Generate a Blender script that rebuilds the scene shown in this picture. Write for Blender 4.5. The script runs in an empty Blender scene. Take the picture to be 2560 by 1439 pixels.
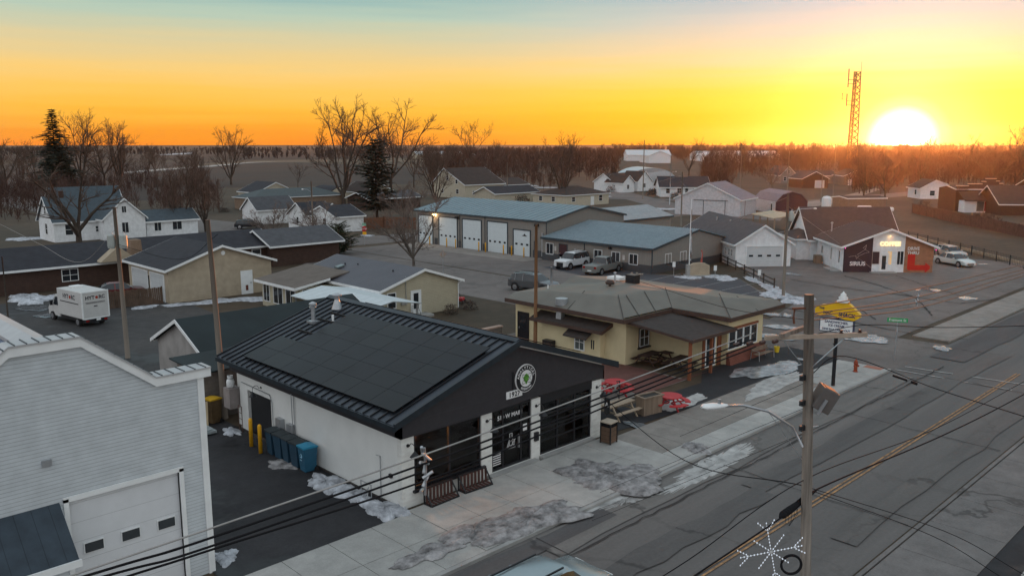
import bpy, math, random
from mathutils import Vector, Matrix
R=math.radians
S=bpy.context.scene; COL=S.collection
# ---------------------------------------------------------------- camera, sky, sun, exposure
F=2100.;H=14.;PXC,PYC=1280.,719.5;TH=math.atan(359.5/F);AZ=R(45.6)
cd=bpy.data.cameras.new('camera'); cam=bpy.data.objects.new('camera',cd); COL.objects.link(cam)
cd.sensor_width=36; cd.lens=F*36/2560; cd.clip_start=.1; cd.clip_end=20000
cam.location=(0,0,H); cam.rotation_euler=(R(90)-TH,0,AZ-R(90)); S.camera=cam
SUN_EL=R(1.6); SUN_AZ=AZ-R(24.6)
sdir=Vector((math.cos(SUN_AZ)*math.cos(SUN_EL),math.sin(SUN_AZ)*math.cos(SUN_EL),math.sin(SUN_EL)))
gdir=Vector((math.cos(SUN_AZ),math.sin(SUN_AZ),0.004)).normalized()
w=bpy.data.worlds.new('World'); S.world=w; w.use_nodes=True
def build_world():
    nt=w.node_tree; nt.nodes.clear(); N=nt.nodes.new; L=nt.links.new
    def math_(op,a,b=None,c=None,clamp=False):
        n=N('ShaderNodeMath'); n.operation=op; n.use_clamp=clamp
        for i,v in enumerate((a,b,c)):
            if v is None: continue
            if isinstance(v,(int,float)): n.inputs[i].default_value=v
            else: L(v,n.inputs[i])
        return n.outputs[0]
    def mix(fac,a,b,mode='MIX'):
        n=N('ShaderNodeMix'); n.data_type='RGBA'; n.blend_type=mode
        for s,v in ((n.inputs[0],fac),(n.inputs[6],a),(n.inputs[7],b)):
            if isinstance(v,(int,float)): s.default_value=v
            elif isinstance(v,tuple): s.default_value=(*v,1)
            else: L(v,s)
        return n.outputs[2]
    def ramp(fac,stops):
        n=N('ShaderNodeValToRGB'); L(fac,n.inputs[0]); e=n.color_ramp.elements
        e[0].position,e[0].color=stops[0][0],(*stops[0][1],1); e[1].position,e[1].color=stops[-1][0],(*stops[-1][1],1)
        for p,c in stops[1:-1]:
            x=e.new(p); x.color=(*c,1)
        n.color_ramp.interpolation='LINEAR'
        return n.outputs[0]
    tc=N('ShaderNodeTexCoord'); vec=tc.outputs['Generated']
    sep=N('ShaderNodeSeparateXYZ'); L(vec,sep.inputs[0])
    nz=N('ShaderNodeTexNoise'); nz.inputs['Scale'].default_value=5; nz.inputs['Detail'].default_value=3
    mp=N('ShaderNodeMapping'); mp.inputs['Scale'].default_value=(1,1,22); L(vec,mp.inputs[0]); L(mp.outputs[0],nz.inputs[0])
    zz=math_('ADD',sep.outputs[2],math_('MULTIPLY',math_('SUBTRACT',nz.outputs[0],.5),.022))
    el=math_('DIVIDE',math_('ARCSINE',zz),math.pi/2,clamp=True)      # 0 horizon .. 1 zenith
    e=math_('POWER',el,.5)                                           # more room near the horizon
    d=N('ShaderNodeVectorMath'); d.operation='DOT_PRODUCT'; L(vec,d.inputs[0]); d.inputs[1].default_value=gdir
    ang=math_('DIVIDE',math_('ARCCOSINE',math_('MINIMUM',d.outputs['Value'],.999999)),math.pi)
    P=lambda deg: math.sqrt(deg/90)
    far=ramp(e,[(0,(1.0,.27,.015)),(P(.8),(1.0,.34,.015)),(P(2.2),(1.0,.5,.05)),(P(3.4),(.98,.56,.1)),(P(4.6),(.92,.6,.19)),(P(6.5),(.68,.59,.34)),(P(8),(.45,.57,.46)),(P(9.3),(.28,.46,.45)),(P(14),(.3,.48,.54)),(P(35),(.56,.64,.7)),(1,(.54,.61,.68))])
    near=ramp(e,[(0,(1.0,.46,.0)),(P(1.4),(1.0,.56,.0)),(P(3),(1.0,.68,.03)),(P(4.2),(1.0,.7,.15)),(P(5.5),(.95,.69,.36)),(P(7.5),(.68,.6,.55)),(P(9.3),(.45,.52,.6)),(P(14),(.4,.5,.6)),(P(35),(.56,.64,.7)),(1,(.54,.61,.68))])
    ms=N('ShaderNodeMapRange'); ms.interpolation_type='SMOOTHSTEP'; L(ang,ms.inputs[0])
    ms.inputs[1].default_value=3/180; ms.inputs[2].default_value=34/180; ms.inputs[3].default_value=1; ms.inputs[4].default_value=0
    sky=mix(ms.outputs[0],far,near)
    back=N('ShaderNodeMapRange'); back.interpolation_type='SMOOTHSTEP'; L(ang,back.inputs[0])
    back.inputs[1].default_value=50/180; back.inputs[2].default_value=115/180
    east=ramp(e,[(0,(.55,.54,.57)),(P(8),(.94,.92,.94)),(P(25),(.88,.93,.97)),(1,(.56,.63,.7))])
    sky=mix(back.outputs[0],sky,east)
    glow=ramp(ang,[(0,(9,8,6)),(1.05/180,(5,4.2,2.6)),(1.7/180,(1.1,.95,.5)),(2.5/180,(.35,.34,.18)),(5/180,(.1,.14,.08)),(9/180,(.03,.04,.03)),(14/180,(.0,.0,.0)),(1,(0,0,0))])
    sky=mix(1.0,sky,glow,'ADD')
    ns=N('ShaderNodeTexSky'); ns.sky_type='NISHITA'; ns.sun_disc=False; ns.sun_elevation=SUN_EL; ns.sun_rotation=R(90)-SUN_AZ
    b1=N('ShaderNodeBackground'); L(ns.outputs[0],b1.inputs[0]); b1.inputs[1].default_value=.012
    b2=N('ShaderNodeBackground'); L(sky,b2.inputs[0]); b2.inputs[1].default_value=.95
    ad=N('ShaderNodeAddShader'); L(b1.outputs[0],ad.inputs[0]); L(b2.outputs[0],ad.inputs[1])
    o=N('ShaderNodeOutputWorld'); L(ad.outputs[0],o.inputs[0])
build_world()
sl=bpy.data.lights.new('sun','SUN'); sl.energy=4; sl.angle=R(.5); sl.color=(1,.27,.05)
so=bpy.data.objects.new('sun',sl); COL.objects.link(so); so.rotation_euler=sdir.to_track_quat('Z','Y').to_euler(); so.location=(0,0,60)
vs=S.view_settings; vs.view_transform='Standard'; vs.look='None'; vs.exposure=.12; vs.gamma=1; vs.use_curve_mapping=False
S.cycles.max_bounces=6; S.cycles.diffuse_bounces=3; S.cycles.glossy_bounces=3; S.cycles.transparent_max_bounces=8; S.cycles.volume_bounces=0
S.cycles.use_denoising=True
# ---------------------------------------------------------------- helpers: surveying (pixel of the 2560-wide photo -> world)
_c,_s=math.cos(TH),math.sin(TH);_ca,_sa=math.cos(AZ),math.sin(AZ)
def ray(x,y):
    u=(x-PXC)/F;v=(y-PYC)/F;dn=_s+v*_c;fw=_c-v*_s
    return (u*_sa+fw*_ca,-u*_ca+fw*_sa,-dn)
def g(x,y,z=0):
    r=ray(x,y);t=(z-H)/r[2];return (r[0]*t,r[1]*t)
def onY(x,y,Y0):
    r=ray(x,y);t=Y0/r[1];return (r[0]*t,Y0,H+r[2]*t)
def onX(x,y,X0):
    r=ray(x,y);t=X0/r[0];return (X0,r[1]*t,H+r[2]*t)
# ---------------------------------------------------------------- helpers: materials
MATS={}
def M(name,col,rough=.75,var=.18,scale=2.,metal=0.,bump=0.,bscale=30.,pat=None,emit=None,spec=.35,detail=4,trans=None,streak=None,col2=None):
    if name in MATS: return MATS[name]
    m=bpy.data.materials.new(name); m.use_nodes=True; MATS[name]=m; nt=m.node_tree; N=nt.nodes.new; L=nt.links.new
    b=nt.nodes['Principled BSDF']; b.inputs['Roughness'].default_value=rough; b.inputs['Metallic'].default_value=metal
    b.inputs['Specular IOR Level'].default_value=spec
    tc=N('ShaderNodeTexCoord'); vec=tc.outputs['Object']
    nz=N('ShaderNodeTexNoise'); nz.inputs['Scale'].default_value=scale; nz.inputs['Detail'].default_value=detail; nz.inputs['Roughness'].default_value=.6
    if streak:
        mp=N('ShaderNodeMapping'); mp.inputs['Scale'].default_value=streak; L(vec,mp.inputs[0]); L(mp.outputs[0],nz.inputs[0])
    else: L(vec,nz.inputs[0])
    rp=N('ShaderNodeMapRange'); rp.inputs[1].default_value=.3; rp.inputs[2].default_value=.7; L(nz.outputs[0],rp.inputs[0])
    mx=N('ShaderNodeMix'); mx.data_type='RGBA'; L(rp.outputs[0],mx.inputs[0])
    mx.inputs[6].default_value=(*[c*(1-var) for c in col],1); mx.inputs[7].default_value=(*([c*(1+var) for c in col] if col2 is None else col2),1)
    out=mx.outputs[2]; hgt=None
    if pat:
        ax,per,wd,dark=pat[:4]
        if ax in 'xyz':
            sp=N('ShaderNodeSeparateXYZ'); L(vec,sp.inputs[0])
            dv=N('ShaderNodeMath'); dv.operation='DIVIDE'; L(sp.outputs['xyz'.index(ax)],dv.inputs[0]); dv.inputs[1].default_value=per
            fr=N('ShaderNodeMath'); fr.operation='FRACT'; L(dv.outputs[0],fr.inputs[0])
            lt=N('ShaderNodeMath'); lt.operation='LESS_THAN'; L(fr.outputs[0],lt.inputs[0]); lt.inputs[1].default_value=wd
            m2=N('ShaderNodeMix'); m2.data_type='RGBA'; m2.blend_type='MULTIPLY'; L(lt.outputs[0],m2.inputs[0]); L(out,m2.inputs[6]); m2.inputs[7].default_value=(dark,dark,dark,1)
            out=m2.outputs[2]; hgt=fr.outputs[0]; hd=per*.25
        else:
            bt=N('ShaderNodeTexBrick'); bt.inputs['Scale'].default_value=1; bt.inputs['Brick Width'].default_value=per; bt.inputs['Row Height'].default_value=wd
            bt.inputs['Mortar Size'].default_value=pat[4] if len(pat)>4 else .012
            L(out,bt.inputs['Color1']); m3=N('ShaderNodeMix'); m3.data_type='RGBA'; m3.blend_type='MULTIPLY'; m3.inputs[0].default_value=1; L(out,m3.inputs[6]); m3.inputs[7].default_value=(.86,.84,.84,1); L(m3.outputs[2],bt.inputs['Color2'])
            bt.inputs['Mortar'].default_value=(*[c*dark for c in col],1)
            cb=N('ShaderNodeCombineXYZ'); sp=N('ShaderNodeSeparateXYZ'); L(vec,sp.inputs[0])
            ad=N('ShaderNodeMath'); ad.operation='ADD'; L(sp.outputs[0],ad.inputs[0]); L(sp.outputs[1],ad.inputs[1])
            if ax=='b': L(ad.outputs[0],cb.inputs[0]); L(sp.outputs[2],cb.inputs[1])       # walls
            elif ax=='f': L(sp.outputs[0],cb.inputs[0]); L(sp.outputs[1],cb.inputs[1])     # floors
            elif ax=='r': L(sp.outputs[1],cb.inputs[0]); L(sp.outputs[0],cb.inputs[1])     # floors, turned
            L(cb.outputs[0],bt.inputs[0]); out=bt.outputs[0]
    if bump or hgt is not None:
        bp=N('ShaderNodeBump'); 
        if hgt is not None: bp.inputs['Strength'].default_value=.5; bp.inputs['Distance'].default_value=hd*.3; L(hgt,bp.inputs['Height'])
        else:
            n2=N('ShaderNodeTexNoise'); n2.inputs['Scale'].default_value=bscale; n2.inputs['Detail'].default_value=3; L(vec,n2.inputs[0])
            bp.inputs['Strength'].default_value=bump; bp.inputs['Distance'].default_value=.03; L(n2.outputs[0],bp.inputs['Height'])
        L(bp.outputs[0],b.inputs['Normal'])
    L(out,b.inputs['Base Color'])
    if emit:
        b.inputs['Emission Color'].default_value=(*emit[0],1); b.inputs['Emission Strength'].default_value=emit[1]
    if trans: b.inputs['Transmission Weight'].default_value=trans
    return m
def ground_mat(name,col,col2,rough=.85,s1=.08,s2=1.2,cracks=0.,stretch=(1,1,1),grain=.18,wet=0.):
    "paving or soil: two scales of blotches, grain, optional crack network, optional damp areas"
    m=bpy.data.materials.new(name); m.use_nodes=True; MATS[name]=m; nt=m.node_tree; N=nt.nodes.new; L=nt.links.new
    b=nt.nodes['Principled BSDF']; b.inputs['Specular IOR Level'].default_value=.3
    tc=N('ShaderNodeTexCoord'); mp=N('ShaderNodeMapping'); mp.inputs['Scale'].default_value=stretch; L(tc.outputs['Object'],mp.inputs[0]); vec=mp.outputs[0]
    def noise(sc,dt=4,v=vec,ro=.6):
        n=N('ShaderNodeTexNoise'); n.inputs['Scale'].default_value=sc; n.inputs['Detail'].default_value=dt; n.inputs['Roughness'].default_value=ro; L(v,n.inputs[0]); return n
    def mr(v,a,bb,c=0,d=1):
        n=N('ShaderNodeMapRange'); L(v,n.inputs[0]); n.inputs[1].default_value=a; n.inputs[2].default_value=bb; n.inputs[3].default_value=c; n.inputs[4].default_value=d; return n.outputs[0]
    def mixc(f,a,c,mode='MIX'):
        n=N('ShaderNodeMix'); n.data_type='RGBA'; n.blend_type=mode
        for s,v in ((n.inputs[0],f),(n.inputs[6],a),(n.inputs[7],c)):
            if isinstance(v,(int,float)): s.default_value=v
            elif isinstance(v,tuple): s.default_value=(*v,1)
            else: L(v,s)
        return n.outputs[2]
    out=mixc(mr(noise(s1,5).outputs[0],.38,.62),col,col2)
    k=mr(noise(s2,6,ro=.7).outputs[0],.3,.7,1-grain,1+grain)
    cb=N('ShaderNodeCombineColor'); [L(k,cb.inputs[i]) for i in range(3)]
    out=mixc(1.0,out,cb.outputs[0],'MULTIPLY')
    k=mr(noise(s2*14,2,tc.outputs['Object']).outputs[0],.3,.7,1-grain*.5,1+grain*.5)
    cb=N('ShaderNodeCombineColor'); [L(k,cb.inputs[i]) for i in range(3)]
    out=mixc(1.0,out,cb.outputs[0],'MULTIPLY')
    if cracks:
        ad=N('ShaderNodeVectorMath'); ad.operation='MULTIPLY_ADD'; L(noise(.35,4,tc.outputs['Object']).outputs['Color'],ad.inputs[0]); ad.inputs[1].default_value=(5,5,0); L(tc.outputs['Object'],ad.inputs[2])
        vo=N('ShaderNodeTexVoronoi'); vo.feature='DISTANCE_TO_EDGE'; vo.inputs['Scale'].default_value=.11; L(ad.outputs[0],vo.inputs['Vector'])
        f=mr(vo.outputs['Distance'],.004,.014,cracks,0)
        f2=N('ShaderNodeMath'); f2.operation='MULTIPLY'; L(f,f2.inputs[0]); L(mr(noise(.09,2,tc.outputs['Object']).outputs[0],.42,.55),f2.inputs[1])
        out=mixc(f2.outputs[0],out,tuple(c*.35 for c in col))
    if wet:
        wf=mr(noise(.13,5,tc.outputs['Object'],.65).outputs[0],.54,.6,0,wet)
        out=mixc(wf,out,tuple(c*.5 for c in col)); 
        rr=N('ShaderNodeMapRange'); L(wf,rr.inputs[0]); rr.inputs[3].default_value=rough; rr.inputs[4].default_value=.35; L(rr.outputs[0],b.inputs['Roughness'])
    else: b.inputs['Roughness'].default_value=rough
    bp=N('ShaderNodeBump'); bp.inputs['Strength'].default_value=.25; bp.inputs['Distance'].default_value=.02; L(noise(9,4,tc.outputs['Object']).outputs[0],bp.inputs['Height']); L(bp.outputs[0],b.inputs['Normal'])
    L(out,b.inputs['Base Color']); return m
def glass_mat(name,tint=(.02,.025,.03),rough=.06):
    m=M(name,tint,rough=rough,var=.3,scale=.8,spec=.6); return m
def clear_glass(name):
    m=bpy.data.materials.new(name); m.use_nodes=True; nt=m.node_tree; nt.nodes.clear(); N=nt.nodes.new; L=nt.links.new
    t=N('ShaderNodeBsdfTransparent'); t.inputs[0].default_value=(.72,.74,.74,1); gl=N('ShaderNodeBsdfGlossy'); gl.inputs['Roughness'].default_value=.02
    fr=N('ShaderNodeFresnel'); fr.inputs[0].default_value=1.5; mi=N('ShaderNodeMixShader'); L(fr.outputs[0],mi.inputs[0]); L(t.outputs[0],mi.inputs[1]); L(gl.outputs[0],mi.inputs[2])
    o=N('ShaderNodeOutputMaterial'); L(mi.outputs[0],o.inputs[0]); return m
# ---------------------------------------------------------------- helpers: meshes
class MB:
    def __init__(s): s.v=[];s.f=[]
    def face(s,pts):
        n=len(s.v); s.v+= [tuple(p) for p in pts]; s.f.append(tuple(range(n,n+len(pts)))); return s
    def box(s,x0,y0,z0,x1,y1,z1,m=None):
        n=len(s.v); p=[(x0,y0,z0),(x1,y0,z0),(x1,y1,z0),(x0,y1,z0),(x0,y0,z1),(x1,y0,z1),(x1,y1,z1),(x0,y1,z1)]
        if m: p=[tuple(m@Vector(q)) for q in p]
        s.v+=p; s.f+=[tuple(n+i for i in q) for q in ((3,2,1,0),(4,5,6,7),(0,1,5,4),(1,2,6,5),(2,3,7,6),(3,0,4,7))]; return s
    def bar(s,a,b,w_,h_=None):
        "square bar from a to b"
        a,b=Vector(a),Vector(b); h_=h_ or w_; d=b-a; L_=d.length; q=d.to_track_quat('Z','Y').to_matrix().to_4x4()
        return s.box(-w_/2,-h_/2,0,w_/2,h_/2,L_,Matrix.Translation(a)@q)
    def prism(s,poly,a,b,ax='z'):
        "poly extruded along an axis from a to b"
        n=len(poly); k=len(s.v)
        f={'z':lambda p,t:(p[0],p[1],t),'y':lambda p,t:(p[0],t,p[1]),'x':lambda p,t:(t,p[0],p[1])}[ax]
        s.v+=[f(p,a) for p in poly]+[f(p,b) for p in poly]
        s.f.append(tuple(range(k,k+n))[::-1]); s.f.append(tuple(range(k+n,k+2*n)))
        for i in range(n): s.f.append((k+i,k+(i+1)%n,k+n+(i+1)%n,k+n+i))
        return s
    def cyl(s,c,r,z0,z1,n=12,r2=None,cap=True):
        r2=r if r2 is None else r2; k=len(s.v)
        s.v+=[(c[0]+r*math.cos(2*math.pi*i/n),c[1]+r*math.sin(2*math.pi*i/n),z0) for i in range(n)]+[(c[0]+r2*math.cos(2*math.pi*i/n),c[1]+r2*math.sin(2*math.pi*i/n),z1) for i in range(n)]
        for i in range(n): s.f.append((k+i,k+(i+1)%n,k+n+(i+1)%n,k+n+i))
        if cap: s.f.append(tuple(range(k,k+n))[::-1]); s.f.append(tuple(range(k+n,k+2*n)))
        return s
    def lathe(s,prof,c=(0,0,0),n=14,axis=None):
        k=len(s.v); 
        for r,z in prof:
            for i in range(n):
                p=Vector((r*math.cos(2*math.pi*i/n),r*math.sin(2*math.pi*i/n),z))
                if axis is not None: p=axis@p
                s.v.append(tuple(p+Vector(c)))
        for j in range(len(prof)-1):
            for i in range(n): s.f.append((k+j*n+i,k+j*n+(i+1)%n,k+(j+1)*n+(i+1)%n,k+(j+1)*n+i))
        s.f.append(tuple(range(k,k+n))[::-1]); s.f.append(tuple(range(k+(len(prof)-1)*n,k+len(prof)*n))); return s
    def tube(s,pts,r,n=6,r2=None):
        pts=[Vector(p) for p in pts]; m=len(pts); k=len(s.v); r2=r if r2 is None else r2
        up=Vector((0,0,1))
        for i,p in enumerate(pts):
            d=(pts[min(i+1,m-1)]-pts[max(i-1,0)]).normalized(); a=d.cross(up)
            if a.length<.05: a=d.cross(Vector((1,0,0)))
            a.normalize(); b=d.cross(a); rr=r+(r2-r)*i/max(1,m-1)
            for j in range(n):
                t=2*math.pi*j/n; s.v.append(tuple(p+a*rr*math.cos(t)+b*rr*math.sin(t)))
        for i in range(m-1):
            for j in range(n): s.f.append((k+i*n+j,k+i*n+(j+1)%n,k+(i+1)*n+(j+1)%n,k+(i+1)*n+j))
        s.f.append(tuple(range(k,k+n))); s.f.append(tuple(range(k+(m-1)*n,k+m*n))[::-1]); return s
    def build(s,name,mat,parent=None,smooth=False,label=None,loc=None,bevel=0):
        me=bpy.data.meshes.new(name); me.from_pydata(s.v,[],s.f); me.validate(); me.update()
        if mat: me.materials.append(mat)
        if smooth:
            for p in me.polygons: p.use_smooth=True
        o=bpy.data.objects.new(name,me); COL.objects.link(o)
        if parent: o.parent=parent
        if loc: o.location=loc
        if label: o['label']=label
        if bevel:
            bm=o.modifiers.new('b','BEVEL'); bm.width=bevel; bm.segments=2; bm.limit_method='ANGLE'
        return o
def tag(o,label,cat,group=None,kind=None):
    if kind: o['kind']=kind
    if label: o['label']=label
    if cat and kind!='structure': o['category']=cat
    if group: o['group']=group
    return o
def thing(name,label,cat,loc=(0,0,0),rot=0,group=None):
    o=bpy.data.objects.new(name,None); COL.objects.link(o); o.location=loc if len(loc)==3 else (*loc,0); o.rotation_euler=(0,0,R(rot)); o.empty_display_size=.3
    return tag(o,label,cat,group)
def dup(root,loc,rot=0,label=None,scale=1,group=None):
    r=root.copy(); COL.objects.link(r); r.location=loc if len(loc)==3 else (*loc,0); r.rotation_euler=(0,0,R(rot)); r.scale=(scale,)*3
    if label: r['label']=label
    if group: r['group']=group
    for c in list(root.children):
        q=c.copy(); COL.objects.link(q); q.parent=r
        for d in list(c.children):
            e=d.copy(); COL.objects.link(e); e.parent=q
    return r
def text(name,s,size,mat,parent,loc,rot,bold=0.,ext=.01,align='CENTER',space=1.,sx=1.):
    cu=bpy.data.curves.new(name,'FONT'); cu.body=s; cu.size=size; cu.extrude=ext; cu.offset=bold; cu.align_x=align; cu.align_y='CENTER'; cu.space_character=space
    cu.materials.append(mat); o=bpy.data.objects.new(name,cu); COL.objects.link(o); me=bpy.data.meshes.new_from_object(o); bpy.data.objects.remove(o); me.name=name
    if not me.materials: me.materials.append(mat)
    o=bpy.data.objects.new(name,me); COL.objects.link(o); o.parent=parent; o.location=loc; o.rotation_euler=rot; o.scale=(sx,1,1); return o
FS=(R(90),0,0); FW=(R(90),0,R(-90))        # lettering on a face looking to -y / to -x
_z=[0.0]
def sheet(name,pts,mat,world=True,z=None,kind='structure',label=None,cat=None,group=None):
    if z is None: _z[0]+=.0015; z=_z[0]
    P=[p if world else g(*p) for p in pts]
    o=MB().face([(x,y,z) for x,y in P]).build(name,mat); tag(o,label,cat,group,kind); return o
def blob(cx,cy,rx,ry,rot=0,h=.05,n=40,seed=0,rough=.35):
    "irregular low mound"
    rnd=random.Random(seed); ph=[(rnd.uniform(0,6.28),rnd.uniform(.3,1)) for _ in range(9)]; m=MB(); ca,sa=math.cos(R(rot)),math.sin(R(rot))
    rings=[(1,.0),(.93,.6),(.7,.9),(.35,1),(0.02,1)]
    for fr,hz in rings:
        for i in range(n):
            t=2*math.pi*i/n; k=(1+rnd.uniform(-.07,.07))*(1+rough*.6*sum(a*math.sin((j+2)*t+p)/(j+2)**.8 for j,(p,a) in enumerate(ph)))
            x=rx*fr*k*math.cos(t); y=ry*fr*k*math.sin(t); m.v.append((cx+x*ca-y*sa,cy+x*sa+y*ca,.03+h*hz*(1+.35*rnd.uniform(-1,1))))
    for j in range(len(rings)-1):
        for i in range(n): m.f.append((j*n+i,j*n+(i+1)%n,(j+1)*n+(i+1)%n,(j+1)*n+i))
    m.f.append(tuple(range(4*n,5*n))); return m
# ---------------------------------------------------------------- shared materials
m_white=M('white_trim',(.7,.72,.72),rough=.5,var=.06)
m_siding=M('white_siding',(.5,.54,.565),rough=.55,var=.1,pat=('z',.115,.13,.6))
m_black=M('black_metal',(.012,.013,.016),rough=.4,var=.2)
m_char=M('charcoal_siding',(.03,.029,.034),rough=.6,var=.12,scale=5,pat=('z',.5,.0,1.))
m_glass=glass_mat('dark_glass')
m_glass2=glass_mat('curtained_glass',(.10,.12,.12),.12)
m_concrete=M('concrete',(.3,.3,.29),rough=.85,var=.15,scale=1.2,bump=.2)
m_wood=M('weathered_wood',(.2,.15,.11),rough=.8,var=.3,scale=3,streak=(1,1,.08),bump=.2)
m_polewood=M('pole_wood',(.2,.175,.15),rough=.85,var=.45,scale=9,streak=(1,1,.05),bump=.4,bscale=20)
m_polebrown=M('brown_pole_wood',(.19,.095,.045),rough=.85,var=.35,scale=6,streak=(1,1,.05))
m_snow=M('snow',(.36,.38,.41),rough=.7,var=.5,scale=2.5,bump=.6,bscale=9,detail=7,col2=(.62,.65,.7))
m_dirtysnow=M('dirty_snow',(.2,.195,.195),rough=.85,var=.6,scale=2.8,bump=.9,bscale=9,detail=10,col2=(.4,.39,.39))
m_yellow=M('safety_yellow',(.75,.38,.015),rough=.5,var=.12)
m_rubber=M('tyre_rubber',(.015,.015,.016),rough=.8,var=.2)
m_rim=M('alloy',(.35,.36,.38),rough=.35,metal=.8)
m_steel=M('galvanised_steel',(.4,.42,.44),rough=.4,metal=.7,var=.15)
m_wire=M('cable_black',(.015,.015,.017),rough=.95,spec=.05)
m_alum=M('bare_aluminium_cable',(.3,.29,.28),rough=.5,metal=.4)
m_bark=M('bark',(.05,.038,.03),rough=.9,var=.35,scale=3,bump=.4)
m_twig=M('twigs',(.085,.058,.045),rough=.9,var=.3,scale=1)
m_barkgrey=M('grey_bark',(.1,.085,.072),rough=.9,var=.35,scale=3,bump=.4)
m_shr=M('dry_shrub',(.07,.05,.04),rough=.9,var=.4)
m_needle=M('dark_needles',(.018,.028,.018),rough=.85,var=.45,scale=1.5)
# ---------------------------------------------------------------- ground
g_grass=ground_mat('dormant_grass',(.046,.036,.023),(.075,.053,.034),s1=.05,s2=.8,grain=.28)
g_field=ground_mat('bare_field',(.033,.024,.02),(.045,.032,.026),s1=.01,s2=.05,stretch=(.4,2,1),grain=.15)
g_stub=ground_mat('stubble_field',(.11,.085,.058),(.14,.105,.07),s1=.01,s2=.06,grain=.12)
g_asph=ground_mat('old_asphalt',(.115,.103,.097),(.16,.143,.133),s1=.07,s2=.7,cracks=.3,grain=.18)
g_road=ground_mat('road_asphalt',(.108,.103,.1),(.14,.131,.125),s1=.1,s2=.5,stretch=(.12,1.6,1),cracks=.2,grain=.12)
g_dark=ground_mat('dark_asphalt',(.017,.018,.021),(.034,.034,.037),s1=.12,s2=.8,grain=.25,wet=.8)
g_lot=ground_mat('sealed_asphalt',(.055,.057,.066),(.07,.07,.078),s1=.09,s2=.8,grain=.14)
g_gravel=ground_mat('gravel_lot',(.035,.036,.038),(.06,.057,.055),s1=.09,s2=1.2,grain=.3,wet=.6)
g_walk=ground_mat('pavement_concrete',(.31,.31,.295),(.4,.39,.37),s1=.15,s2=1.2,grain=.13)
g_walk2=ground_mat('old_pavement_concrete',(.2,.185,.168),(.25,.23,.21),s1=.15,s2=1.2,grain=.16)
g_brick=ground_mat('patio_paving',(.11,.05,.043),(.14,.065,.055),s1=.3,s2=2,grain=.2)
o=MB().face([(-7000,-7000,0),(9000,-7000,0),(9000,9000,0),(-7000,9000,0)]).build('ground',g_grass); tag(o,None,None,kind='structure')
def px(*a): return [g(*p) for p in a]
sheet('bare_field',px((-400,520),(420,500),(560,470),(1010,470),(1090,420),(640,402),(-400,415)),g_field)
sheet('far_field',px((-500,403),(640,400),(1100,397),(1250,373),(-500,370)),g_field)
sheet('stubble_field',px((380,424),(520,408),(660,401),(1240,392),(1240,398),(1010,404),(640,406),(540,414)),g_stub)
sheet('country_road',px((310,429),(520,414),(620,406),(700,403.5),(620,407.5),(525,417),(310,433)),g_walk)
sheet('field_snow',px((390,386),(470,382),(480,380.5),(480,385),(400,388)),m_snow)
sheet('backyard_lawn',px((560,470),(1010,460),(1230,470),(1050,560),(640,545)),g_grass)
RX0,RX1=-60,520
sheet('main_road',[(RX0,10.5),(RX1,10.5),(RX1,19.8),(RX0,19.8)],g_road)
sheet('side_street',[(52.8,19.7),(62.5,19.7),(61,40),(62,60),(63,140),(64,420),(54,420),(51.5,140),(51.2,60),(51.5,40)],g_asph)
sheet('cross_street',[(-30,99),(64,99),(120,96),(260,88),(420,70),(420,79),(260,97),(120,105),(64,108),(-30,108)],g_asph)
sheet('far_street',[(150,190),(158,190),(200,80),(196,78),(192,84)],g_asph)
sheet('village_lane',px((1440,500),(1480,480),(1560,478),(1740,520),(1960,540),(1950,552),(1700,535),(1560,497)),g_asph)
sheet('lane_right',px((1960,512),(2080,496),(2190,470),(2200,474),(2110,505),(1980,525)),g_walk2)
sheet('driveway_behind',px((480,545),(640,560),(600,575),(420,600),(380,560)),g_asph)
sheet('station_lot',[(62.3,38.6),(71.4,38.6),(78.6,46),(75.5,52.5),(74.3,54),(74.3,70.6),(71.5,71),(70,96.3),(62.6,96.3)],g_asph)
sheet('station_parking',[(64.5,39),(71.2,38.8),(78,45.5),(75,51.8),(74.2,54),(74.2,66),(69.5,66),(67,52)],g_lot)
sheet('station_apron',[(71.3,70.9),(75,70.7),(75,96.3),(70.2,96.3)],g_walk2)
for i in range(7):
    a=g(1508+62*i,706+i*7.5); b=g(1640+62*i,676+i*8)
    sheet('parking_line',[(a[0],a[1]),(b[0],b[1]),(b[0]+.03,b[1]-.09),(a[0]+.03,a[1]-.09)],M('faded_line',(.26,.25,.24),rough=.8,var=.5,scale=3))
    _z[0]-=.0015
_z[0]+=.0015
sheet('coffee_lot',[(62,23.2),(61.5,33),(71,35.3),(79.5,44.8),(87,50.8),(97,60),(112,73),(128,68),(118,56),(113,42),(112.5,28.5),(119,23.2)],g_asph)
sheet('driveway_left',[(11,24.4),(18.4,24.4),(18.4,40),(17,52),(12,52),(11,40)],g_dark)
sheet('gravel_lot',[(5,50),(17,51),(22,52.5),(30,60),(31,74),(28,84),(10,84),(-8,70)],g_gravel)
sheet('diner_lot',[(30.4,24.9),(33,24.6),(45,23.9),(53,23.0),(54,27.5),(56.5,34),(53,34),(53,28),(44,28),(41.8,26.6),(36.5,26.8),(30.4,27.6)],g_dark)
sheet('side_yard',[(30.4,27.6),(41.8,27.6),(41.8,43),(30.4,43)],g_walk2)
sheet('patio',px((1505,905),(1563,912),(1700,948),(1762,931),(1815,913),(1600,990),(1500,945)),g_brick)
sheet('diner_side_lot',[(52.5,28),(55,27),(60,38),(54,43.5),(41.5,44),(40.5,43),(52.5,43)],g_asph)
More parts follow.
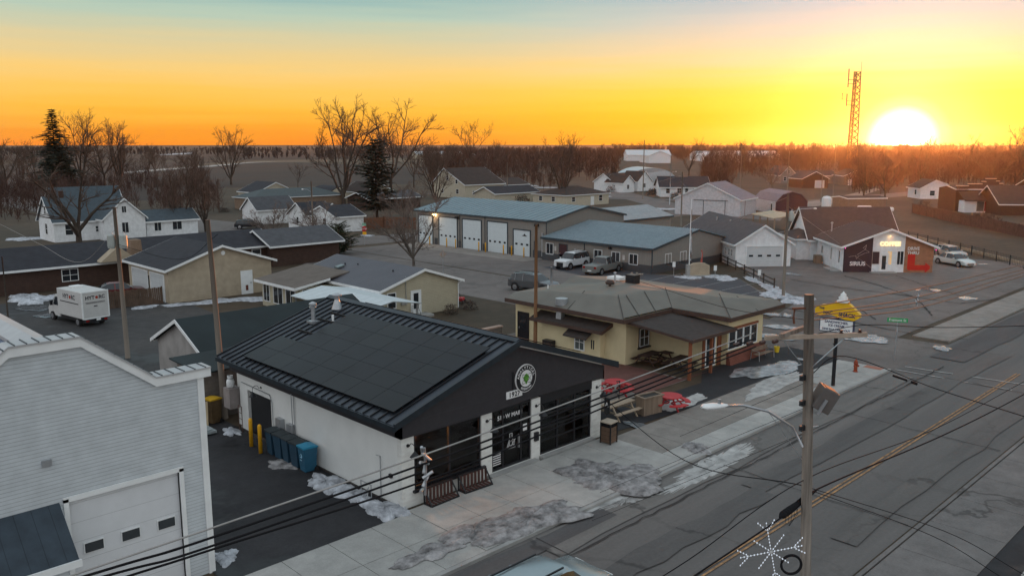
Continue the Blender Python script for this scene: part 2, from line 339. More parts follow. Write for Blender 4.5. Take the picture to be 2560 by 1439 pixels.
# pavements with kerb; joints are real gaps between slabs
def pave(name,x0,x1,y0,y1,nx,ny,mat,zt=.12):
    m=MB(); gx=(x1-x0)/nx; gy=(y1-y0)/ny
    for i in range(nx):
        for j in range(ny): m.box(x0+i*gx+.012,y0+j*gy+.012,.0,x0+(i+1)*gx-.012,y0+(j+1)*gy-.012,zt)
    o=m.build(name,mat); tag(o,None,None,kind='structure')
pave('pavement',-40,18.4,20.05,24.35,32,2,g_walk,.10)
pave('pavement',18.4,30.4,20.05,24.55,7,2,g_walk,.12)
pave('pavement',30.4,46.3,21.3,24.2,9,1,g_walk2,.11)
pave('pavement',30.4,46.3,19.95,21.28,9,1,g_walk,.12)
pave('pavement',46.3,52.6,20.0,23.2,3,2,g_walk,.12)
pave('pavement',63.5,130,20.1,22.6,30,1,g_walk2,.08)
g_south=ground_mat('south_pavement',(.13,.125,.122),(.17,.16,.155),s1=.2,s2=1,cracks=.7,grain=.2)
pave('pavement',-40,110,7.6,10.2,50,1,g_south,.06)
pave('pavement',29.8,60,2.5,6.6,10,2,g_walk,.1)
for nm,x0,x1,y0,y1 in (('kerb',-40,52.6,19.8,19.99),('kerb',63.3,130,19.9,20.05),('kerb_south',-40,110,10.25,10.4)):
    tag(MB().box(x0,y0,0,x1,y1,.14 if nm=='kerb' else .07).build('kerb',(g_walk2 if x0>60 else m_concrete) if nm=='kerb' else g_south),None,None,kind='structure')
sheet('detectable_paving',[(51.9,20.2),(52.55,20.2),(52.55,21.3),(51.9,21.3)],M('red_tactile',(.3,.12,.08)),z=.124)
sheet('south_lot',[(-40,7.6),(60,7.6),(60,-30),(-40,-30)],g_dark)
# road paint
m_ypaint=M('yellow_paint',(.2,.13,.08),rough=.8,var=.3,scale=4,detail=8,col2=(.46,.25,.11)); m_wpaint=M('white_paint',(.3,.3,.29),rough=.7,var=.4,scale=3)
for y in (13.88,14.06): sheet('centre_line',[(RX0,y),(57.5,y),(57.5,y+.085),(RX0,y+.085)],m_ypaint); sheet('centre_line',[(66,y),(RX1,y),(RX1,y+.085),(66,y+.085)],m_ypaint)
for a,b in (((2262,918),(2560,963)),((2236,925),(2530,977))):
    A=g(*a);B=g(*b); sheet('crosswalk_line',[A,B,(B[0]+.15,B[1]+.05),(A[0]+.15,A[1]+.05)],m_wpaint)
# old repair patches and tyre-polished streaks on the carriageway
for k,(x0,x1,y0,y1,mt) in enumerate([(20,52,17.9,19.7,'road_patch'),(-20,24,18.6,19.75,'road_patch_dark'),(30,62,15.6,17.0,'road_streak'),(28,60,11.2,12.4,'road_streak'),(58,90,17,19.6,'road_patch_dark'),(12,30,15.3,16.6,'road_streak')]):
    c={'road_patch':((.125,.12,.115),(.16,.152,.143)),'road_patch_dark':((.07,.068,.07),(.09,.086,.086)),'road_streak':((.088,.085,.084),(.115,.109,.104))}[mt]
    mm=MATS.get(mt) or ground_mat(mt,c[0],c[1],s1=.2,s2=.7,stretch=(.2,1.5,1),cracks=.6,grain=.16)
    rnd=random.Random(k); up=[(x0+(x1-x0)*i/14,y1+rnd.uniform(-.25,.0)) for i in range(15)]; dn=[(x0+(x1-x0)*i/14,y0+rnd.uniform(0,.3)) for i in range(15)]
    sheet('repair_patch',dn+up[::-1],mm)
# tar-sealed cracks
m_tar=M('tar_seal',(.06,.056,.055),rough=.95,spec=.05)
def tar(pts,w_=.035,seed=0,mat=m_tar,name='tar_seam'):
    rnd=random.Random(seed); P=[]
    for a,b in zip(pts,pts[1:]):
        n=max(2,int(math.dist(a,b)/.5))
        for i in range(n): P.append((a[0]+(b[0]-a[0])*i/n+rnd.uniform(-.06,.06),a[1]+(b[1]-a[1])*i/n+rnd.uniform(-.06,.06)))
    P.append(pts[-1]); m=MB(); k=0
    for i,p in enumerate(P):
        q=P[min(i+1,len(P)-1)]; r_=P[max(i-1,0)]; dx,dy=q[0]-r_[0],q[1]-r_[1]; l=math.hypot(dx,dy) or 1; ww=w_*rnd.uniform(.5,1.4)
        m.v+=[(p[0]-dy/l*ww,p[1]+dx/l*ww,_z[0]+.0015),(p[0]+dy/l*ww,p[1]-dx/l*ww,_z[0]+.004)]
        if i: m.f.append((2*i-2,2*i-1,2*i+1,2*i))
    o=m.build(name,mat); tag(o,None,None,kind='structure')
tar([(5,17.9),(56,17.85)],.035,2)
for i in range(5): tar([(9+i*11,10.6),(9.4+i*11,19.6)],.025,10+i)
tar([g(1980,700),g(2100,720),g(2230,735),g(2400,760),g(2560,740)],.08,21); tar([g(2110,690),g(2200,715),g(2290,745),g(2330,790)],.08,22)
tar([g(1960,770),g(2100,800),g(2250,830),g(2420,850)],.07,23); tar([g(2240,690),g(2330,720),g(2420,745)],.06,24); tar([g(2050,760),g(2150,775),g(2190,800)],.06,25)
tar([g(2380,1380),g(2420,1300),g(2500,1220),g(2560,1180)],.04,27)
_z[0]+=.006
# meltwater and ice: glossy thin puddles
m_pud=M('wet_ice',(.12,.13,.14),rough=.07,var=.3,spec=.6); m_ice=M('ice',(.22,.23,.24),rough=.16,var=.7,scale=2,spec=.6,detail=8)
def puddle(pts,mat,seed=0,name='puddle',h=.012,rough=.5):
    P=[g(*p) for p in pts]; xs=[p[0] for p in P]; ys=[p[1] for p in P]
    (ax,ay),(bx,by)=P[0],P[1]; cx,cy=(ax+bx)/2,(ay+by)/2; L_=math.dist(P[0],P[1])/2*.85; W_=math.dist(P[2],P[3])/2*.5
    o=blob(cx,cy,L_,W_,math.degrees(math.atan2(by-ay,bx-ax)),h,56,seed,rough).build(name,mat,smooth=True); tag(o,None,None,kind='structure'); o.location.z=_z[0]-.02; return o
for k,(a,b,wd,mt) in enumerate([((2110,842),(2235,860),(2160,838,2165,866),m_ice),((1905,785),(1985,792),(1940,778,1945,798),m_pud),((1910,812),(2000,826),(1950,808,1955,830),m_ice),((1880,835),(1990,852),(1940,832,1940,858),m_pud),((2135,836),(2215,850),(2170,834,2172,856),m_pud),
      ((2395,742),(2440,752),(2410,740,2420,755),m_ice),((2445,660),(2470,663),(2455,658,2458,665),m_ice),((2300,722),(2360,730),(2330,720,2332,732),m_pud),((1965,683),(1998,690),(1980,681,1983,691),m_ice),
      ((1830,950),(2000,905),(1880,905,1960,955),m_ice),((1940,905),(1985,912),(1960,902,1962,915),m_ice),((1990,897),(2012,902),(2000,894,2003,904),m_ice),((1870,985),(2000,930),(1930,950,1945,965),m_pud),((1560,1055),(1625,1075),(1590,1052,1595,1080),m_pud),
      ((90,790),(170,785),(120,770,130,800),m_pud),((40,770),(140,775),(90,765,90,785),m_pud),((2340,865),(2370,880),(2350,862,2360,882),m_pud)]):
    puddle([a,b,(wd[0],wd[1]),(wd[2],wd[3])],mt,k)
# snow banks left over
def snow(pts,h,seed,mat=m_snow,rough=.45,label=None):
    P=[g(*p) for p in pts]; (ax,ay),(bx,by)=P[0],P[1]; cx,cy=(ax+bx)/2,(ay+by)/2
    k_=.55 if mat is m_snow and cx>22 else 1
    o=blob(cx,cy,math.dist(P[0],P[1])/2*(.9 if k_<1 else 1),math.dist(P[2],P[3])/2*k_,math.degrees(math.atan2(by-ay,bx-ax)),h*(.5 if k_<1 else .7),72,seed,rough*1.3).build('snow' if mat is m_snow else 'ploughed_snow',mat,smooth=True); tag(o,label,'snow',kind='stuff'); o.location.z=.095 if (mat is not m_snow and 20<cy<24.5) else -.01; return o
SN=[((20,755),(125,742),(70,738),(75,762),.3),((110,745),(165,738),(138,736),(140,750),.25),((322,772),(400,765),(360,764),(362,778),.15),((400,765),(520,757),(450,757),(455,772),.1),((470,760),(640,744),(560,742),(560,764),.08),((600,755),(700,742),(650,740),(655,760),.05),
 ((1685,690),(1760,697),(1720,688),(1720,700),.1),((1760,688),(1830,697),(1800,684),(1800,702),.15),((1800,702),(1840,696),(1820,694),(1822,705),.1),((1860,690),(1905,710),(1880,694),(1888,702),.12),((1900,708),(1960,735),(1925,716),(1935,728),.15),((1915,728),(1965,748),(1940,726),(1945,750),.3),((1965,742),(2015,762),(1988,740),(1990,765),.35),((2000,745),(2030,752),(2012,740),(2016,758),.2),
 ((1975,580),(2010,590),(1990,576),(1992,594),.3),((35,595),(90,600),(60,590),(62,604),.2),((1350,470),(1380,468),(1365,466),(1365,472),.1),((1280,463),(1340,466),(1310,461),(1310,468),.1),((905,590),(930,588),(915,585),(915,593),.1),((1480,492),(1510,489),(1495,487),(1495,494),.1),((1640,520),(1680,525),(1660,518),(1660,527),.1),((1725,505),(1745,508),(1735,503),(1735,510),.1)]
for k,(a,b,c,d,h) in enumerate(SN): snow([a,b,c,d],h,k)
for k,(a,b,c,d,h) in enumerate([((780,1195),(850,1225),(805,1190),(800,1222),.22),((840,1215),(930,1265),(880,1222),(868,1250),.2),((915,1255),(1012,1300),(975,1265),(945,1300),.22),((545,1380),(585,1410),(570,1380),(550,1405),.12),((560,1085),(600,1075),(580,1070),(585,1090),.12)]): snow([a,b,c,d],h,50+k,rough=.6)
for k,(a,b,c,d,h) in enumerate([((1000,1420),(1140,1365),(1060,1375),(1075,1410),.12),((1110,1370),(1260,1310),(1160,1325),(1205,1365),.16),((1200,1345),(1440,1275),(1290,1275),(1350,1335),.2),((1425,1210),(1640,1185),(1540,1160),(1520,1245),.18),((1710,1130),(1770,1122),(1740,1115),(1742,1140),.12),((680,1155),(740,1170),(700,1148),(705,1172),.1)]): snow([a,b,c,d],h,80+k,m_dirtysnow,.5)
snow([(1650,1235),(1890,1108),(1760,1155),(1790,1185)],.06,91,M('salt_residue',(.36,.36,.35),rough=.8,var=.35,scale=2,bump=.3),.25)
snow([(1470,1280),(1650,1225),(1540,1245),(1555,1275)],.04,92,MATS['salt_residue'],.4)
snow([(1860,1000),(2000,935),(1925,958),(1940,975)],.06,93,MATS['salt_residue'],.4)
snow([(1650,1030),(1760,985),(1700,1000),(1715,1018)],.03,94,MATS['salt_residue'],.3)
# ---------------------------------------------------------------- buildings
FACES={'S':lambda u,o,z:(u,-o,z),'W':lambda u,o,z:(-o,u,z)}
def fbox(m,face,u0,o0,z0,u1,o1,z1,D=None):
    "box given on a wall face: u along it, o outward, z up (E and N use the building's size D=(w,d))"
    if face=='S': return m.box(u0,-o1,z0,u1,-o0,z1)
    if face=='W': return m.box(-o1,u0,z0,-o0,u1,z1)
    if face=='E': return m.box(D[0]+o0,u0,z0,D[0]+o1,u1,z1)
    return m.box(u0,D[1]+o0,z0,u1,D[1]+o1,z1)
def window(root,face,u,z,w_,h_,D=None,mull=1,trans=0,frame=None,pane=None,t=.07,sill=False,name='window',label=None):
    f=MB(); a,b=u-w_/2,u+w_/2
    fbox(f,face,a-t,-.02,z-t,a,.045,z+h_+t,D); fbox(f,face,b,-.02,z-t,b+t,.045,z+h_+t,D); fbox(f,face,a,-.02,z-t,b,.045,z,D); fbox(f,face,a,-.02,z+h_,b,.045,z+h_+t,D)
    for k in range(mull): c=a+w_*(k+1)/(mull+1); fbox(f,face,c-.022,-.01,z,c+.022,.035,z+h_,D)
    for k in range(trans): c=z+h_*(k+1)/(trans+1); fbox(f,face,a,-.01,c-.022,b,.032,c+.022,D)
    if sill: fbox(f,face,a-.15,.0,z-t-.1,b+.15,.14,z-t,D)
    o=f.build(name,frame or m_white,root,label=label)
    fbox(MB(),face,a,-.01,z,b,.015,z+h_,D).build('pane',pane or m_glass,o); return o
def door(root,face,u,w_,h_,D=None,mat=None,z=.0,glass=None,frame=None):
    f=MB(); a,b=u-w_/2,u+w_/2
    fbox(f,face,a,-.01,z,b,.04,z+h_,D); o=f.build('door',mat or m_white,root)
    t=MB(); fbox(t,face,a-.09,-.02,z,a,.06,z+h_+.09,D); fbox(t,face,b,-.02,z,b+.09,.06,z+h_+.09,D); fbox(t,face,a,-.02,z+h_,b,.06,z+h_+.09,D); t.build('frame',frame or m_white,o)
    fbox(MB(),face,b-.14,.04,z+h_*.46,b-.08,.1,z+h_*.52,D).build('handle',m_steel,o)
    if glass: fbox(MB(),face,a+glass[0],.03,z+glass[1],a+glass[2],.055,z+glass[3],D).build('pane',m_glass,o)
    return o
m_gdoor=M('garage_door_white',(.52,.55,.56),rough=.5,var=.05,pat=('z',.53,.035,.7))
def gdoor(root,face,u,w_,h_,D=None,nwin=4,wz=.47,mat=None,frame=None,z=.0,ww=.42,wh=.2):
    f=MB(); a,b=u-w_/2,u+w_/2; fbox(f,face,a,-.12,z,b,.012,z+h_,D); o=f.build('garage_door',mat or m_gdoor,root)
    t=MB(); fbox(t,face,a-.14,-.02,z,a,.07,z+h_+.14,D); fbox(t,face,b,-.02,z,b+.14,.07,z+h_+.14,D); fbox(t,face,a,-.02,z+h_,b,.07,z+h_+.14,D); t.build('frame',frame or m_white,o)
    for k in range(nwin):
        c=a+w_*(k+.5)/nwin; fbox(MB(),face,c-ww/2,.0,z+h_*wz,c+ww/2,.03,z+h_*wz+wh,D).build('pane',m_glass,o)
    return o
def gable(root,w_,d_,h,hr,ridge='x',ov=.35,wall=None,roof=None,trim=None,x0=0,y0=0,t=.14,ribs=0,wname='wall',rname='roof',off=.5,base=None,ribmat=None):
    "gabled block: walls with their gables, a two-slope roof slab, barge boards; off = ridge position across"
    m=MB()
    if ridge=='y':
        rx=x0+w_*off; prof=[(x0,-.3),(x0+w_,-.3),(x0+w_,h),(rx,hr-.02),(x0,h)]; m.prism(prof,y0,y0+d_,'y')
        sl=[(x0,h,rx,hr),(x0+w_,h,rx,hr)]
    else:
        ry=y0+d_*off; prof=[(y0,-.3),(y0+d_,-.3),(y0+d_,h),(ry,hr-.02),(y0,h)]; m.prism(prof,x0,x0+w_,'x')
        sl=[(y0,h,ry,hr),(y0+d_,h,ry,hr)]
    wo=m.build(wname,wall,root)
    r=MB(); f=MB(); rb=MB()
    for a,ha,b,hb in sl:
        dx=b-a; k=(hb-ha)/abs(dx); s=1 if dx>0 else -1; ea=a-s*ov; ez=ha-k*ov+.03
        P=[(ea,ez),(b,hb+.03),(b,hb+.03+t),(ea,ez+t)]
        if ridge=='y': r.prism(P,y0-ov,y0+d_+ov,'y')
        else: r.prism(P,x0-ov,x0+w_+ov,'x')
        # barge boards and eaves boards
        for e0,e1 in ((-ov-.05,-ov-.002),(ov+.002,ov+.05)):
            q=[(ea-s*.03,ez-.1),(b,hb-.07),(b,hb+.02+t),(ea-s*.03,ez+t-.01)]
            if ridge=='y': f.prism(q,(y0 if e0<0 else y0+d_)+e0,(y0 if e0<0 else y0+d_)+e1,'y')
            else: f.prism(q,(x0 if e0<0 else x0+w_)+e0,(x0 if e0<0 else x0+w_)+e1,'x')
        if ridge=='y': f.box(min(ea,ea-s*.05),y0-ov,ez-.1,max(ea,ea-s*.05),y0+d_+ov,ez+t-.01)
        else: f.box(x0-ov,min(ea,ea-s*.05),ez-.1,x0+w_+ov,max(ea,ea-s*.05),ez+t-.01)
        if ribs:
            L_=(d_ if ridge=='y' else w_)+2*ov; n=int(L_/ribs); base_=(y0 if ridge=='y' else x0)-ov
            for i in range(n+1):
                p=base_+.02+(L_-.06)*i/n; q=[(ea,ez+t),(b,hb+.03+t),(b,hb+.03+t+.05),(ea,ez+t+.05)]
                rb.prism(q,p,p+.03,'y' if ridge=='y' else 'x')
    ro=r.build(rname,roof,root); f.build('trim',trim or m_white,ro)
    if ribs: rb.build('standing_seam',ribmat or roof,ro)
    return wo,ro
def hip(root,w_,d_,h,hr,ov=.4,wall=None,roof=None,trim=None,x0=0,y0=0,t=.12):
    MB().box(x0,y0,-.3,x0+w_,y0+d_,h).build('wall',wall,root)
    a,b,c,d=x0-ov,x0+w_+ov,y0-ov,y0+d_+ov; i=min(b-a,d-c)/2; m=MB()
    if b-a>=d-c: p,q=(a+i,(c+d)/2,hr),(b-i,(c+d)/2,hr)
    else: p,q=((a+b)/2,c+i,hr),((a+b)/2,d-i,hr)
    A,B,C_,D_=(a,c,h),(b,c,h),(b,d,h),(a,d,h)
    if b-a>=d-c: m.face([A,B,q,p]).face([B,C_,q]).face([C_,D_,p,q]).face([D_,A,p])
    else: m.face([A,B,p]).face([B,C_,q,p]).face([C_,D_,q]).face([D_,A,p,q])
    m.box(a,c,h-t,b,d,h-.004); ro=m.build('roof',roof,root)
    f=MB(); f.box(a-.04,c-.04,h-t-.03,b+.04,c-.002,h-.0); f.box(a-.04,c,h-t-.03,a-.002,d,h); f.box(b+.002,c,h-t-.03,b+.04,d,h); f.box(a-.04,d+.002,h-t-.03,b+.04,d+.04,h); f.build('gutter',trim or m_white,ro); return ro
r_shingle=M('grey_shingles',(.07,.074,.082),rough=.9,var=.18,scale=1.5,bump=.3,pat=('z',.11,.12,.8))
r_dark=M('dark_shingles',(.027,.029,.036),rough=.9,var=.2,scale=1.2,bump=.3)
r_brown=M('brown_shingles',(.042,.031,.027),rough=.9,var=.22,scale=1.2,bump=.3)
r_blue=M('blue_grey_metal_roof',(.17,.235,.265),rough=.45,metal=.25,var=.08,scale=.5)
r_slate=M('slate_grey_metal_roof',(.085,.085,.1),rough=.5,metal=.2,var=.1,scale=.6,pat=('y',.28,.16,.5))
r_white=M('white_metal_roof',(.5,.55,.57),rough=.45,metal=.1,var=.06,pat=('y',.9,.05,.6))
r_dusty=M('purple_grey_metal_roof',(.2,.16,.18),rough=.6,metal=.1,var=.15,pat=('y',.9,.05,.75))
w_beige=M('beige_siding',(.42,.38,.28),rough=.7,var=.07,pat=('z',.13,.12,.72))
w_tan=M('tan_stucco',(.36,.3,.22),rough=.85,var=.14,scale=1.5,bump=.2)
w_white=M('white_lap_siding',(.7,.72,.73),rough=.65,var=.12,pat=('z',.14,.1,.75))
w_whiteboard=M('whitewashed_boards',(.5,.5,.52),rough=.8,var=.16,pat=('y',.3,.06,.7))
w_cream=M('cream_siding',(.46,.42,.33),rough=.75,var=.08,pat=('z',.14,.1,.75))
w_brick=M('red_brown_brick',(.065,.037,.028),rough=.85,var=.2,pat=('b',.3,.1,.6))
w_tanbrick=M('tan_brick',(.24,.17,.12),rough=.85,var=.2,pat=('b',.3,.1,.75))
w_grey=M('grey_metal_cladding',(.22,.205,.185),rough=.6,var=.06,pat=('y',.32,.1,.82))
w_greyx=M('grey_metal_cladding_side',(.22,.205,.185),rough=.6,var=.06,pat=('x',.32,.1,.82))
w_wain=M('slate_wainscot',(.055,.06,.066),rough=.6,var=.08)
w_block=M('grey_block',(.16,.145,.13),rough=.9,var=.12,pat=('b',.42,.21,.8,.015))
m_slatetrim=M('dark_teal_trim',(.03,.045,.055),rough=.5)
# ---- white garage in the left foreground with a stepped false front
def left_garage():
    t=thing('white_garage','tall white lap-sided garage with stepped gambrel false front, nearest building at the left edge','garage',(2.3,25.5))
    X=lambda x:x-2.3; c=6.65
    prof=[(11.0,-.3),(11.0,6.85),(9.62,6.85),(7.56,8.45),(5.74,8.45),(3.68,6.85),(2.3,6.85),(2.3,-.3)]
    # false front as real wall with door openings
    m=MB(); T=.25
    def wall(x0,x1,z0,z1): m.box(X(x0),0,z0,X(x1),T,z1)
    wall(2.3,2.7,-.3,3.85); wall(5.0,6.9,-.3,3.85) ; wall(10.15,11.0,-.3,3.85)
    wall(2.7,5.0,2.45,3.85)
    P=[(X(11.0),3.85),(X(11.0),6.85),(X(9.62),6.85),(X(7.56),8.45),(X(5.74),8.45),(X(3.68),6.85),(X(2.3),6.85),(X(2.3),3.85)]
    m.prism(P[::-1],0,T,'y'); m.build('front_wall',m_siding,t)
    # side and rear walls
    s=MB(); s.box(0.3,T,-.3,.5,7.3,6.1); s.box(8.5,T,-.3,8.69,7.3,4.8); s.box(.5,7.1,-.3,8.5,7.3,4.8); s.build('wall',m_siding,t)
    # cap: white band below, ribbed metal coping above
    band=MB(); cap=MB(); rib=MB()
    pts=[(2.1,6.98),(3.68,6.98),(5.74,8.58),(7.56,8.58),(9.62,6.98),(11.35,6.98)]
    for (xa,za),(xb,zb) in zip(pts,pts[1:]):
        band.prism([(X(xa),za-.3),(X(xb),zb-.3),(X(xb),zb-.03),(X(xa),za-.03)],-.12,-.004,'y')
        cap.prism([(X(xa),za-.03),(X(xb),zb-.03),(X(xb),zb+.02),(X(xa),za+.02)],-.16,.55,'y')
        n=max(1,int(math.dist((xa,za),(xb,zb))/.3))
        for i in range(n):
            q=(i+.5)/n; x=X(xa+(xb-xa)*q); z=za+(zb-za)*q; rib.box(x-.012,-.165,z+.015,x+.012,.55,z+.045)
    band.build('fascia',m_white,t); co=cap.build('coping',M('zinc_coping',(.45,.46,.47),rough=.5,metal=.4,var=.08),t); rib.build('coping_rib',m_slatetrim,co)
    # steep gambrel roof behind, ridge running back
    r=MB(); q=lambda x,z:(X(x),z); r.prism([q(2.9,6.2),q(3.9,6.8),q(6.65,8.34),q(7.0,8.3),q(9.3,5.4),q(11.0,4.9),q(11.0,4.8),q(9.2,5.2),q(6.9,8.1),q(6.6,8.2),q(3.9,6.7),q(2.9,6.1)],.56,7.4,'y')
    ro=r.build('roof',M('blue_metal_roof',(.1,.14,.22),rough=.5,metal=.2,pat=('y',.3,.18,.45)),t)
    rc=MB(); rc.prism([q(6.3,8.3),q(6.7,8.5),q(7.05,8.42),q(7.05,8.3),q(6.7,8.36),q(6.3,8.18)],.56,7.4,'y'); rc.build('ridge_cap',MATS['zinc_coping'],ro)
    MB().box(8.7-.0,-.05,-.1,8.83,-.0,6.68).box(8.62,-.06,-.1,8.7,-.002,6.68).build('corner_trim',m_white,t)
    # doors
    d=MB().box(X(6.9),.1,0,X(10.15),.16,3.75).build('garage_door',M('overhead_door',(.6,.62,.64),rough=.45,var=.04,pat=('z',.6,.02,.6)),t)
    for x in (7.25,8.32,9.42): 
        MB().box(X(x)-.03,.06,1.98,X(x+.52)+.03,.1,2.32).build('pane_frame',m_white,d); MB().box(X(x),.045,2.0,X(x+.52),.058,2.29).build('pane',m_glass,d)
    f=MB(); f.box(X(6.76),-.05,0,X(6.9),.1,3.85); f.box(X(10.15),-.05,0,X(10.29),.1,3.85); f.box(X(6.76),-.05,3.752,X(10.29),.1,3.9); f.build('frame',m_white,d)
    d=MB().box(X(3.4),.1,0,X(6.25),.16,2.5).build('garage_door',MATS['overhead_door'],t)
    for x in (4.3,5.68): MB().box(X(x),.045,1.98,X(x+.5),.058,2.25).build('pane',m_glass,d)
    # lean-to canopy over the smaller door
    a=MB(); a.prism([(-1.42,2.5),(0,3.72),(0,3.8),(-1.42,2.58)],X(1.2),X(6.66),'x'); ao=a.build('canopy',M('slate_blue_panel',(.035,.05,.065),rough=.5,metal=.3,var=.2,pat=('x',.45,.04,.6)),t)
    MB().box(X(1.2),-1.49,2.38,X(6.66)+.05,-1.422,2.58).build('fascia',m_white,ao)
    sm=MB(); sm.prism([(-1.4,2.4),(-.02,2.45),(-.02,3.7)],X(6.66),X(6.69),'x'); sm.build('side_panel',m_siding,ao)
    MB().box(X(6.3),-.08,4.98,X(6.55),-.002,5.16).build('light',m_steel,t)
left_garage()
# ---- brewery: white brick box, charcoal gable, seam roof with solar panels
def brewery():
    t=thing('brewery','white brick brewery with charcoal gable and black solar roof, round sign over the door','building',(18.45,24.9))
    W_,D_=11.95,14.0; wb=M('painted_white_brick',(.68,.69,.66),rough=.75,var=.05,pat=('b',.3,.1,.93,.008))
    wp=M('white_painted_render',(.68,.69,.67),rough=.7,var=.06,scale=.8)
    X=lambda x:x-18.45
    m=MB(); T=.28
    def pc(x0,x1,z0,z1): m.box(X(x0),0,z0,X(x1),T,z1)
    pc(18.45,19.05,-.2,2.9); pc(19.05,22.6,-.2,.66); pc(22.6,23.2,-.2,2.9); pc(23.2,25.6,-.2,.16); pc(25.6,26.15,-.2,2.9); pc(26.15,29.7,-.2,.16); pc(29.7,30.4,-.2,2.9)
    m.build('front_wall',wb,t)
    # side wall: pieces round the side door; recess at the rear corner
    s=MB(); s.box(0,T,-.2,T,10.1,2.9); s.box(0,10.1,2.2,T,12.4,2.9); s.box(0,12.4,-.2,T,13.2,2.9); s.box(W_-T,T,-.2,W_,D_,2.9); s.box(T,D_-T,-.2,W_-T,D_,2.9); s.box(T,13.2-T,-.2,3.2,13.2,2.9); s.build('wall',wp,t)
    MB().box(-.06,.0,-.2,-.002,13.2,.1).build('plinth',M('dark_plinth',(.05,.045,.042)),t)
    MB().box(.16,10.1,0,.2,12.4,2.19).build('side_door',m_black,t)
    # charcoal band, gable
    MB().box(-.09,-.09,2.9,0,D_,3.42).build('fascia_band',m_char,t); MB().box(W_,-.09,2.9,W_+.09,D_,3.35).build('fascia_band',m_char,t)
    gb=MB(); rx=X(24.5); gb.prism([(X(18.36),2.9),(X(23.2),2.9),(X(26.15),3.02),(X(29.7),3.02),(X(30.49),2.9),(X(30.49),3.55),(rx,5.52),(X(18.36),3.5)],-.09,.28,'y'); gb.build('gable',m_char,t)
    rg=MB(); rg.prism([(X(18.45),2.9),(X(30.4),2.9),(X(30.4),3.5),(rx,5.5),(X(18.45),3.5)],D_-.2,D_,'y'); rg.build('rear_gable',m_char,t)
    # roof slopes
    k=.326; r=MB(); xl,xr=X(17.9),X(31.15); ze=3.5; zr=ze+k*(rx-xl); zre=zr-k*(xr-rx)
    r.prism([(xl,ze),(rx,zr),(rx,zr+.12),(xl,ze+.12)],-.35,D_+.35,'y'); r.prism([(xr,zre),(rx,zr),(rx,zr+.12),(xr,zre+.12)],-.35,D_+.35,'y')
    rm=M('black_seam_roof',(.05,.06,.075),rough=.4,metal=.6,var=.1,scale=.5); ro=r.build('roof',rm,t)
    rb=MB(); n=29
    for i in range(n+1):
        y=-.33+(D_+.64)*i/n
        rb.prism([(xl,ze+.12),(rx,zr+.12),(rx,zr+.185),(xl,ze+.185)],y,y+.05,'y'); rb.prism([(xr,zre+.12),(rx,zr+.12),(rx,zr+.185),(xr,zre+.185)],y,y+.05,'y')
    rb.build('standing_seam',m_black,ro)
    tr=MB(); tr.prism([(xl-.03,ze-.08),(rx,zr-.06),(rx,zr+.2),(xl-.03,ze+.2)],-.42,-.352,'y'); tr.prism([(xr+.03,zre-.08),(rx,zr-.06),(rx,zr+.2),(xr+.03,zre+.2)],-.42,-.352,'y'); tr.box(xl-.08,-.4,ze-.1,xl-.002,D_+.35,ze+.1); tr.box(xr+.002,-.4,zre-.1,xr+.08,D_+.35,zre+.1)
    tr.build('trim',M('blue_black_trim',(.03,.04,.05),rough=.35,metal=.4),ro)
    MB().prism([(rx-.22,zr+.1),(rx,zr+.2),(rx+.22,zr+.1),(rx+.22,zr+.14),(rx,zr+.25),(rx-.22,zr+.14)],-.35,D_+.35,'y').build('ridge_cap',MATS['blue_black_trim'],ro)
    # solar panels: rows x columns, raised on rails
    pm=M('solar_cell',(.006,.007,.01),rough=.42,var=.4,scale=.5,spec=.22); pf=M('solar_frame',(.012,.012,.014),rough=.5)
    pms=[pm,pm,M('solar_cell_grey',(.01,.011,.014),rough=.46,var=.4,scale=.5,spec=.22),M('solar_cell_deep',(.004,.005,.007),rough=.38,var=.4,scale=.5,spec=.22)]; prn=random.Random(11)
    def panel(x0,x1,y0,y1,side=1):
        def zz(x): return (ze+k*(x-xl) if side>0 else zre+k*(xr-x))
        p=MB(); p.prism([(x0,zz(x0)+.24),(x1,zz(x1)+.24),(x1,zz(x1)+.28),(x0,zz(x0)+.28)],y0+.009,y1-.009,'y'); o=p.build('solar_panel',prn.choice(pms),ro)
    nx,ny=5,7; xa,xb=-.1,4.98; ya,yb=.3,12.4
    for i in range(nx):
        for j in range(ny):
            if i>=2 and j==ny-1: continue
            x0=xa+(xb-xa)*i/nx; x1=xa+(xb-xa)*(i+1)/nx; y0=ya+(yb-ya)*j/ny; y1=ya+(yb-ya)*(j+1)/ny
            panel(x0,x1-.014,y0,y1)
    for i in range(4):
        for j in range(7): panel(7.0+i*1.0,7.98+i*1.0,.5+j*1.7,.5+(j+1)*1.7,-1)
    rl=MB()
    for x in (.4,1.6,2.8,4.0,4.7): z=ze+k*(x-xl); rl.box(x,.4,z+.12,x+.06,12.2,z+.235)
    rl.build('panel_rail',pf,ro)
    # vents near the back of the ridge
    def zl(x): return ze+k*(x-xl)+.1
    v=MB(); c=(X(22.2),D_-1.7); v.lathe([(.11,0),(.11,.75),(.2,.78),(.2,.82),(.12,.84),(.2,.92),(.2,1.0),(.05,1.08)],(c[0],c[1],zl(c[0])),14); v.box(c[0]-.25,c[1]-.25,zl(c[0])-.02,c[0]+.25,c[1]+.25,zl(c[0])+.1); v.build('vent_pipe',m_steel,ro)
    v=MB(); c=(X(23.7),D_-1.6); v.lathe([(.3,0),(.12,.5),(.12,.68),(.25,.7),(.25,.76),(.08,.84)],(c[0],c[1],zl(c[0])),14); v.build('cone_vent',m_steel,ro)
    v=MB(); c=(X(22.6),D_-2.9); v.cyl(c,.06,zl(c[0])-.05,zl(c[0])+.38,8); v.build('white_pipe',m_white,ro)
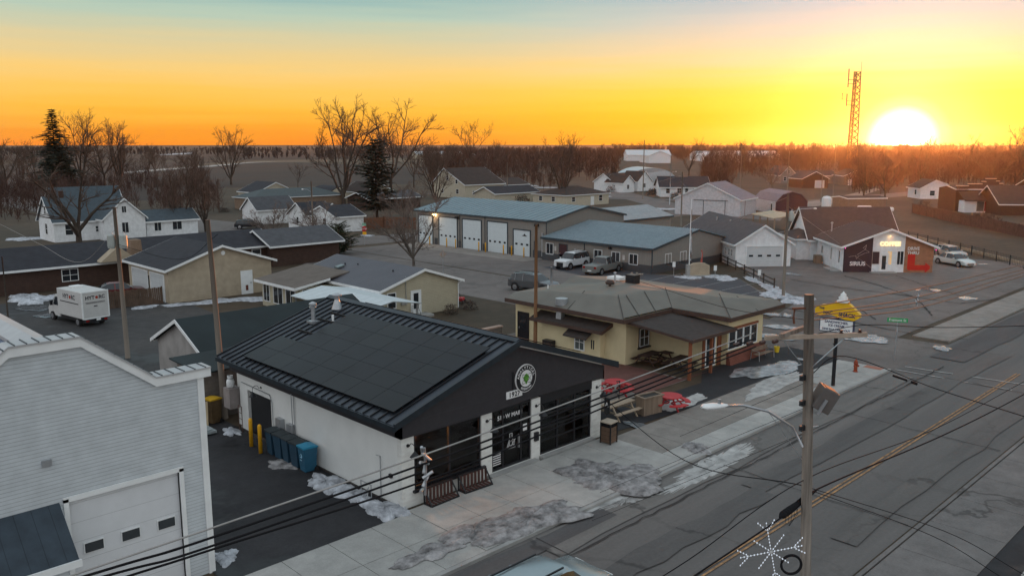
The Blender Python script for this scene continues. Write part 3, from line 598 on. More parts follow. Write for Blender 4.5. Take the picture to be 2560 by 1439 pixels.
    # big left window
    fr=MB(); fr.box(X(19.05),.06,.66,X(19.15),.16,2.9); fr.box(X(22.5),.06,.66,X(22.6),.16,2.9); fr.box(X(19.15),.06,.66,X(22.5),.16,.76); fr.box(X(19.15),.06,2.8,X(22.5),.16,2.9); fr.box(X(20.85),.06,.76,X(20.95),.16,2.8)
    wo=fr.build('window',m_black,t); cg=clear_glass('shop_glass')
    MB().box(X(19.15),.1,.76,X(20.85),.12,2.8).build('pane',cg,wo); MB().box(X(20.95),.1,.76,X(22.5),.12,2.8).build('pane',cg,wo)
    MB().box(X(18.95),-.12,.56,X(22.75),.06,.66).build('sill',m_black,wo)
    # entrance: glazed screen with door
    fr=MB(); 
    for x in (23.2,23.85,24.95,25.5): fr.box(X(x),.06,.16,X(x)+.1,.16,2.9)
    for z in (.16,2.05,2.8): fr.box(X(23.3),.062,z,X(25.5),.158,z+.1)
    do=fr.build('entrance',m_black,t)
    for a,b2,z0,z1 in ((23.3,23.85,.26,2.05),(23.95,24.95,.26,2.05),(25.05,25.5,.26,2.05),(23.3,25.5,2.15,2.8)): MB().box(X(a),.1,z0,X(b2),.12,z1).build('pane',cg,do)
    MB().box(X(24.8),-.02,.9,X(24.84),.06,1.5).build('door_handle',m_steel,do)
    mw=M('vinyl_white',(.7,.7,.7),rough=.5,var=.02)
    text('street_number','510 W MAIN',.27,mw,do,(X(24.35),.09,2.45),FS,.004,.002)
    fl=MB(); c=(X(24.4),.085); 
    for a,b2 in (((-.09,1.62),(.09,1.62)),((-.07,1.62),(-.07,1.4)),((.07,1.62),(.07,1.4)),((-.07,1.4),(-.27,.95)),((.07,1.4),(.27,.95)),((-.27,.95),(.27,.95)),((-.2,1.08),(.2,1.08)),((-.13,1.22),(-.0,.97)),((.13,1.22),(.0,.97)),((-.04,1.3),(-.2,.97)),((.04,1.3),(.2,.97)),((.14,1.3),(.3,1.3)),((.22,1.3),(.22,1.16))): fl.bar((c[0]+a[0],c[1],a[1]),(c[0]+b2[0],c[1],b2[1]),.022,.008)
    fl.build('flask_emblem',mw,do)
    st=MB(); [st.box(X(23.32),.09,.4+.1*i,X(23.8),.096,.44+.1*i) for i in range(6)]; st.build('hours_lettering',mw,do)
    MB().box(X(25.15),.09,1.55,X(25.4),.096,1.85).build('notice',mw,do)
    # glazed garage-type opening
    fr=MB()
    fr.box(X(26.15),.0,2.551,X(29.7),.16,3.02)
    for x in (26.15,27.3,28.5,29.6): fr.box(X(x),.06,.16,X(x)+.1,.16,2.55)
    for z in (.16,.75,1.35,1.95): fr.box(X(26.25),.062,z,X(29.6),.158,z+.07)
    wo=fr.build('window',m_black,t)
    for a,b2 in ((26.25,27.3),(27.4,28.5),(28.6,29.6)): MB().box(X(a),.1,.23,X(b2),.12,2.55).build('pane',cg,wo)
    MB().box(X(26.1),-.25,-.1,X(29.75),.05,.155).build('threshold',m_concrete,t)
    MB().box(X(22.9),-.35,-.1,X(25.8),-.002,.15).build('step',m_concrete,t)
    # interior: floor, ceiling, back partition, bar, tables, warm lamps
    MB().box(.3,.3,-.05,W_-.3,D_-.3,.15).build('floor',M('dark_floor',(.14,.09,.06),rough=.5),t)
    MB().box(.3,5.2,.15,W_-.3,5.3,2.9).build('partition',M('brown_partition',(.25,.14,.08)),t); MB().box(.3,.3,3.02,W_-.3,D_-.3,3.06).build('ceiling',M('dark_ceiling',(.02,.02,.02)),t)
    lb=M('warm_bulb',(1,.5,.2),emit=((1,.3,.05),16)); 
    rnd=random.Random(4); bl=MB()
    for i in range(9): p=(X(20.25)+rnd.uniform(-.45,.5),.65+rnd.uniform(-.2,.25),2.05+rnd.uniform(-.4,.3)); bl.lathe([(.01,-.08),(.08,0),(.01,.08)],p,6)
    bl.build('lamp_bulb',lb,t)
    pl=bpy.data.lights.new('bar_lamp','POINT'); pl.energy=650; pl.color=(1,.36,.1); pl.shadow_soft_size=.15; po=bpy.data.objects.new('bar_lamp',pl); COL.objects.link(po); po.parent=t; po.location=(X(20.2),2.6,2.0)
    # round sign, 1927 plate
    sg=MB().lathe([(.0,0),(.62,0),(.62,.06),(.0,.06)],(0,0,0),40,Matrix.Rotation(R(90),3,'X')).build('round_sign',MATS['vinyl_white'],t,loc=(X(25.05),-.12,4.02))
    MB().lathe([(0,0),(.585,0),(.585,.01),(0,.01)],(0,-.062,0),40,Matrix.Rotation(R(90),3,'X')).build('black_ring',m_black,sg)
    MB().lathe([(0,0),(.37,0),(.37,.01),(0,.01)],(0,-.074,0),36,Matrix.Rotation(R(90),3,'X')).build('white_disc',MATS['vinyl_white'],sg)
    def arc(s_,r_,a0,a1,size,flip=False):
        n_=len(s_)
        for i,ch in enumerate(s_):
            a=R(a0+(a1-a0)*i/(n_-1)); rot=(R(90),-(a-R(90)) if not flip else -(a+R(90)),0); x=r_*math.cos(a); z=r_*math.sin(a)
            text('letter',ch,size,MATS['vinyl_white'],sg,(x,-.076,z),(R(90),(R(90)-a) if not flip else -(a+R(90)),0),.004,.002)
    arc('ANALYTICAL',.475,168,12,.165); arc('BREWING',.475,235,305,.13,True)
    hop=MB(); gr=M('hop_green',(.09,.28,.03),rough=.6)
    for (x,z,r_) in ((0,.12,.1),(-.09,.05,.09),(.09,.05,.09),(0,.02,.1),(-.07,-.06,.08),(.07,-.06,.08),(0,-.13,.08),(0,-.21,.05)): hop.lathe([(0,0),(r_,.002),(r_*.3,.03)],(x,-.086,z),7,Matrix.Rotation(R(90),3,'X'))
    hop.build('hop_emblem',gr,sg)
    orb=MB()
    for s_ in (35,-35): orb.tube([(.33*math.cos(a)*math.cos(R(s_))-.11*math.sin(a)*math.sin(R(s_)),-.125,.33*math.cos(a)*math.sin(R(s_))+.11*math.sin(a)*math.cos(R(s_))) for a in [2*math.pi*i/28 for i in range(29)]],.008,4)
    for x,z in ((-.22,.2),(.22,.2),(-.22,-.2),(.22,-.2)): orb.lathe([(0,0),(.025,.002),(0,.02)],(x,-.1,z),6,Matrix.Rotation(R(90),3,'X'))
    orb.build('atom_emblem',m_black,sg)
    MB().box(-.75,-.0,-.4,-.66,.12,.4).build('sign_bracket',m_black,sg)
    pl=MB().box(X(23.93),-.13,3.28,X(24.88),-.1,3.6).build('date_plate',MATS['vinyl_white'],t); text('date_lettering','1927',.3,m_black,pl,(X(24.4),-.135,3.43),FS,.01,.003,space=1.15)
    # gooseneck lamps (front four, side two)
    def goose(root,x,y,z,dx,dy):
        m_=MB(); m_.lathe([(0,0),(.07,0),(.07,.03),(0,.03)],(x,y,z),10,Matrix.Rotation(R(90),3,'X' if dy else 'Y')); pts=[(x,y,z)]
        for i in range(7): a=math.pi*i/6; pts.append((x+dx*(.12+.16*(1-math.cos(a))/1),y+dy*(.12+.16*(1-math.cos(a))),z+.15*math.sin(a)))
        pts.append((pts[-1][0],pts[-1][1],z-.22)); m_.tube(pts,.014,5); e=pts[-1]; m_.lathe([(.03,.1),(.06,.05),(.19,-.1),(.2,-.12)],e,12); m_.build('gooseneck_lamp',m_black,root)
    for x in (18.75,22.9,25.88,30.05): goose(t,X(x),-.0,2.55,0,-1)
    goose(t,0,11.0,2.6,-1,0)
    # service boxes and conduit on the side wall
    bx=MB().box(-.22,8.9,.75,0,9.35,1.55).build('meter_box',m_steel,t); bx=MB().box(-.2,7.95,.55,0,8.4,1.5).build('disconnect_box',m_steel,t)
    cdn=MB(); cdn.tube([(-.06,7.9,2.95),(-.06,7.9,.4),(-.06,8.8,.35),(-.06,8.85,.75)],.022,5); cdn.tube([(-.1,8.02,2.95),(-.1,8.0,1.5)],.02,5); cdn.tube([(-.05,9.9,0),(-.05,9.9,2.1),(-.05,10.1,2.45),(-.05,12.9,2.5)],.022,5); cdn.tube([(-.05,1.35,.1),(-.05,1.35,1.85),(-.25,1.35,1.95)],.02,5); cdn.build('conduit',m_steel,t)
    MB().box(-.1,.6,1.15,-.0,.75,1.3).build('doorbell_box',m_black,t)
    MB().box(X(25.75),-.1,.95,X(25.98),-.0,1.35).build('mail_box',m_black,t)
    # rear-corner equipment
    MB().box(-.5,13.3,1.1,.1,13.95,2.1).build('utility_cabinet',M('grey_cabinet',(.25,.22,.21),rough=.6),t)
    rk=MB(); 
    for y in (12.6,12.95): rk.tube([(-.25,y,0),(-.25,y,1.35)],.02,5)
    for z in (.4,.7,1.0,1.35): rk.tube([(-.25,12.6,z),(-.25,12.95,z)],.015,4)
    rk.build('wall_ladder',M('rust_brown',(.09,.05,.04)),t)
    # hanging blade sign on the right corner
    bs=MB().prism([(-.0,-.45),(.16,-.3),(.16,.45),(-.16,.45),(-.16,-.3)],-.02,.02,'x').build('blade_sign',m_black,t,loc=(W_+.1,-.3,1.55)); text('letter','A',.3,MATS['vinyl_white'],bs,(-.025,0,.1),FW,.005,.002)
    return t
brewery()
# ---- yellow-cream drive-in
def diner():
    t=thing('drive_in_restaurant','cream stucco drive-in restaurant with low hipped grey roof and brown fascia beside the brewery','restaurant',(41.8,32.3))
    cr=M('cream_stucco',(.6,.51,.32),rough=.8,var=.06,scale=1.5,bump=.1); br=M('brown_fascia',(.06,.035,.028),rough=.6); rd=M('redwood_panel',(.2,.065,.03),rough=.7,var=.2); bk=M('diner_brick',(.19,.065,.045),rough=.85,pat=('b',.28,.09,.6))
    X=lambda x:x-41.8; Y=lambda y:y-32.3
    w_=MB(); w_.box(0,0,-.2,X(52.2),Y(42.3),3.1); w_.box(X(46.5),Y(27.8),-.2,X(50.9),-.004,3.1); w_.box(X(44.4),Y(28.3),-.2,X(46.496),-.004,2.42); w_.build('wall',cr,t)
    # hipped roof as one surface: steep skirt, gently falling top
    m=MB(); e=.24; idx={}; 
    def zA(x,y): 
        d=min(.43*(x-40.9),.43*(y-31.8),.12*(42.4-y)+.35,.1*(53-x)+.3); top=1.0-.045*max(0,y-34.5)-.02*abs(x-47); return min(d,top)
    def zB(x,y): return min(.43*(x-46.1),.43*(y-27.4),.12*(53-x)+.25,1.02)
    nx=int((53-40.9)/e)+1; ny=int((42.4-27.4)/e)+1
    for i in range(nx+1):
        for j in range(ny+1):
            x=min(40.9+i*e,53); y=min(27.4+j*e,42.4); c=[]
            if y>=31.79: c.append(zA(x,max(y,31.8)))
            if x>=46.05: c.append(zB(max(x,46.1),y))
            if c: idx[i,j]=len(m.v); m.v.append((X(x),Y(y),3.18+max(max(c),0)))
    for i in range(nx):
        for j in range(ny):
            q=[(i,j),(i+1,j),(i+1,j+1),(i,j+1)]
            if all(a in idx for a in q): m.f.append(tuple(idx[a] for a in q))
    ro=m.build('roof',M('membrane_roof',(.13,.124,.106),rough=.6,var=.12,scale=.8,spec=.4),t)
    f=MB(); P=[(40.9,42.4),(40.9,31.8),(46.1,31.8),(46.1,27.4),(53,27.4),(53,42.4)]
    f.box(X(40.84),Y(31.74),2.93,X(40.9),Y(42.4),3.2); f.box(X(40.9),Y(31.74),2.93,X(46.1),Y(31.8),3.2); f.box(X(46.04),Y(27.34),2.93,X(46.1),Y(31.74),3.2); f.box(X(46.1),Y(27.34),2.93,X(53),Y(27.4),3.2); f.box(X(53),Y(27.34),2.93,X(53.06),Y(42.4),3.2); f.box(X(40.84),Y(42.4),2.93,X(53.06),Y(42.46),3.2); f.build('fascia',br,ro)
    so_=MB(); so_.box(X(40.9),Y(31.8),3.0,X(53),Y(42.4),3.1); so_.box(X(46.1),Y(27.4),3.0,X(53),Y(31.796),3.1); so_.build('soffit',cr,ro)
    # roof seams and vents
    sm=MB()
    for a,b in (((40.9,31.8,3.19),(43.2,34.1,4.19)),((46.1,27.4,3.19),(48.4,29.7,4.19)),((46.1,31.8,3.19),(48.2,33.9,4.1)),((42.5,31.8,3.2),(43.8,33.9,4.12)),((44.3,31.8,3.2),(45.8,33.9,4.12)),((40.9,36.5,3.2),(43.2,37,4.1)),((49.5,27.4,3.2),(50.3,29.5,3.8))): sm.bar((X(a[0]),Y(a[1]),a[2]+.01),(X(b[0]),Y(b[1]),b[2]+.01),.05,.02)
    sm.build('roof_seam',M('seam_dark',(.055,.05,.046)),ro)
    v=MB(); v.lathe([(.1,0),(.1,.18),(.3,.22),(.34,.36),(.2,.5)],(X(46.3),Y(37.3),3.95),14); v.build('mushroom_vent',M('brown_vent',(.05,.035,.03)),ro)
    v=MB(); v.cyl((X(47.6),Y(37.9)),.06,3.9,4.75,8); v.lathe([(.06,0),(.14,.03),(.04,.1)],(X(47.6),Y(37.9),4.75),8); v.build('flue_pipe',m_steel,ro)
    MB().box(X(48.7),Y(37),3.9,X(49.4),Y(37.8),4.55).build('roof_unit',m_black,ro); MB().box(X(49.0),Y(38.6),3.95,X(50.1),Y(39.8),4.15).build('skylight',m_white,ro)
    v=MB(); v.cyl((X(43.8),Y(41)),.05,3.3,3.95,8); v.build('white_pipe',m_white,ro)
    # lean-to kitchen with canopy, exhaust
    l=MB(); l.box(X(41.3),Y(34.0),-.2,-.003,Y(39.2),2.12); l.build('kitchen_wall',cr,t)
    lr=MB(); lr.prism([(X(40.7),2.1),(X(42.6),2.75),(X(42.6),2.87),(X(40.7),2.22)],Y(33.4),Y(39.8),'y'); lo=lr.build('kitchen_roof',M('brown_black_shingle',(.045,.037,.034),rough=.95,var=.25,scale=3,bump=.3),t)
    MB().box(X(40.64),Y(33.4),2.0,X(40.7),Y(39.8),2.2).prism([(X(40.7),1.98),(X(42.6),2.65),(X(42.6),2.85),(X(40.7),2.2)],Y(33.35),Y(33.4),'y').build('fascia',br,lo)
    cn=MB(); cn.prism([(X(40.55),1.45),(X(41.3),1.85),(X(41.3),1.95),(X(40.55),1.55)],Y(34.6),Y(36.6),'y'); cn.build('window_canopy',MATS['brown_black_shingle'],t)
    ex=MB(); ex.prism([(X(41.1),2.2),(X(41.5),2.3),(X(41.6),3.3),(X(41.2),3.3)],Y(37.3),Y(37.75),'y'); ex.cyl((X(41.4),Y(37.5)),.42,3.3,3.75,16); ex.build('kitchen_exhaust',m_steel,t)
    window(t,'W',2.35+1.1,.55,.75,1.0,trans=1,name='window',frame=m_white,pane=m_glass2).location=(X(41.3),0,0)
    window(t,'W',2.3,.75,.3,.62,frame=cr,pane=m_glass).location=(X(41.3),0,0)
    dd=door(t,'W',9.2,.95,2.1,mat=m_black,frame=m_black,glass=(.2,1.1,.75,1.9))
    MB().box(-1.0,5.6,0,-.55,6.4,.8).build('air_conditioner',m_black,t)
    # porch
    pr=MB(); pr.prism([(Y(27.2),2.42),(Y(32.2),2.85),(Y(32.2),2.97),(Y(27.2),2.54)],X(41.6),X(46.5),'x'); po=pr.build('porch_roof',MATS['brown_black_shingle'],t)
    MB().box(X(41.56),Y(27.14),2.36,X(46.54),Y(27.2),2.56).prism([(Y(27.2),2.38),(Y(32.2),2.8),(Y(32.2),2.95),(Y(27.2),2.53)],X(41.55),X(41.6),'x').build('fascia',br,po)
    for x,y in ((41.8,27.45),(44.1,27.45)): 
        MB().box(X(x)-.08,Y(y)-.08,0,X(x)+.08,Y(y)+.08,2.4).build('porch_post',rd,t)
    window(t,'S',1.9,1.0,1.0,1.15,mull=1,trans=1,frame=m_black,sill=True)
    wi=window(t,'S',1.9,1.02,.9,1.1,mull=1,trans=1,t=.04,name='window_sash',frame=m_white); wi.location=(0,-.03,0)
    # glazed door and window band on the front wing
    dr=MB(); y0=Y(28.3); dr.box(X(44.7),y0-.06,.05,X(44.82),y0-.002,2.3); dr.box(X(45.75),y0-.06,.05,X(45.87),y0-.002,2.3); dr.box(X(44.82),y0-.06,2.18,X(45.75),y0-.002,2.3); dr.box(X(44.82),y0-.06,.05,X(45.75),y0-.002,.17); do=dr.build('door',m_white,t)
    MB().box(X(44.82),y0-.04,.17,X(45.75),y0-.006,2.18).build('pane',m_glass,do)
    MB().box(X(46.1),y0-.08,0,X(46.5),y0-.002,2.6).box(X(44.4),y0-.07,0,X(44.66),y0-.002,2.6).build('redwood_panel',rd,t)
    yb=Y(27.8); MB().prism([(yb-.35,0),(yb-.002,0),(yb-.002,.85),(yb-.12,.85)],X(46.45),X(51.0),'x').build('brick_base',bk,t)
    wb_=MB(); wb_.box(X(46.6),yb-.09,2.25,X(50.2),yb-.002,2.4); wb_.build('window_header',rd,t)
    for i in range(4):
        window(t,'S',X(47.05)+.9*i,1.0,.74,1.2,mull=0,trans=0,t=.06,frame=m_white).location=(0,yb,0)
    MB().box(X(52.2)+.004,Y(29.5),1.5,X(52.8),Y(30.3),2.6).build('wall_cabinet',cr,t)
    return t
diner()
# ---- fire station: main hall, office annex, rear wing
def fire_station():
    t=thing('fire_station','long grey metal-clad fire station with white bay doors and blue-grey seam roof','fire station',(75,70.6))
    gable(t,15.3,25.8,4.6,6.05,'y',.25,w_grey,r_blue,m_slatetrim,t=.1,ribs=1.0,ribmat=M('roof_rib_blue',(.2,.27,.3),rough=.4,metal=.3))
    for (ua,ub,zt,nw) in ((6.7,10.7,3.95,4),(11.7,15.7,3.95,4),(16.6,20.7,3.95,4),(21.9,25.3,3.95,4)):
        gdoor(t,'W',(ua+ub)/2,ub-ua-.3,zt,nwin=nw,wz=.33,mat=M('bay_door',(.58,.64,.66),rough=.5,var=.04,pat=('z',.66,.02,.8)),frame=m_slatetrim,ww=.38,wh=.24)
    d=gdoor(t,'W',4.2,2.9,3.25,nwin=3,wz=.42,mat=MATS['bay_door'],frame=m_slatetrim,ww=.4,wh=.24)
    MB().box(-.05,3.3,2.55,-.02,4.1,2.62).prism([(3.45,2.62),(3.95,2.62),(3.7,2.85)],-.05,-.02,'x').build('door_emblem',m_black,d)
    wn=MB(); 
    for a,b in ((-.0,2.2),(5.9,6.5),(10.95,11.5),(15.95,16.4),(20.95,21.6)): wn.box(-.05,a,-.1,-.002,b,.95)
    wn.build('wainscot',w_wain,t)
    MB().box(-.06,-.06,-.1,.06,0,4.6).box(-.06,11.05,.96,-.002,11.12,4.5).box(-.06,16.1,.96,-.002,16.18,4.5).build('downpipe',m_slatetrim,t)
    lm=M('lit_wall_pack',(1,.8,.5),emit=((1,.62,.25),14)); MB().box(-.35,21.2,4.12,-.02,21.75,4.3).build('lit_wall_lamp',lm,t)
    pl=bpy.data.lights.new('wall_pack','POINT'); pl.energy=45; pl.color=(1,.6,.28); pl.shadow_soft_size=.15; po=bpy.data.objects.new('wall_pack',pl); COL.objects.link(po); po.parent=t; po.location=(-.7,21.5,4.0)
    for y in (1.2,16.3): MB().box(-.35,y,3.95,-.02,y+.55,4.25).build('wall_lamp',m_black,t)
    MB().box(-.1,1.5,0,-.02,2.0,2.1).build('side_door',w_wain,t)
    MB().box(-.16,.4,.3,-.02,.62,3.2).build('gas_pipe',m_steel,t)
    # rear wing
    gable(t,13,9,3.6,4.9,'x',.3,w_greyx,M('pale_grey_metal_roof',(.25,.27,.28),rough=.5,metal=.2),m_slatetrim,x0=15.4,y0=1.5,t=.1,wname='rear_wing_wall',rname='rear_wing_roof')
    window(t,'S',18.5,1.2,.8,1.1).location=(0,1.5,0); window(t,'S',22.5,1.2,.8,1.1).location=(0,1.5,0)
    a=thing('office_annex','low grey office annex with slate wainscot and white windows joined to the fire station','office',(74.3,54.1))
    a_w=16.45; m=MB(); m.prism([(0,-.2),(14.5,-.2),(14.5,2.9),(8.6,4.15),(0,2.75)],0,a_w,'y'); m.build('wall',w_grey,a)
    MB().prism([(0,.95),(14.5,.95),(14.5,2.9),(8.6,4.15),(0,2.75)],-.03,-.003,'y').build('south_cladding',w_greyx,a)
    MB().box(-.04,-.045,-.1,-.003,a_w,.93).box(-.04,-.045,-.1,14.5,-.003,.93).build('wainscot',w_wain,a)
    r=MB(); k=1.45/8.6; r.prism([(-.35,2.78-.35*k),(8.6,4.25),(8.6,4.35),(-.35,2.88-.35*k)],-.3,a_w-.01,'y'); r.prism([(14.9,2.88),(8.6,4.25),(8.6,4.35),(14.9,2.98)],-.3,a_w-.01,'y'); ro=r.build('roof',r_blue,a)
    rb=MB(); rw=M('roof_rib_pale',(.33,.4,.44),rough=.35,metal=.4)
    for i in range(54): y=-.28+i*.31; rb.prism([(-.35,2.88-.35*k),(8.6,4.35),(8.6,4.4),(-.35,2.93-.35*k)],y,y+.03,'y')
    rb.build('standing_seam',rw,ro)
    MB().prism([(-.38,2.66-.35*k),(8.6,4.14),(8.6,4.36),(-.38,2.9-.35*k)],-.36,-.302,'y').box(-.42,-.36,2.6,-.352,a_w,2.86).build('trim',m_slatetrim,ro)
    MB().box(-.1,-.1,-.1,0,-.0,2.65).build('downpipe',m_slatetrim,a); MB().box(-.08,9.6,-.0,-.0,9.7,2.65).build('downpipe',m_slatetrim,a)
    window(a,'W',15.2,.85,1.1,1.25); window(a,'W',7.6,.85,1.1,1.1); window(a,'W',5.0,.85,1.1,1.1); window(a,'W',2.5,.85,1.1,1.1)
    window(a,'S',3.0,.8,1.1,1.15); window(a,'S',5.9,.8,1.1,1.15)
    door(a,'W',13.0,1.2,2.15,mat=M('maroon_door',(.05,.02,.025)),frame=m_slatetrim)
    sg=MB(); 
    for y,z in ((14.1,1.3),(10.9,1.25),(9.9,1.2),(3.7,1.2)): sg.box(-.06,y,z,-.02,y+.3,z+.55)
    sg.build('notice',M('notice_white',(.5,.47,.45)),a)
    for y in (5.6,): MB().box(-.3,y,2.25,-.02,y+.3,2.5).build('wall_lamp',m_black,a)
fire_station()
# ---- houses of the village, each at its surveyed corner (x,y = corner nearest the camera)
def house(label,x,y,rot,w_,d_,h,hr,ridge='x',wall=None,roof=None,ov=.35,wins=(),doors=(),gd=(),chim=None,hipped=False,name='house',cat='house',t=.12,off=.5,ext=None,group=None):
    T=thing(name,label,cat,(x,y),rot,group); 
    if hipped: ro=hip(T,w_,d_,h,hr,ov,wall or w_white,roof or r_shingle)
    else: _,ro=gable(T,w_,d_,h,hr,ridge,ov,wall or w_white,roof or r_shingle,t=t,off=off)
    for q in wins: window(T,q[0],q[1],q[2],q[3],q[4],D=(w_,d_),mull=q[5] if len(q)>5 else 0,trans=1,pane=q[6] if len(q)>6 else None)
    for q in doors: door(T,q[0],q[1],q[2],q[3],D=(w_,d_))
    for q in gd: gdoor(T,q[0],q[1],q[2],q[3],D=(w_,d_),nwin=q[4],wz=.55)
    if chim: MB().box(chim[0],chim[1],chim[2],chim[0]+.7,chim[1]+.7,chim[3]).build('chimney',w_brick,ro)
    return T,ro
# beige bungalow with sunroom
t,ro=house('beige lap-sided bungalow with dark ribbed roof and sunroom, behind the brewery',38.6,54.3,0,8.1,12.4,2.5,3.75,'y',w_beige,r_slate,.35,wins=[('S',1.0,.95,.75,1.2)],off=.52)
door(t,'S',3.45,.9,2.05,glass=(.2,.6,.7,1.9)); window(t,'W',1.0,.95,.8,1.2)
MB().box(1.9,-.22,1.1,2.15,-.02,1.6).box(2.25,-.18,1.1,2.45,-.02,1.5).build('meter_box',m_steel,t); MB().tube([(2.4,-.08,1.5),(2.4,-.08,3.4)],.03,5).build('service_mast',m_steel,t)
MB().tube([(8.12,-.4,2.45),(8.0,-.1,2.2),(8.0,-.08,.1)],.05,6).build('downpipe',m_white,t)
rl=MB(); rl.tube([(2.9,-.2,.0),(2.9,-.2,.95),(2.9,-1.0,.95),(2.9,-1.3,.5),(2.9,-1.3,0)],.02,5); [rl.tube([(2.9,-.2-.2*i,.0),(2.9,-.2-.2*i,.93)],.01,4) for i in range(1,5)]; rl.build('stair_rail',m_black,t)
MB().box(2.8,-1.2,-.1,4.4,-.01,.2).build('step',m_concrete,t)
sr=MB(); sr.box(-3.3,7.2,-.1,-.01,13.2,2.2); sr.build('sunroom_wall',w_beige,t)
q=MB(); q.prism([(-3.75,2.2),(1.6,3.05),(1.6,3.17),(-3.75,2.32)],6.8,13.7,'y'); q=q.build('sunroom_roof',M('dusty_roof',(.12,.1,.085),rough=.8,var=.15,scale=1),t); MB().box(-3.82,6.8,2.08,-3.752,13.7,2.3).prism([(-3.75,2.1),(-.4,2.62),(-.4,2.8),(-3.75,2.3)],6.72,6.798,'y').build('gutter',m_white,q)
for y,w2 in ((8.3,1.5),(10.4,1.5),(12.4,1.0)): window(t,'W',y,.5,w2,1.4,mull=1).location=(-3.3,0,0)
window(t,'S',-1.6,1.1,2.4,.9,mull=2).location=(0,7.2,0)
for x,y,zz in ((2.6,9,3.25),(3.0,7.6,3.3),(2.9,2.3,3.3)): MB().cyl((x,y),.06,zz-.2,zz+.35,7).build('vent_pipe',m_black,ro)
MB().prism([(1.6,3.2),(2.3,3.36),(2.3,3.5),(1.6,3.34)],8.6,9.2,'y').build('skylight',m_glass2,ro)
# white carport roof and grey shed behind the brewery
t=thing('carport','white ribbed metal carport roof beside the beige bungalow','carport',(33.0,48.6))
m=MB(); m.prism([(-.2,2.3),(2.6,2.75),(5.2,2.3),(5.2,2.36),(2.6,2.82),(-.2,2.36)],0,9.6,'y'); m.build('roof',r_white,t)
for x in (0.1,4.9):
    for y in (.2,4.8,9.3): MB().box(x-.05,y-.05,0,x+.05,y+.05,2.3).build('post',m_steel,t)
MB().prism([(-.1,.0),(5.1,0),(5.1,2.28),(2.6,2.7),(-.1,2.28)],9.5,9.56,'y').build('end_panel',w_beige,t)
t,ro=house('old grey block shed with dark asphalt roof between the truck yard and the brewery',19.6,44.0,0,11.5,7.0,2.3,3.9,'x',M('stained_plaster',(.27,.26,.25),rough=.9,var=.3,scale=.6),M('green_black_roof',(.018,.028,.031),rough=.85,var=.2,scale=.5),.3,name='shed',cat='shed')
MB().box(-1.9,-3.4,-.2,5.8,-.32,2.55).build('block_annex',w_block,t); q=MB().prism([(-3.6,2.5),(.2,2.62),(.2,2.7),(-3.6,2.58)],-2.1,6.0,'x').build('annex_roof',MATS['green_black_roof'],t)
# tan shop with two doors
t,ro=house('tan stucco shop with dark roof, white side door and snow along its foot',29.6,73.7,0,10.0,9.2,3.05,4.75,'y',w_tan,r_dark,.4)
door(t,'S',7.4,1.0,2.15)
MB().box(7.25,-.065,.35,7.5,-.055,.85).build('pet_flap',M('red_brown_flap',(.12,.03,.02)),t); MB().lathe([(0,0),(.2,0),(.2,.05),(0,.05)],(5.2,-.0,4.1),14,Matrix.Rotation(R(90),3,'X')).build('gable_vent',m_white,t)
gdoor(t,'W',2.4,2.9,2.4,nwin=0); gdoor(t,'W',6.4,3.6,2.4,nwin=0); MB().box(-.05,4.3,.0,-.01,4.6,2.1).build('side_window',m_glass,t)
# brick houses behind it
t,ro=house('brown brick house with broad dark roof and tall tan chimney behind the tan shop',33.3,89.5,0,15,7,2.5,3.9,'x',w_brick,r_dark,.5,wins=[('S',10,.9,1.2,1.1,1),('S',13,.9,1.0,1.1)])
MB().prism([(-1.6,-.2),(-.1,-.2),(-.35,4.3),(-1.35,4.3)],-1.2,0,'y').build('chimney',w_tanbrick,t)
t,ro=house('dark-roofed house with brown brick front beyond the tan shop, pale gutter',47.5,88,0,9,7,2.5,3.9,'x',w_brick,r_shingle,.5)
t,ro=house('low brown brick ranch house with sagging dark roof behind the big bare tree',18,88.5,0,14,7.5,2.4,3.9,'x',w_brick,r_dark,.5,wins=[('S',8,.8,1.4,1.1,1)])
MB().prism([(10.5,2.45),(12.3,3.9),(14.1,2.45)],-1.3,-.0,'y').build('cross_gable',w_tan,t)
# white farmhouse at left
t,ro=house('rambling white farmhouse with blue-grey roofs behind the big bare tree',37.2,132,0,10.5,7,3.0,6.3,'x',w_white,M('blue_shingles',(.055,.075,.09),rough=.85,var=.15),.3,wins=[('W',3.5,1.0,.9,1.5),('W',3.5,3.9,.7,1.0),('S',2,1,1,1.5),('S',6,1.2,.7,.8)])
gable(t,6,6,3.2,6.0,'y',.3,w_white,MATS['blue_shingles'],x0=6.0,y0=-2.5,wname='front_gable_wall',rname='front_gable_roof')
window(t,'S',9,1,.9,1.5).location=(0,-2.5,0); window(t,'S',9,4.0,.6,.9).location=(0,-2.5,0)
gable(t,8,5,2.4,3.8,'x',.3,w_white,MATS['blue_shingles'],x0=12.3,y0=-2,wname='side_wing_wall',rname='side_wing_roof')
window(t,'S',14,.9,1,1.3).location=(0,-2,0); window(t,'S',17,.9,1.4,1.3,mull=1).location=(0,-2,0)
MB().box(2,3.2,5.9,2.6,3.8,7.2).build('chimney',w_brick,t)
gable(t,10,7,3.2,7.2,'x',.3,w_white,MATS['blue_shingles'],x0=3,y0=8,wname='rear_block_wall',rname='rear_block_roof')
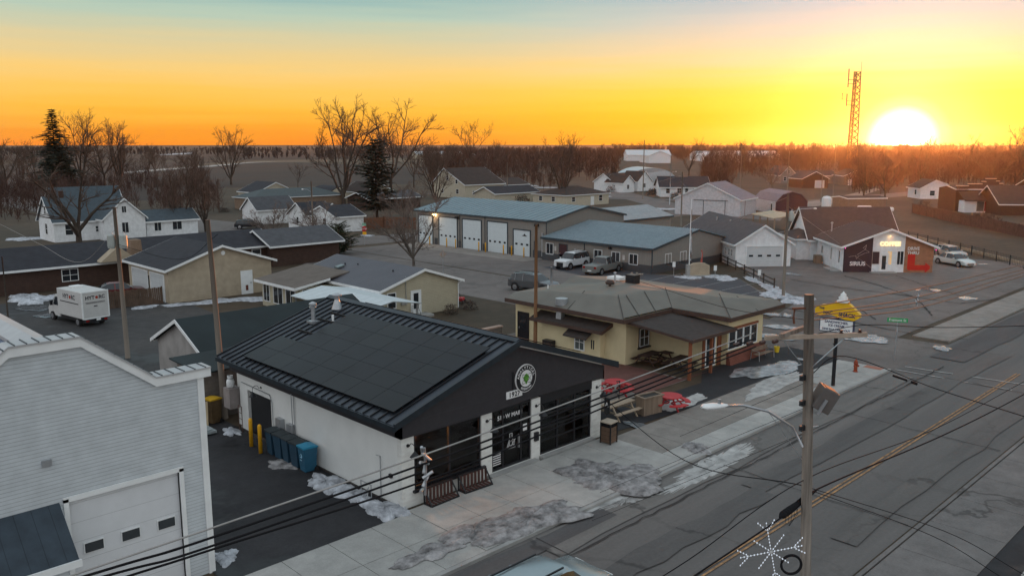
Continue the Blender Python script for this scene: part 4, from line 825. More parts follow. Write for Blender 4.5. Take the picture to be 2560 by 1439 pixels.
# white gabled houses mid left
t,ro=house('narrow white gabled house with grey roof, dark car parked beside it',71.2,136.5,0,7.5,5.6,2.6,4.6,'x',w_white,r_shingle,.3)
t,ro=house('small white L-shaped house with dark roof and two front gables near the stop sign',72.4,122,0,5,6,2.5,4.3,'x',w_white,r_dark,.3,wins=[('W',3,1.0,.6,1.0)])
gable(t,5.2,8.5,2.5,4.0,'x',.3,w_white,r_dark,x0=1.2,y0=-6.8,wname='cross_wing_wall',rname='cross_wing_roof'); window(t,'W',-3.4,1.0,.8,1.1).location=(1.2,0,0)
gable(t,4.8,6.5,2.5,4.2,'y',.3,w_white,r_dark,x0=1.5,y0=-1.2,wname='link_wall',rname='link_roof'); window(t,'W',1.8,.9,.5,1.1).location=(1.5,0,0)
dk=MB(); [dk.box(-1.6,-4.0+i*.35,0,-1.56,-3.96+i*.35,1.0) for i in range(12)]; dk.box(-1.62,-4.1,.98,-1.54,.1,1.05); dk.box(-1.6,-4.1,-.1,1.1,.1,.25); dk.build('deck',m_wood,t)
house('tan brick house with wide blue-grey hip roof behind the narrow white house',86,166,0,22,9,2.6,4.3,hipped=True,wall=w_tanbrick,roof=M('teal_shingles',(.07,.09,.095),rough=.85,var=.12),wins=[('S',5,.9,1.2,1.1)])
house('small cottage with near-black roof and pale gable left of the hip roof',96,184,0,10,9,2.7,4.9,'y',w_cream,r_dark,.3)
t=thing('arched_shed','small dark arched-roof shed with tan end wall','shed',(112,178)); 
pr=[(4*math.cos(math.pi*i/10)+4,2.2*math.sin(math.pi*i/10)+1.6) for i in range(11)]; MB().prism(pr,0,9,'y').build('roof',r_dark,t); MB().prism([(0.3,0),(7.7,0)]+[(3.7*math.cos(math.pi*i/10)+4,2.0*math.sin(math.pi*i/10)+1.55) for i in range(11)],-.12,-.01,'y').build('end_wall',w_cream,t)
house('cream house mostly hidden behind the dark cedar tree',110,160,0,8,9,3.2,5.2,'y',w_cream,r_brown,.3)
house('low brick house with grey roof right of the hip-roofed house',104,150,0,14,8,2.4,3.6,'x',w_brick,r_shingle,.4)
t,ro=house('large two-storey cream house with brown asymmetric roof above the fire station',144.5,165,0,14,13,3.6,7.6,'x',w_cream,r_brown,.4,wins=[('W',3,1.2,1.0,1.1),('W',3.3,3.8,.8,1.0),('W',7,4.6,.8,1.2),('W',9,1.2,.7,1.0),('S',3,1.0,.7,.9),('S',5,1.0,.7,.9)],off=.62)
house('low cream garage wing with brown roof beside the two-storey house',158.7,166,0,10,9,3.0,4.6,'x',w_cream,r_brown,.4,gd=[('S',3.5,3.6,2.3,0)])
house('dark-roofed low garage with pale gable just behind the fire station',134.5,143,0,14.5,7,2.6,4.0,'x',w_cream,r_dark,.4)
house('brown hip-roofed ranch house with small square windows behind the fire station',141.5,127,0,15,10.5,2.6,4.3,hipped=True,wall=w_cream,roof=r_brown,wins=[('W',8,1.1,1.0,1.0),('W',4,1.1,1.0,1.0),('S',2.4,1.1,1.1,1.0),('S',12,.9,1.2,1.3)],doors=[('S',9,1.0,2.0)])
t,ro=house('white clapboard house with dark roof and steep front gable before the arched hall',197,158,-3,14,8,2.8,5.2,'x',w_white,r_brown,.3,wins=[('S',12.6,1.1,.9,1.2)])
gable(t,5,7,2.8,4.8,'y',.3,w_white,r_brown,x0=-1,y0=-4.5,wname='porch_wall',rname='porch_roof'); gable(t,6.5,7,3.0,5.8,'y',.3,w_white,r_brown,x0=7,y0=-3.2,wname='front_gable_wall',rname='front_gable_roof'); window(t,'S',10.2,1.1,.9,1.2).location=(0,-3.2,0); window(t,'S',1.2,1,.9,1.2).location=(0,-4.5,0)
# arched metal hall (quonset)
t=thing('arched_hall','big silvery arched metal hall behind the white clapboard house','hall',(212,164),-38)
n=12; pr=[(7.5+8.0*math.cos(math.pi*i/n),2.2+4.4*math.sin(math.pi*i/n)) for i in range(n+1)]; MB().prism(pr,0,18,'y').build('roof',M('silver_sheet',(.5,.53,.55),rough=.3,metal=.55,var=.1,pat=('y',1.2,.05,.8)),t); MB().box(.2,.2,-.2,14.8,17.8,2.25).build('wall',w_white,t)
house('low white ranch house with dark grey hip roof, arched hall behind it',187,134,-46,13,10,2.7,5.2,'x',w_white,r_dark,.5,wins=[('S',2,1,1,1.2),('S',5,1,1,1.3,1),('S',7,1,.8,1.3),('S',9,1,.8,1.2)])
# far white farm buildings and others
FARM=[('far white arched barn, leftmost of the distant farm buildings',566,440,-45,36,26,5,9,'x',w_white,r_white),('far long white machine shed with pale blue roof, right of the arched barn',512,378,-43,16,40,5.5,9,'y',w_white,r_white),
('distant pale storage building behind the white machine shed',610,400,-40,70,24,5,8,'x',w_white,r_white),('far low white shed at the right end of the distant farm',560,358,-40,44,18,4,6.5,'x',w_white,r_white),
('long tan barn with white roof alone in the far fields',500,640,-20,46,14,4.5,7,'x',w_cream,r_white),('far small white shed beside the tan field barn',540,600,-20,14,10,3.5,5.5,'x',w_white,r_white)]
for q in FARM: house(q[0],*q[1:10],q[10],.5,name='barn',cat='barn')
# whitewashed barn and gambrel barn
t,ro=house('whitewashed wooden barn with faded purple metal roof, left of the small gambrel barn',146.5,86,14,11,13.4,3.2,6.3,'x',w_whiteboard,r_dusty,.25,name='barn',cat='barn')
MB().box(-.1,2.5,2.95,-.02,9.5,3.05).box(-.09,3.0,.0,-.02,3.08,2.95).box(-.09,7.4,.0,-.02,7.48,2.95).build('sliding_door_rail',m_black,t); MB().box(2.9,-.06,0,3.0,-.01,3.0).build('corner_post',M('rust_red',(.2,.06,.04)),t)
t=thing('barn','small gambrel barn with faded pink roof and dark purple end wall','barn',(157.5,84.5),-40)
gp=[(0,2.5),(1.3,3.9),(3.3,4.5),(5.3,3.9),(6.6,2.5)]; MB().prism([(0,-.2),(6.6,-.2),(6.6,2.48),(5.25,3.85),(3.3,4.42),(1.35,3.85),(0,2.48)],0,12,'y').build('wall',w_whiteboard,t); MB().prism([(0,-.1),(6.6,-.1),(6.6,2.48),(5.25,3.85),(3.3,4.42),(1.35,3.85),(0,2.48)],-.06,-.01,'y').build('end_wall',M('deep_purple_boards',(.03,.018,.035),pat=('x',.4,.08,.6)),t)
r=MB()
for (a,b),(c,d) in zip(gp,gp[1:]): r.prism([(a,b),(c,d),(c,d+.1),(a,b+.1)],-.3,12.3,'y')
r.build('roof',r_dusty,t); door(t,'W',2.0,.9,2.0,mat=m_black); 
# white one-door garage
t,ro=house('white single garage with grey shingle roof and four-pane overhead door',85.6,50.6,-39,6.6,19.5,2.65,4.75,'y',w_white,r_shingle,.3,name='garage',cat='garage')
gdoor(t,'S',3.45,4.3,2.35,nwin=4,wz=.5,ww=.5,wh=.22)
for y in (1.2,2.1,3.2,7.2): window(t,'W',y,1.15,.45,.75,trans=1)
for y,x in ((9.5,3.6),(13.5,3.2)): MB().cyl((x-.9,y),.12,3.9,4.6,8).build('roof_vent',m_steel,ro)
# coffee house
def coffee():
    t=thing('coffee_house','white coffee house with dark brown roofs, lit COFFEE sign and red drive-through arrow','cafe',(90.7,40.2),-47)
    W_=9.7; rf=M('coffee_brown_shingle',(.075,.052,.047),rough=.9,var=.15,scale=2,bump=.2,pat=('z',.1,.15,.8)); dk=M('aubergine_boards',(.026,.016,.026),rough=.6); og=M('orange_tan_boards',(.3,.14,.08),rough=.7,pat=('z',.2,.06,.8))
    gable(t,W_,9.5,2.9,4.75,'y',.45,w_white,rf,m_white,t=.13)
    MB().prism([(.0,-.1),(3.1,-.1),(3.1,4.07),(0,2.88)],-.05,-.004,'y').build('dark_cladding',dk,t)
    MB().prism([(6.6,-.1),(W_,-.1),(W_,2.88),(6.6,4.07)],-.05,-.004,'y').build('orange_cladding',og,t)
    gable(t,10.4,8,2.7,6.1,'x',.4,w_white,rf,m_white,x0=-.8,y0=9.6,t=.13,wname='rear_house_wall',rname='rear_house_roof')
    hip(t,3.2,6.4,2.6,3.5,.35,w_white,rf,x0=-2.3,y0=9.9)
    MB().cyl((1.5,9.0),.08,3,4.6,8).lathe([(.08,0),(.18,.05),(.1,.2)],(1.5,9.0,4.55),8).build('flue_pipe',m_steel,t)
    lm=M('lit_letters',(1,.8,.5),emit=((1,.7,.35),1.1)); text('lit_lettering','COFFEE',.62,lm,t,(4.95,-.09,3.15),FS,.02,.04,space=1.05)
    text('painted_lettering','SIRIUS',.62,MATS['vinyl_white'],t,(1.55,-.06,.95),FS,.016,.003)
    em=MB(); pts=[(.55,1.65),(1.25,1.85),(1.45,1.5),(1.75,1.95),(2.75,2.35)]
    for a,b in (((.55,1.72),(1.3,1.86)),((1.3,1.86),(1.4,1.5)),((1.4,1.5),(1.6,1.82)),((1.6,1.82),(2.3,2.15)),((2.3,2.15),(2.75,2.25)),((2.75,2.25),(2.3,2.55)),((2.3,2.55),(1.45,1.95)),((2.3,2.55),(2.05,2.7)),((2.05,2.7),(2.4,3.05)),((2.4,3.05),(2.3,2.55))): em.bar((a[0],-.06,a[1]),(b[0],-.06,b[1]),.045,.01)
    em.build('constellation_emblem',MATS['vinyl_white'],t)
    text('painted_lettering','DRIVE\nTHRU',.48,MATS['vinyl_white'],t,(7.5,-.07,2.42),FS,.008,.003)
    rr=M('signal_red',(.5,.012,.006),rough=.5,var=.06); ar=MB(); P=[(6.95,.45),(7.1,.28),(8.9,.28),(8.9,.02),(9.42,.42),(9.42,.75),(8.9,1.12),(8.9,.85),(7.75,.85),(7.75,2.05),(6.95,2.05)]; ar.prism(P,-.075,-.055,'y'); ar.build('red_arrow',rr,t)
    window(t,'S',8.75,1.1,.8,1.5,mull=1,t=.12); window(t,'S',6.15,.9,.65,1.45,mull=1); window(t,'S',5.0,.9,.45,1.45,pane=M('lit_interior',(.5,.35,.2),emit=((1,.62,.25),.35))); MB().box(3.15,-.07,.95,3.85,-.02,2.3).build('shutter',dk,t)
    door(t,'S',4.4,.8,2.1,glass=(.18,.35,.62,1.85))
    window(t,'W',1.3,.9,.4,1.35,mull=0); window(t,'W',4.0,.9,.4,1.35); window(t,'W',7.3,1.2,.6,.9)
    window(t,'W',13,1.0,.8,1.1).location=(-2.3,0,0)
    pl=bpy.data.lights.new('sign_lamp','POINT'); pl.energy=4; pl.color=(1,.55,.2); pl.shadow_soft_size=.08; po=bpy.data.objects.new('sign_lamp',pl); COL.objects.link(po); po.parent=t; po.location=(4.85,-.25,3.95)
    MB().lathe([(0,0),(.07,.02),(.05,.1)],(4.85,-.2,4.02),8).build('lamp_bulb',MATS['lit_letters'],t)
    pk=M('pink_bulb',(1,.1,.5),emit=((1,.1,.45),6)); MB().lathe([(0,0),(.05,.02),(0,.08)],(.1,-.15,2.65),6).build('pink_bulb',pk,t); MB().lathe([(0,0),(.05,.02),(0,.08)],(9.9,-.15,2.5),6).build('pink_bulb',pk,t)
    MB().box(2.9,-.8,-.1,5.6,-.01,.12).build('step',m_concrete,t); MB().box(-1.1,.3,-.1,-.02,3.2,.13).build('side_step',m_concrete,t); MB().box(-1.0,6.6,0,-.2,7.4,1.0).build('waste_box',m_wood,t)
coffee()
# right-hand neighbourhood
house('grey steep-gabled cottage with triangular roof beyond the barns',282,150,-38,6,12,3.0,6.0,'y',M('grey_clapboard',(.2,.19,.18)),r_dark,.3,wins=[('S',3,3.6,.9,1.1),('S',1.7,1,1.0,1.3),('S',4.3,1,1.0,1.3)])
house('long low grey house with dark roof behind the steep cottage',287,146,-38,15,9,2.7,4.4,'x',M('grey_clapboard',(.2,.19,.18)),r_dark,.3,wins=[('S',9,1,1.6,1.1,1)])
house('small dark brick house with white garage door near the tower',257,129,-35,9,9,3.0,5.2,'y',w_brick,r_dark,.3,gd=[('S',6,3.0,2.3,0)])
house('brown gabled house with wide roof below the radio tower',285,128,-50,9,14,3.2,5.2,'y',M('tan_clapboard',(.2,.14,.1)),r_brown,.3,wins=[('S',4.5,1.8,.8,.8)],doors=[('S',2,1,2)])
house('white ranch house with brown roof standing under the sun',228,82,-48,9,8,2.8,4.8,'y',w_white,r_brown,.4,wins=[('S',3,.9,1.2,1.2),('S',6.5,.9,1.2,1.2),('W',3,1,1,1.2)],off=.4)
t,ro=house('brown brick building with stepped parapet and white shopfront at the right edge',191,61.5,-50,9.6,9,4.6,5.2,'x',w_brick,r_brown,.2,name='commercial_building',cat='building',wins=[('S',3,3.0,1.0,1.1)])
pp=MB(); 
for i,(a,b,hh) in enumerate(((0,2.3,5.3),(2.3,5,5.7),(5,5.7,6.2),(5.7,7.7,6.8),(7.7,8.4,6.3),(8.4,9.1,5.8))): pp.box(a+.004*i,-.25+.004*i,4.4,b,.25,hh)
po_=pp.build('stepped_parapet',w_brick,t); cp=MB(); [cp.box(a-.05,-.33,hh+.003,b+.05,.3,hh+.14) for a,b,hh in ((0,2.3,5.3),(2.3,5,5.7),(5,5.7,6.2),(5.7,7.7,6.8),(7.7,8.4,6.3),(8.4,9.1,5.8))]; cp.build('coping',M('pale_coping',(.5,.4,.32)),po_); sf=MB().box(.6,-3.2,-.1,8.9,-.3,2.4).build('shopfront',m_white,t); MB().prism([(-3.9,2.4),(-.27,4.1),(-.27,4.2),(-3.9,2.5)],.3,9.3,'x').build('canopy_roof',r_brown,t)
MB().box(3.0,-3.26,.3,4.4,-3.21,2.3).build('window_display',m_glass2,t); MB().box(4.5,-3.26,.3,5.2,-3.21,2.3).build('red_door',M('red_door',(.2,.015,.01)),t)
house('low brown house with deep dark roof and porch, far right edge beside the brick building',186.5,51.5,-50,14,10,2.6,5.6,'x',w_brick,r_brown,.8)
house('small tan utility shed with white tank beside it, before the fence',178.5,79,-35,9,6,2.4,2.7,'x',w_tanbrick,r_brown,.2,name='shed',cat='shed')
house('tall brown-roofed house half hidden by trees at the far right',240,58,-50,12,12,3.2,5.4,'x',w_brick,r_brown,.4)
t=thing('storage_tank','upright white storage tank beside the tan utility shed','tank',(177,83)); MB().lathe([(0,0),(1,0),(1,2.4),(.7,2.8),(0,2.9)],(0,0,0),16).build('shell',m_white,t,smooth=False); MB().tube([(1.02,0,0),(1.02,0,2.6)],.05,5).build('ladder',m_steel,t)
for k,(x,y,lb) in enumerate(((2160,522,'long white gas tank behind the coffee house roof, left one'),(2215,526,'long white gas tank behind the coffee house roof, right one'))):
    a=g(x,y+9); t=thing('gas_tank',lb,'tank',a,-47,'gas tanks behind the coffee house'); MB().lathe([(.1,-1.5),(.35,-1.4),(.45,-1.2),(.45,1.2),(.35,1.4),(.1,1.5)],(0,0,.95),14,Matrix.Rotation(R(90),3,'Y')).build('shell',m_white,t,smooth=True)
    for sx in (-.9,.9): MB().box(sx-.15,-.4,0,sx+.15,.4,.6).build('saddle',m_concrete,t)
# open pavilion
t=thing('pavilion','open tan-roofed pavilion on wooden posts behind the white single garage','pavilion',(121,64.8),-38)
MB().prism([(-.3,2.5),(3.2,3.0),(6.8,2.5),(6.8,2.6),(3.2,3.12),(-.3,2.6)],0,9,'y').build('roof',M('tan_sheet',(.4,.34,.24),rough=.7),t)
for x in (0,6.5):
    for y in (.3,3,6,8.7): MB().box(x-.08,y-.08,0,x+.08,y+.08,2.5).build('post',m_wood,t)
# ---------------------------------------------------------------- trees
def tree_proto(seed,Ht,r0,trunk=.22,limbs=4,spread=38,up=.35,n2=7,n3=7,n4=5,wob=.13,lean=0,fine=.012,mat=None):
    rnd=random.Random(seed); T=MB(); C=MB()
    def perp(d):
        a=Vector((rnd.gauss(0,1),rnd.gauss(0,1),rnd.gauss(0,1))); a-=a.dot(d)*d; return a.normalized()
    def branch(p,d,r,L,lvl):
        n=(5,5,4,3,1)[lvl]; pts=[p]; dd=d.copy()
        for i in range(n):
            dd=(dd+perp(dd)*wob*(1.3 if lvl else .5)+Vector((0,0,up*(.12,.2,.22,.15,.05)[lvl]))).normalized(); pts.append(pts[-1]+dd*L/n)
        if lvl==4:
            a=perp(dd)*fine; k=len(C.v); C.v+=[tuple(pts[0]-a),tuple(pts[0]+a),tuple(pts[1])]; C.f.append((k,k+1,k+2)); return
        tgt=T if lvl<2 else C
        tgt.tube(pts,r,(9,6,4,3)[lvl],max(r*(.62,.3,.25,.2)[lvl],fine*.6))
        if lvl==0:
            for i in range(limbs):
                a=2*math.pi*(i+rnd.uniform(-.25,.25))/limbs; sp=R(spread*rnd.uniform(.55,1.25)) if i or limbs<3 else R(8)
                nd=Vector((math.cos(a)*math.sin(sp),math.sin(a)*math.sin(sp),math.cos(sp))); st=pts[-1] if rnd.random()<.6 else pts[-2]
                branch(st,nd,r*rnd.uniform(.42,.6),Ht*(1-trunk)*rnd.uniform(.75,1.0),1)
            return
        nc=(0,n2,n3,n4)[lvl]
        for i in range(nc):
            f=rnd.uniform(.22,1.0) if i<nc-1 else 1.0; q=f*n; j=min(int(q),n-1); st=pts[j]+(pts[j+1]-pts[j])*(q-j); loc=(pts[j+1]-pts[j]).normalized()
            an=R(rnd.uniform(22,58)); nd=(loc*math.cos(an)+perp(loc)*math.sin(an)); 
            if nd.z<-.15: nd.z*=-.3
            branch(st,nd.normalized(),r*(.42,.42,.4,.3)[lvl]*rnd.uniform(.7,1.1),L*(0,.48,.5,.5)[lvl]*rnd.uniform(.6,1.1)*(1.15-.45*f),lvl+1)
    branch(Vector((0,0,-.1)),Vector((math.sin(R(lean)),0,math.cos(R(lean)))),r0,Ht*trunk,0)
    return T,C
def tree_obj(name,label,Ht,args,loc,rot=0,cat='tree',group=None,mat=None,twig=None):
    t=thing(name,label,cat,loc,rot,group); T,C=tree_proto(**args,Ht=Ht); T.build('trunk',mat or m_bark,t,smooth=True); C.build('crown',twig or m_twig,t); return t
P={}
P['big']=tree_obj('bare_tree','huge dark bare tree with spreading limbs standing before the white farmhouse',11.5,dict(seed=3,r0=.48,trunk=.3,limbs=5,spread=52,n2=8,n3=7,n4=7,up=.3,fine=.02),(34.3,112.0),40)
P['vase']=tree_obj('bare_tree','tall many-stemmed bare tree left of the dark cedar, against the sunset',20,dict(seed=8,r0=.55,trunk=.14,limbs=6,spread=30,n2=9,n3=9,n4=9,up=.4,fine=.026),(107.4,164.7),10)
P['broad']=tree_obj('bare_tree','tallest broad bare tree rising behind the dark cedar',24,dict(seed=15,r0=.6,trunk=.2,limbs=6,spread=42,n2=9,n3=9,n4=9,up=.32,fine=.028),(137,187),70)
P['small']=tree_obj('bare_tree','small rounded bare tree on the verge before the first bay doors',7.6,dict(seed=21,r0=.2,trunk=.15,limbs=8,spread=46,n2=9,n3=9,n4=9,up=.45,fine=.016),(59.6,77.2),0,mat=m_barkgrey,twig=M('grey_twigs',(.13,.1,.085),rough=.9))
P['slim']=tree_obj('bare_tree','slender bare tree alone against the sky right of the cedar group',26,dict(seed=33,r0=.4,trunk=.25,limbs=5,spread=30,n2=8,n3=8,n4=8,up=.4,fine=.035),(300,336),0)
def T2(k,x,y,h,label,rot=0,group=None,px_=True):
    base={'big':11.5,'vase':20,'broad':24,'small':7.6,'slim':26}[k]; p=g(x,y) if px_ else (x,y)
    return dup(P[k],p,rot,label,h/base,group)
G1='bare trees behind the left farmhouse'
for k,(kd,x,y,h,lb) in enumerate([('vase',205,462,21,'bare tree just right of the tall spruce, rising above the horizon'),('broad',262,464,19,'bare tree second to the right of the spruce'),('vase',305,466,18,'rightmost bare tree of the group right of the spruce'),('broad',18,472,16,'bare tree at the left edge of the picture on the skyline'),('slim',95,466,15,'thin bare tree just left of the tall spruce')]): T2(kd,x,y,h,lb,k*67,G1)
for k,(kd,x,y,h,lb) in enumerate([('vase',578,462,16.5,'lone rounded bare tree on the edge of the bare field'),('vase',455,582,9,'dark bare tree beside the farmhouse drive, left one'),('vase',515,580,9,'dark bare tree beside the farmhouse drive, right one'),('slim',745,470,8,'thin crooked bare tree in the field left of the cedar'),
 ('vase',1405,512,13.5,'tall bare tree behind the brown hip-roofed ranch'),('broad',1722,442,15,'round bare tree beside the far machine sheds'),('small',682,612,5.5,'small bare tree by the little white L-shaped house'),('small',793,606,5.5,'small bare tree left of the round juniper'),
 ('vase',2160,500,12,'bare tree glowing under the sun, left one'),('broad',2212,502,11,'bare tree glowing under the sun, right one'),('vase',2300,462,14,'bare tree above the white ranch under the sun'),('broad',2420,452,16,'bare tree left of the stepped brick building'),
 ('vase',2540,450,18,'tall bare tree at the right edge of the skyline'),('small',1930,470,8,'small bare tree beside the grey cottage'),('vase',1800,455,11,'bare tree left of the steep grey cottage'),('vase',1250,440,13,'bare tree behind the two-storey cream house'),('slim',1130,430,15,'thin bare tree left of the two-storey cream house'),
 ('vase',1090,520,11,'bare tree beside the left wall of the two-storey cream house'),('small',1010,560,7,'bushy bare tree between the cedar and the fire station'),('broad',930,470,20,'bare tree with pale limbs right behind the dark cedar'),('slim',1035,470,17,'bare tree with fine upright twigs right of the cedar'),
 ('vase',1860,430,13,'bare tree on the skyline right of the far sheds'),('vase',2040,425,13,'bare tree in the woods left of the radio tower'),('broad',2480,475,12,'low bare tree behind the stepped brick building')]): T2(kd,x,y,h,lb,k*53+20)
for k in range(46):
    rnd=random.Random(700+k); x=rnd.uniform(-120,560) if k<34 else rnd.uniform(1040,1250); y=rnd.uniform(420,525) if k<34 else rnd.uniform(420,470)
    if 20<x<390 and y>470: y-=60
    q=g(x,y); T2(rnd.choice(['vase','broad','slim','vase']),x,y,rnd.uniform(7,11.5),'bare tree in the brown thicket on the village edge',rnd.uniform(0,360),'bare trees in the village-edge thicket')
# conifers
def conifer(name,label,Ht,Rm,seed,loc,whorls=26,per=9,droop=.35,leaf=.5,density=1,power=1.,mat=None,low=.06,cat='tree'):
    rnd=random.Random(seed); t=thing(name,label,cat,loc,rnd.uniform(0,360)); T=MB(); C=MB()
    T.tube([(0,0,0),(0.05*Ht*.1,0,Ht*.5),(0,0,Ht)],Ht*.018,7,.02)
    for i in range(whorls):
        f=i/whorls; z=Ht*(low+(1-low)*f**.9); L=Rm*(1-f)**power*rnd.uniform(.72,1.1)+.015*Rm
        for j in range(per):
            a=2*math.pi*(j+rnd.random())/per; l=L*rnd.uniform(.45,1.2)*(1+.25*math.sin(a*2+i*.7)); e=Vector((math.cos(a)*l,math.sin(a)*l,z-droop*l*rnd.uniform(.4,1.2)+.12*l)); s=Vector((0,0,z))
            n=max(3,int(l/leaf*2.2*density)); C.tube([s,s+(e-s)*.5+Vector((0,0,.05*l)),e],.02+.006*l,3,.01)
            for q in range(n):
                u=.18+.85*q/n; p=s+(e-s)*u+Vector((0,0,.1*l*math.sin(u*3))); sz=leaf*(1.15-.6*u)*rnd.uniform(.6,1.3)*(1-.42*f)
                for _ in range(3):
                    d1=Vector((math.cos(a+rnd.uniform(-1.1,1.1)),math.sin(a+rnd.uniform(-1.1,1.1)),rnd.uniform(-.45,.25)))*sz; d2=Vector((-d1.y,d1.x,rnd.uniform(-.4,.4)*sz))*.33
                    k=len(C.v); C.v+=[tuple(p-d2),tuple(p+d2),tuple(p+d1)]; C.f.append((k,k+1,k+2))
    T.build('trunk',m_bark,t); C.build('crown',mat or m_needle,t); return t
conifer('spruce_tree','tall dark spruce rising high above the horizon at far left',25,8.2,5,g(146,472),whorls=38,per=12,leaf=1.6,droop=.25,power=.72)
conifer('spruce_tree','lower bushy dark conifer in front of the tall spruce',12,7,6,g(160,478),whorls=20,per=12,leaf=1.6,droop=.15,power=.5)
conifer('cedar_tree','thick dark cedar tree standing above the wooden fence',15.2,5.6,7,g(943,546),whorls=20,per=9,leaf=1.5,droop=-.12,power=.42,low=.1,mat=M('cedar_foliage',(.03,.032,.02),rough=.9,var=.5,scale=.8))
conifer('juniper_shrub','round dark green juniper by the road before the stop sign',3.9,2.6,9,g(848,634),whorls=14,per=14,leaf=.5,droop=-.35,power=.35,low=.02,mat=M('juniper',(.03,.045,.02),rough=.9,var=.5,scale=2),cat='shrub')
def bush(label,x,y,r,h,seed,mat=None,name='shrub',group=None):
    rnd=random.Random(seed); m=MB()
    for i in range(int(420)):
        a=rnd.uniform(0,6.28); b=rnd.uniform(0,1)**.5; z=rnd.uniform(0,1); rr=r*b*math.sqrt(max(.05,1-z*z*.8)); p=Vector((rr*math.cos(a),rr*math.sin(a),h*z*rnd.uniform(.7,1))); d=Vector((rnd.gauss(0,1),rnd.gauss(0,1),rnd.gauss(.6,.8))).normalized()*r*.22; e=Vector((-d.y,d.x,rnd.uniform(-.2,.2)*r))*.2
        k=len(m.v); m.v+=[tuple(p-e),tuple(p+e),tuple(p+d)]; m.f.append((k,k+1,k+2))
    o=m.build(name,mat or m_shr); o.location=(*g(x,y),0); tag(o,label,'shrub',group); return o
SB=[(1127,784,.75,.9,'rounded dry shrub at the corner of the beige bungalow'),(1172,772,.85,.75,'wide dry shrub right of the bungalow corner'),(770,600,1.6,1.6,'leafless bush beside the juniper'),(620,640,2.0,1.4,'brown thicket behind the tan shop, left part'),(700,655,2.0,1.5,'brown thicket behind the tan shop, right part'),(2232,672,.7,1.1,'dark shrub right of the coffee house door'),(2172,672,.75,.9,'dark shrub left of the coffee house door'),(1640,487,3.2,1.8,'dark clipped hedge before the low white ranch'),(1690,492,2.4,1.3,'low hedge under the ranch windows'),(1530,480,2.0,2.2,'bare shrub by the white clapboard house'),(60,690,3.2,2.6,'tangled brush below the brick ranch, left clump'),(150,700,3,2.2,'tangled brush below the brick ranch, middle clump'),(245,700,2.6,2.2,'tangled brush below the brick ranch, right clump'),(500,540,1.5,1.2,'dark bush near the farmhouse drive'),(560,530,1.3,1.0,'low bush near the farmhouse drive'),(2310,520,1.6,1.8,'bush before the white ranch under the sun'),(2460,560,3,2,'bush before the brick building'),(1300,508,2.5,2.2,'bush behind the low garage')]
for k,(x,y,r_,h_,lb) in enumerate(SB): bush(lb,x,y,r_,h_,k)
# far woodland: thousands of slender bare trees, reads as one mass
def woodland(name,N,fx,fd,seed,hmin,hmax,skip=None,mat=None,sl=40,wd=.5):
    rnd=random.Random(seed); m=MB(); v=m.v; f=m.f; i=0
    while i<N:
        x=fx(rnd); d=fd(rnd,x)
        if skip and skip(x,d): i+=1; continue
        az=AZ-math.atan((x-PXC)/F/1.0149); cx,cy=d*math.cos(az),d*math.sin(az); h=rnd.uniform(hmin,hmax)*rnd.choice((.45,.6,.8,1,1,1.12)); w0=wd*(d/500)**.7
        k=len(v); v+=[(cx-w0*.5,cy,0),(cx+w0*.5,cy,0),(cx,cy,h*.8)]; f.append((k,k+1,k+2)); v+=[(cx,cy-w0*.5,0),(cx,cy+w0*.5,0),(cx,cy,h*.8)]; f.append((k+3,k+4,k+5))
        for _ in range(sl):
            z0=h*rnd.uniform(.12,.7); a=rnd.uniform(0,6.28); el=rnd.uniform(.35,1.35); L=h*rnd.uniform(.2,.42)*(1.1-z0/h*.5)
            dx,dy,dz=math.cos(a)*math.cos(el)*L,math.sin(a)*math.cos(el)*L,math.sin(el)*L; b=rnd.uniform(0,6.28); q=rnd.uniform(0,.16)*h
            px_,py_=cx+q*math.cos(b),cy+q*math.sin(b); wx,wy=-math.sin(az)*w0*.33,math.cos(az)*w0*.33
            k=len(v); v+=[(px_-wx,py_-wy,z0),(px_+wx,py_+wy,z0),(px_+dx,py_+dy,min(z0+dz,h))]; f.append((k,k+1,k+2))
        i+=1
    o=m.build(name,mat or M('woodland_brown',(.082,.05,.042),rough=1,var=.4,scale=.03,spec=.05)); tag(o,'brown leafless woodland in the distance','woodland',kind='stuff')
def skipf(x,d):
    if 1545<x<1760 and d<735: return True
    if 1440<x<1760 and d<330: return True
    if x<1500 and d<330: return True
    if 1840<x<2130 and d<375: return True
    if x>2240 and d<300: return True
    return False
woodland('woodland',3600,lambda r:r.uniform(1060,2640),lambda r,x:260+(r.random()**1.4)*900,1,8,14.5,skipf,wd=.3,sl=46)
woodland('woodland',800,lambda r:r.uniform(1500,2700),lambda r,x:r.uniform(900,1900),2,11,20,None,sl=34,wd=.35)
FC=[random.Random(i).uniform(-250,1500) for i in range(26)]
woodland('far_treeline',1000,lambda r:r.gauss(r.choice(FC),28),lambda r,x:r.uniform(1200,2400),3,6,12,None,M('far_trees',(.06,.045,.045),rough=1,spec=.05),sl=20,wd=.8)
woodland('far_treeline',150,lambda r:r.uniform(600,1300),lambda r,x:r.uniform(750,1100),4,8,13,lambda x,d:x<760 and d<820,MATS['far_trees'],sl=26,wd=.9)
woodland('thicket',420,lambda r:r.uniform(-260,540),lambda r,x:r.uniform(175,330),5,3.5,9,lambda x,d: x>60 and x<390 and d<190,MATS['woodland_brown'],sl=60,wd=.22)
woodland('thicket',90,lambda r:r.uniform(1060,1420),lambda r,x:r.uniform(240,330),6,4,8,None,MATS['woodland_brown'],sl=60,wd=.22)
woodland('thicket',110,lambda r:r.uniform(-300,330),lambda r,x:r.uniform(96,104),7,1.2,2.8,None,MATS['woodland_brown'],sl=60,wd=.14)
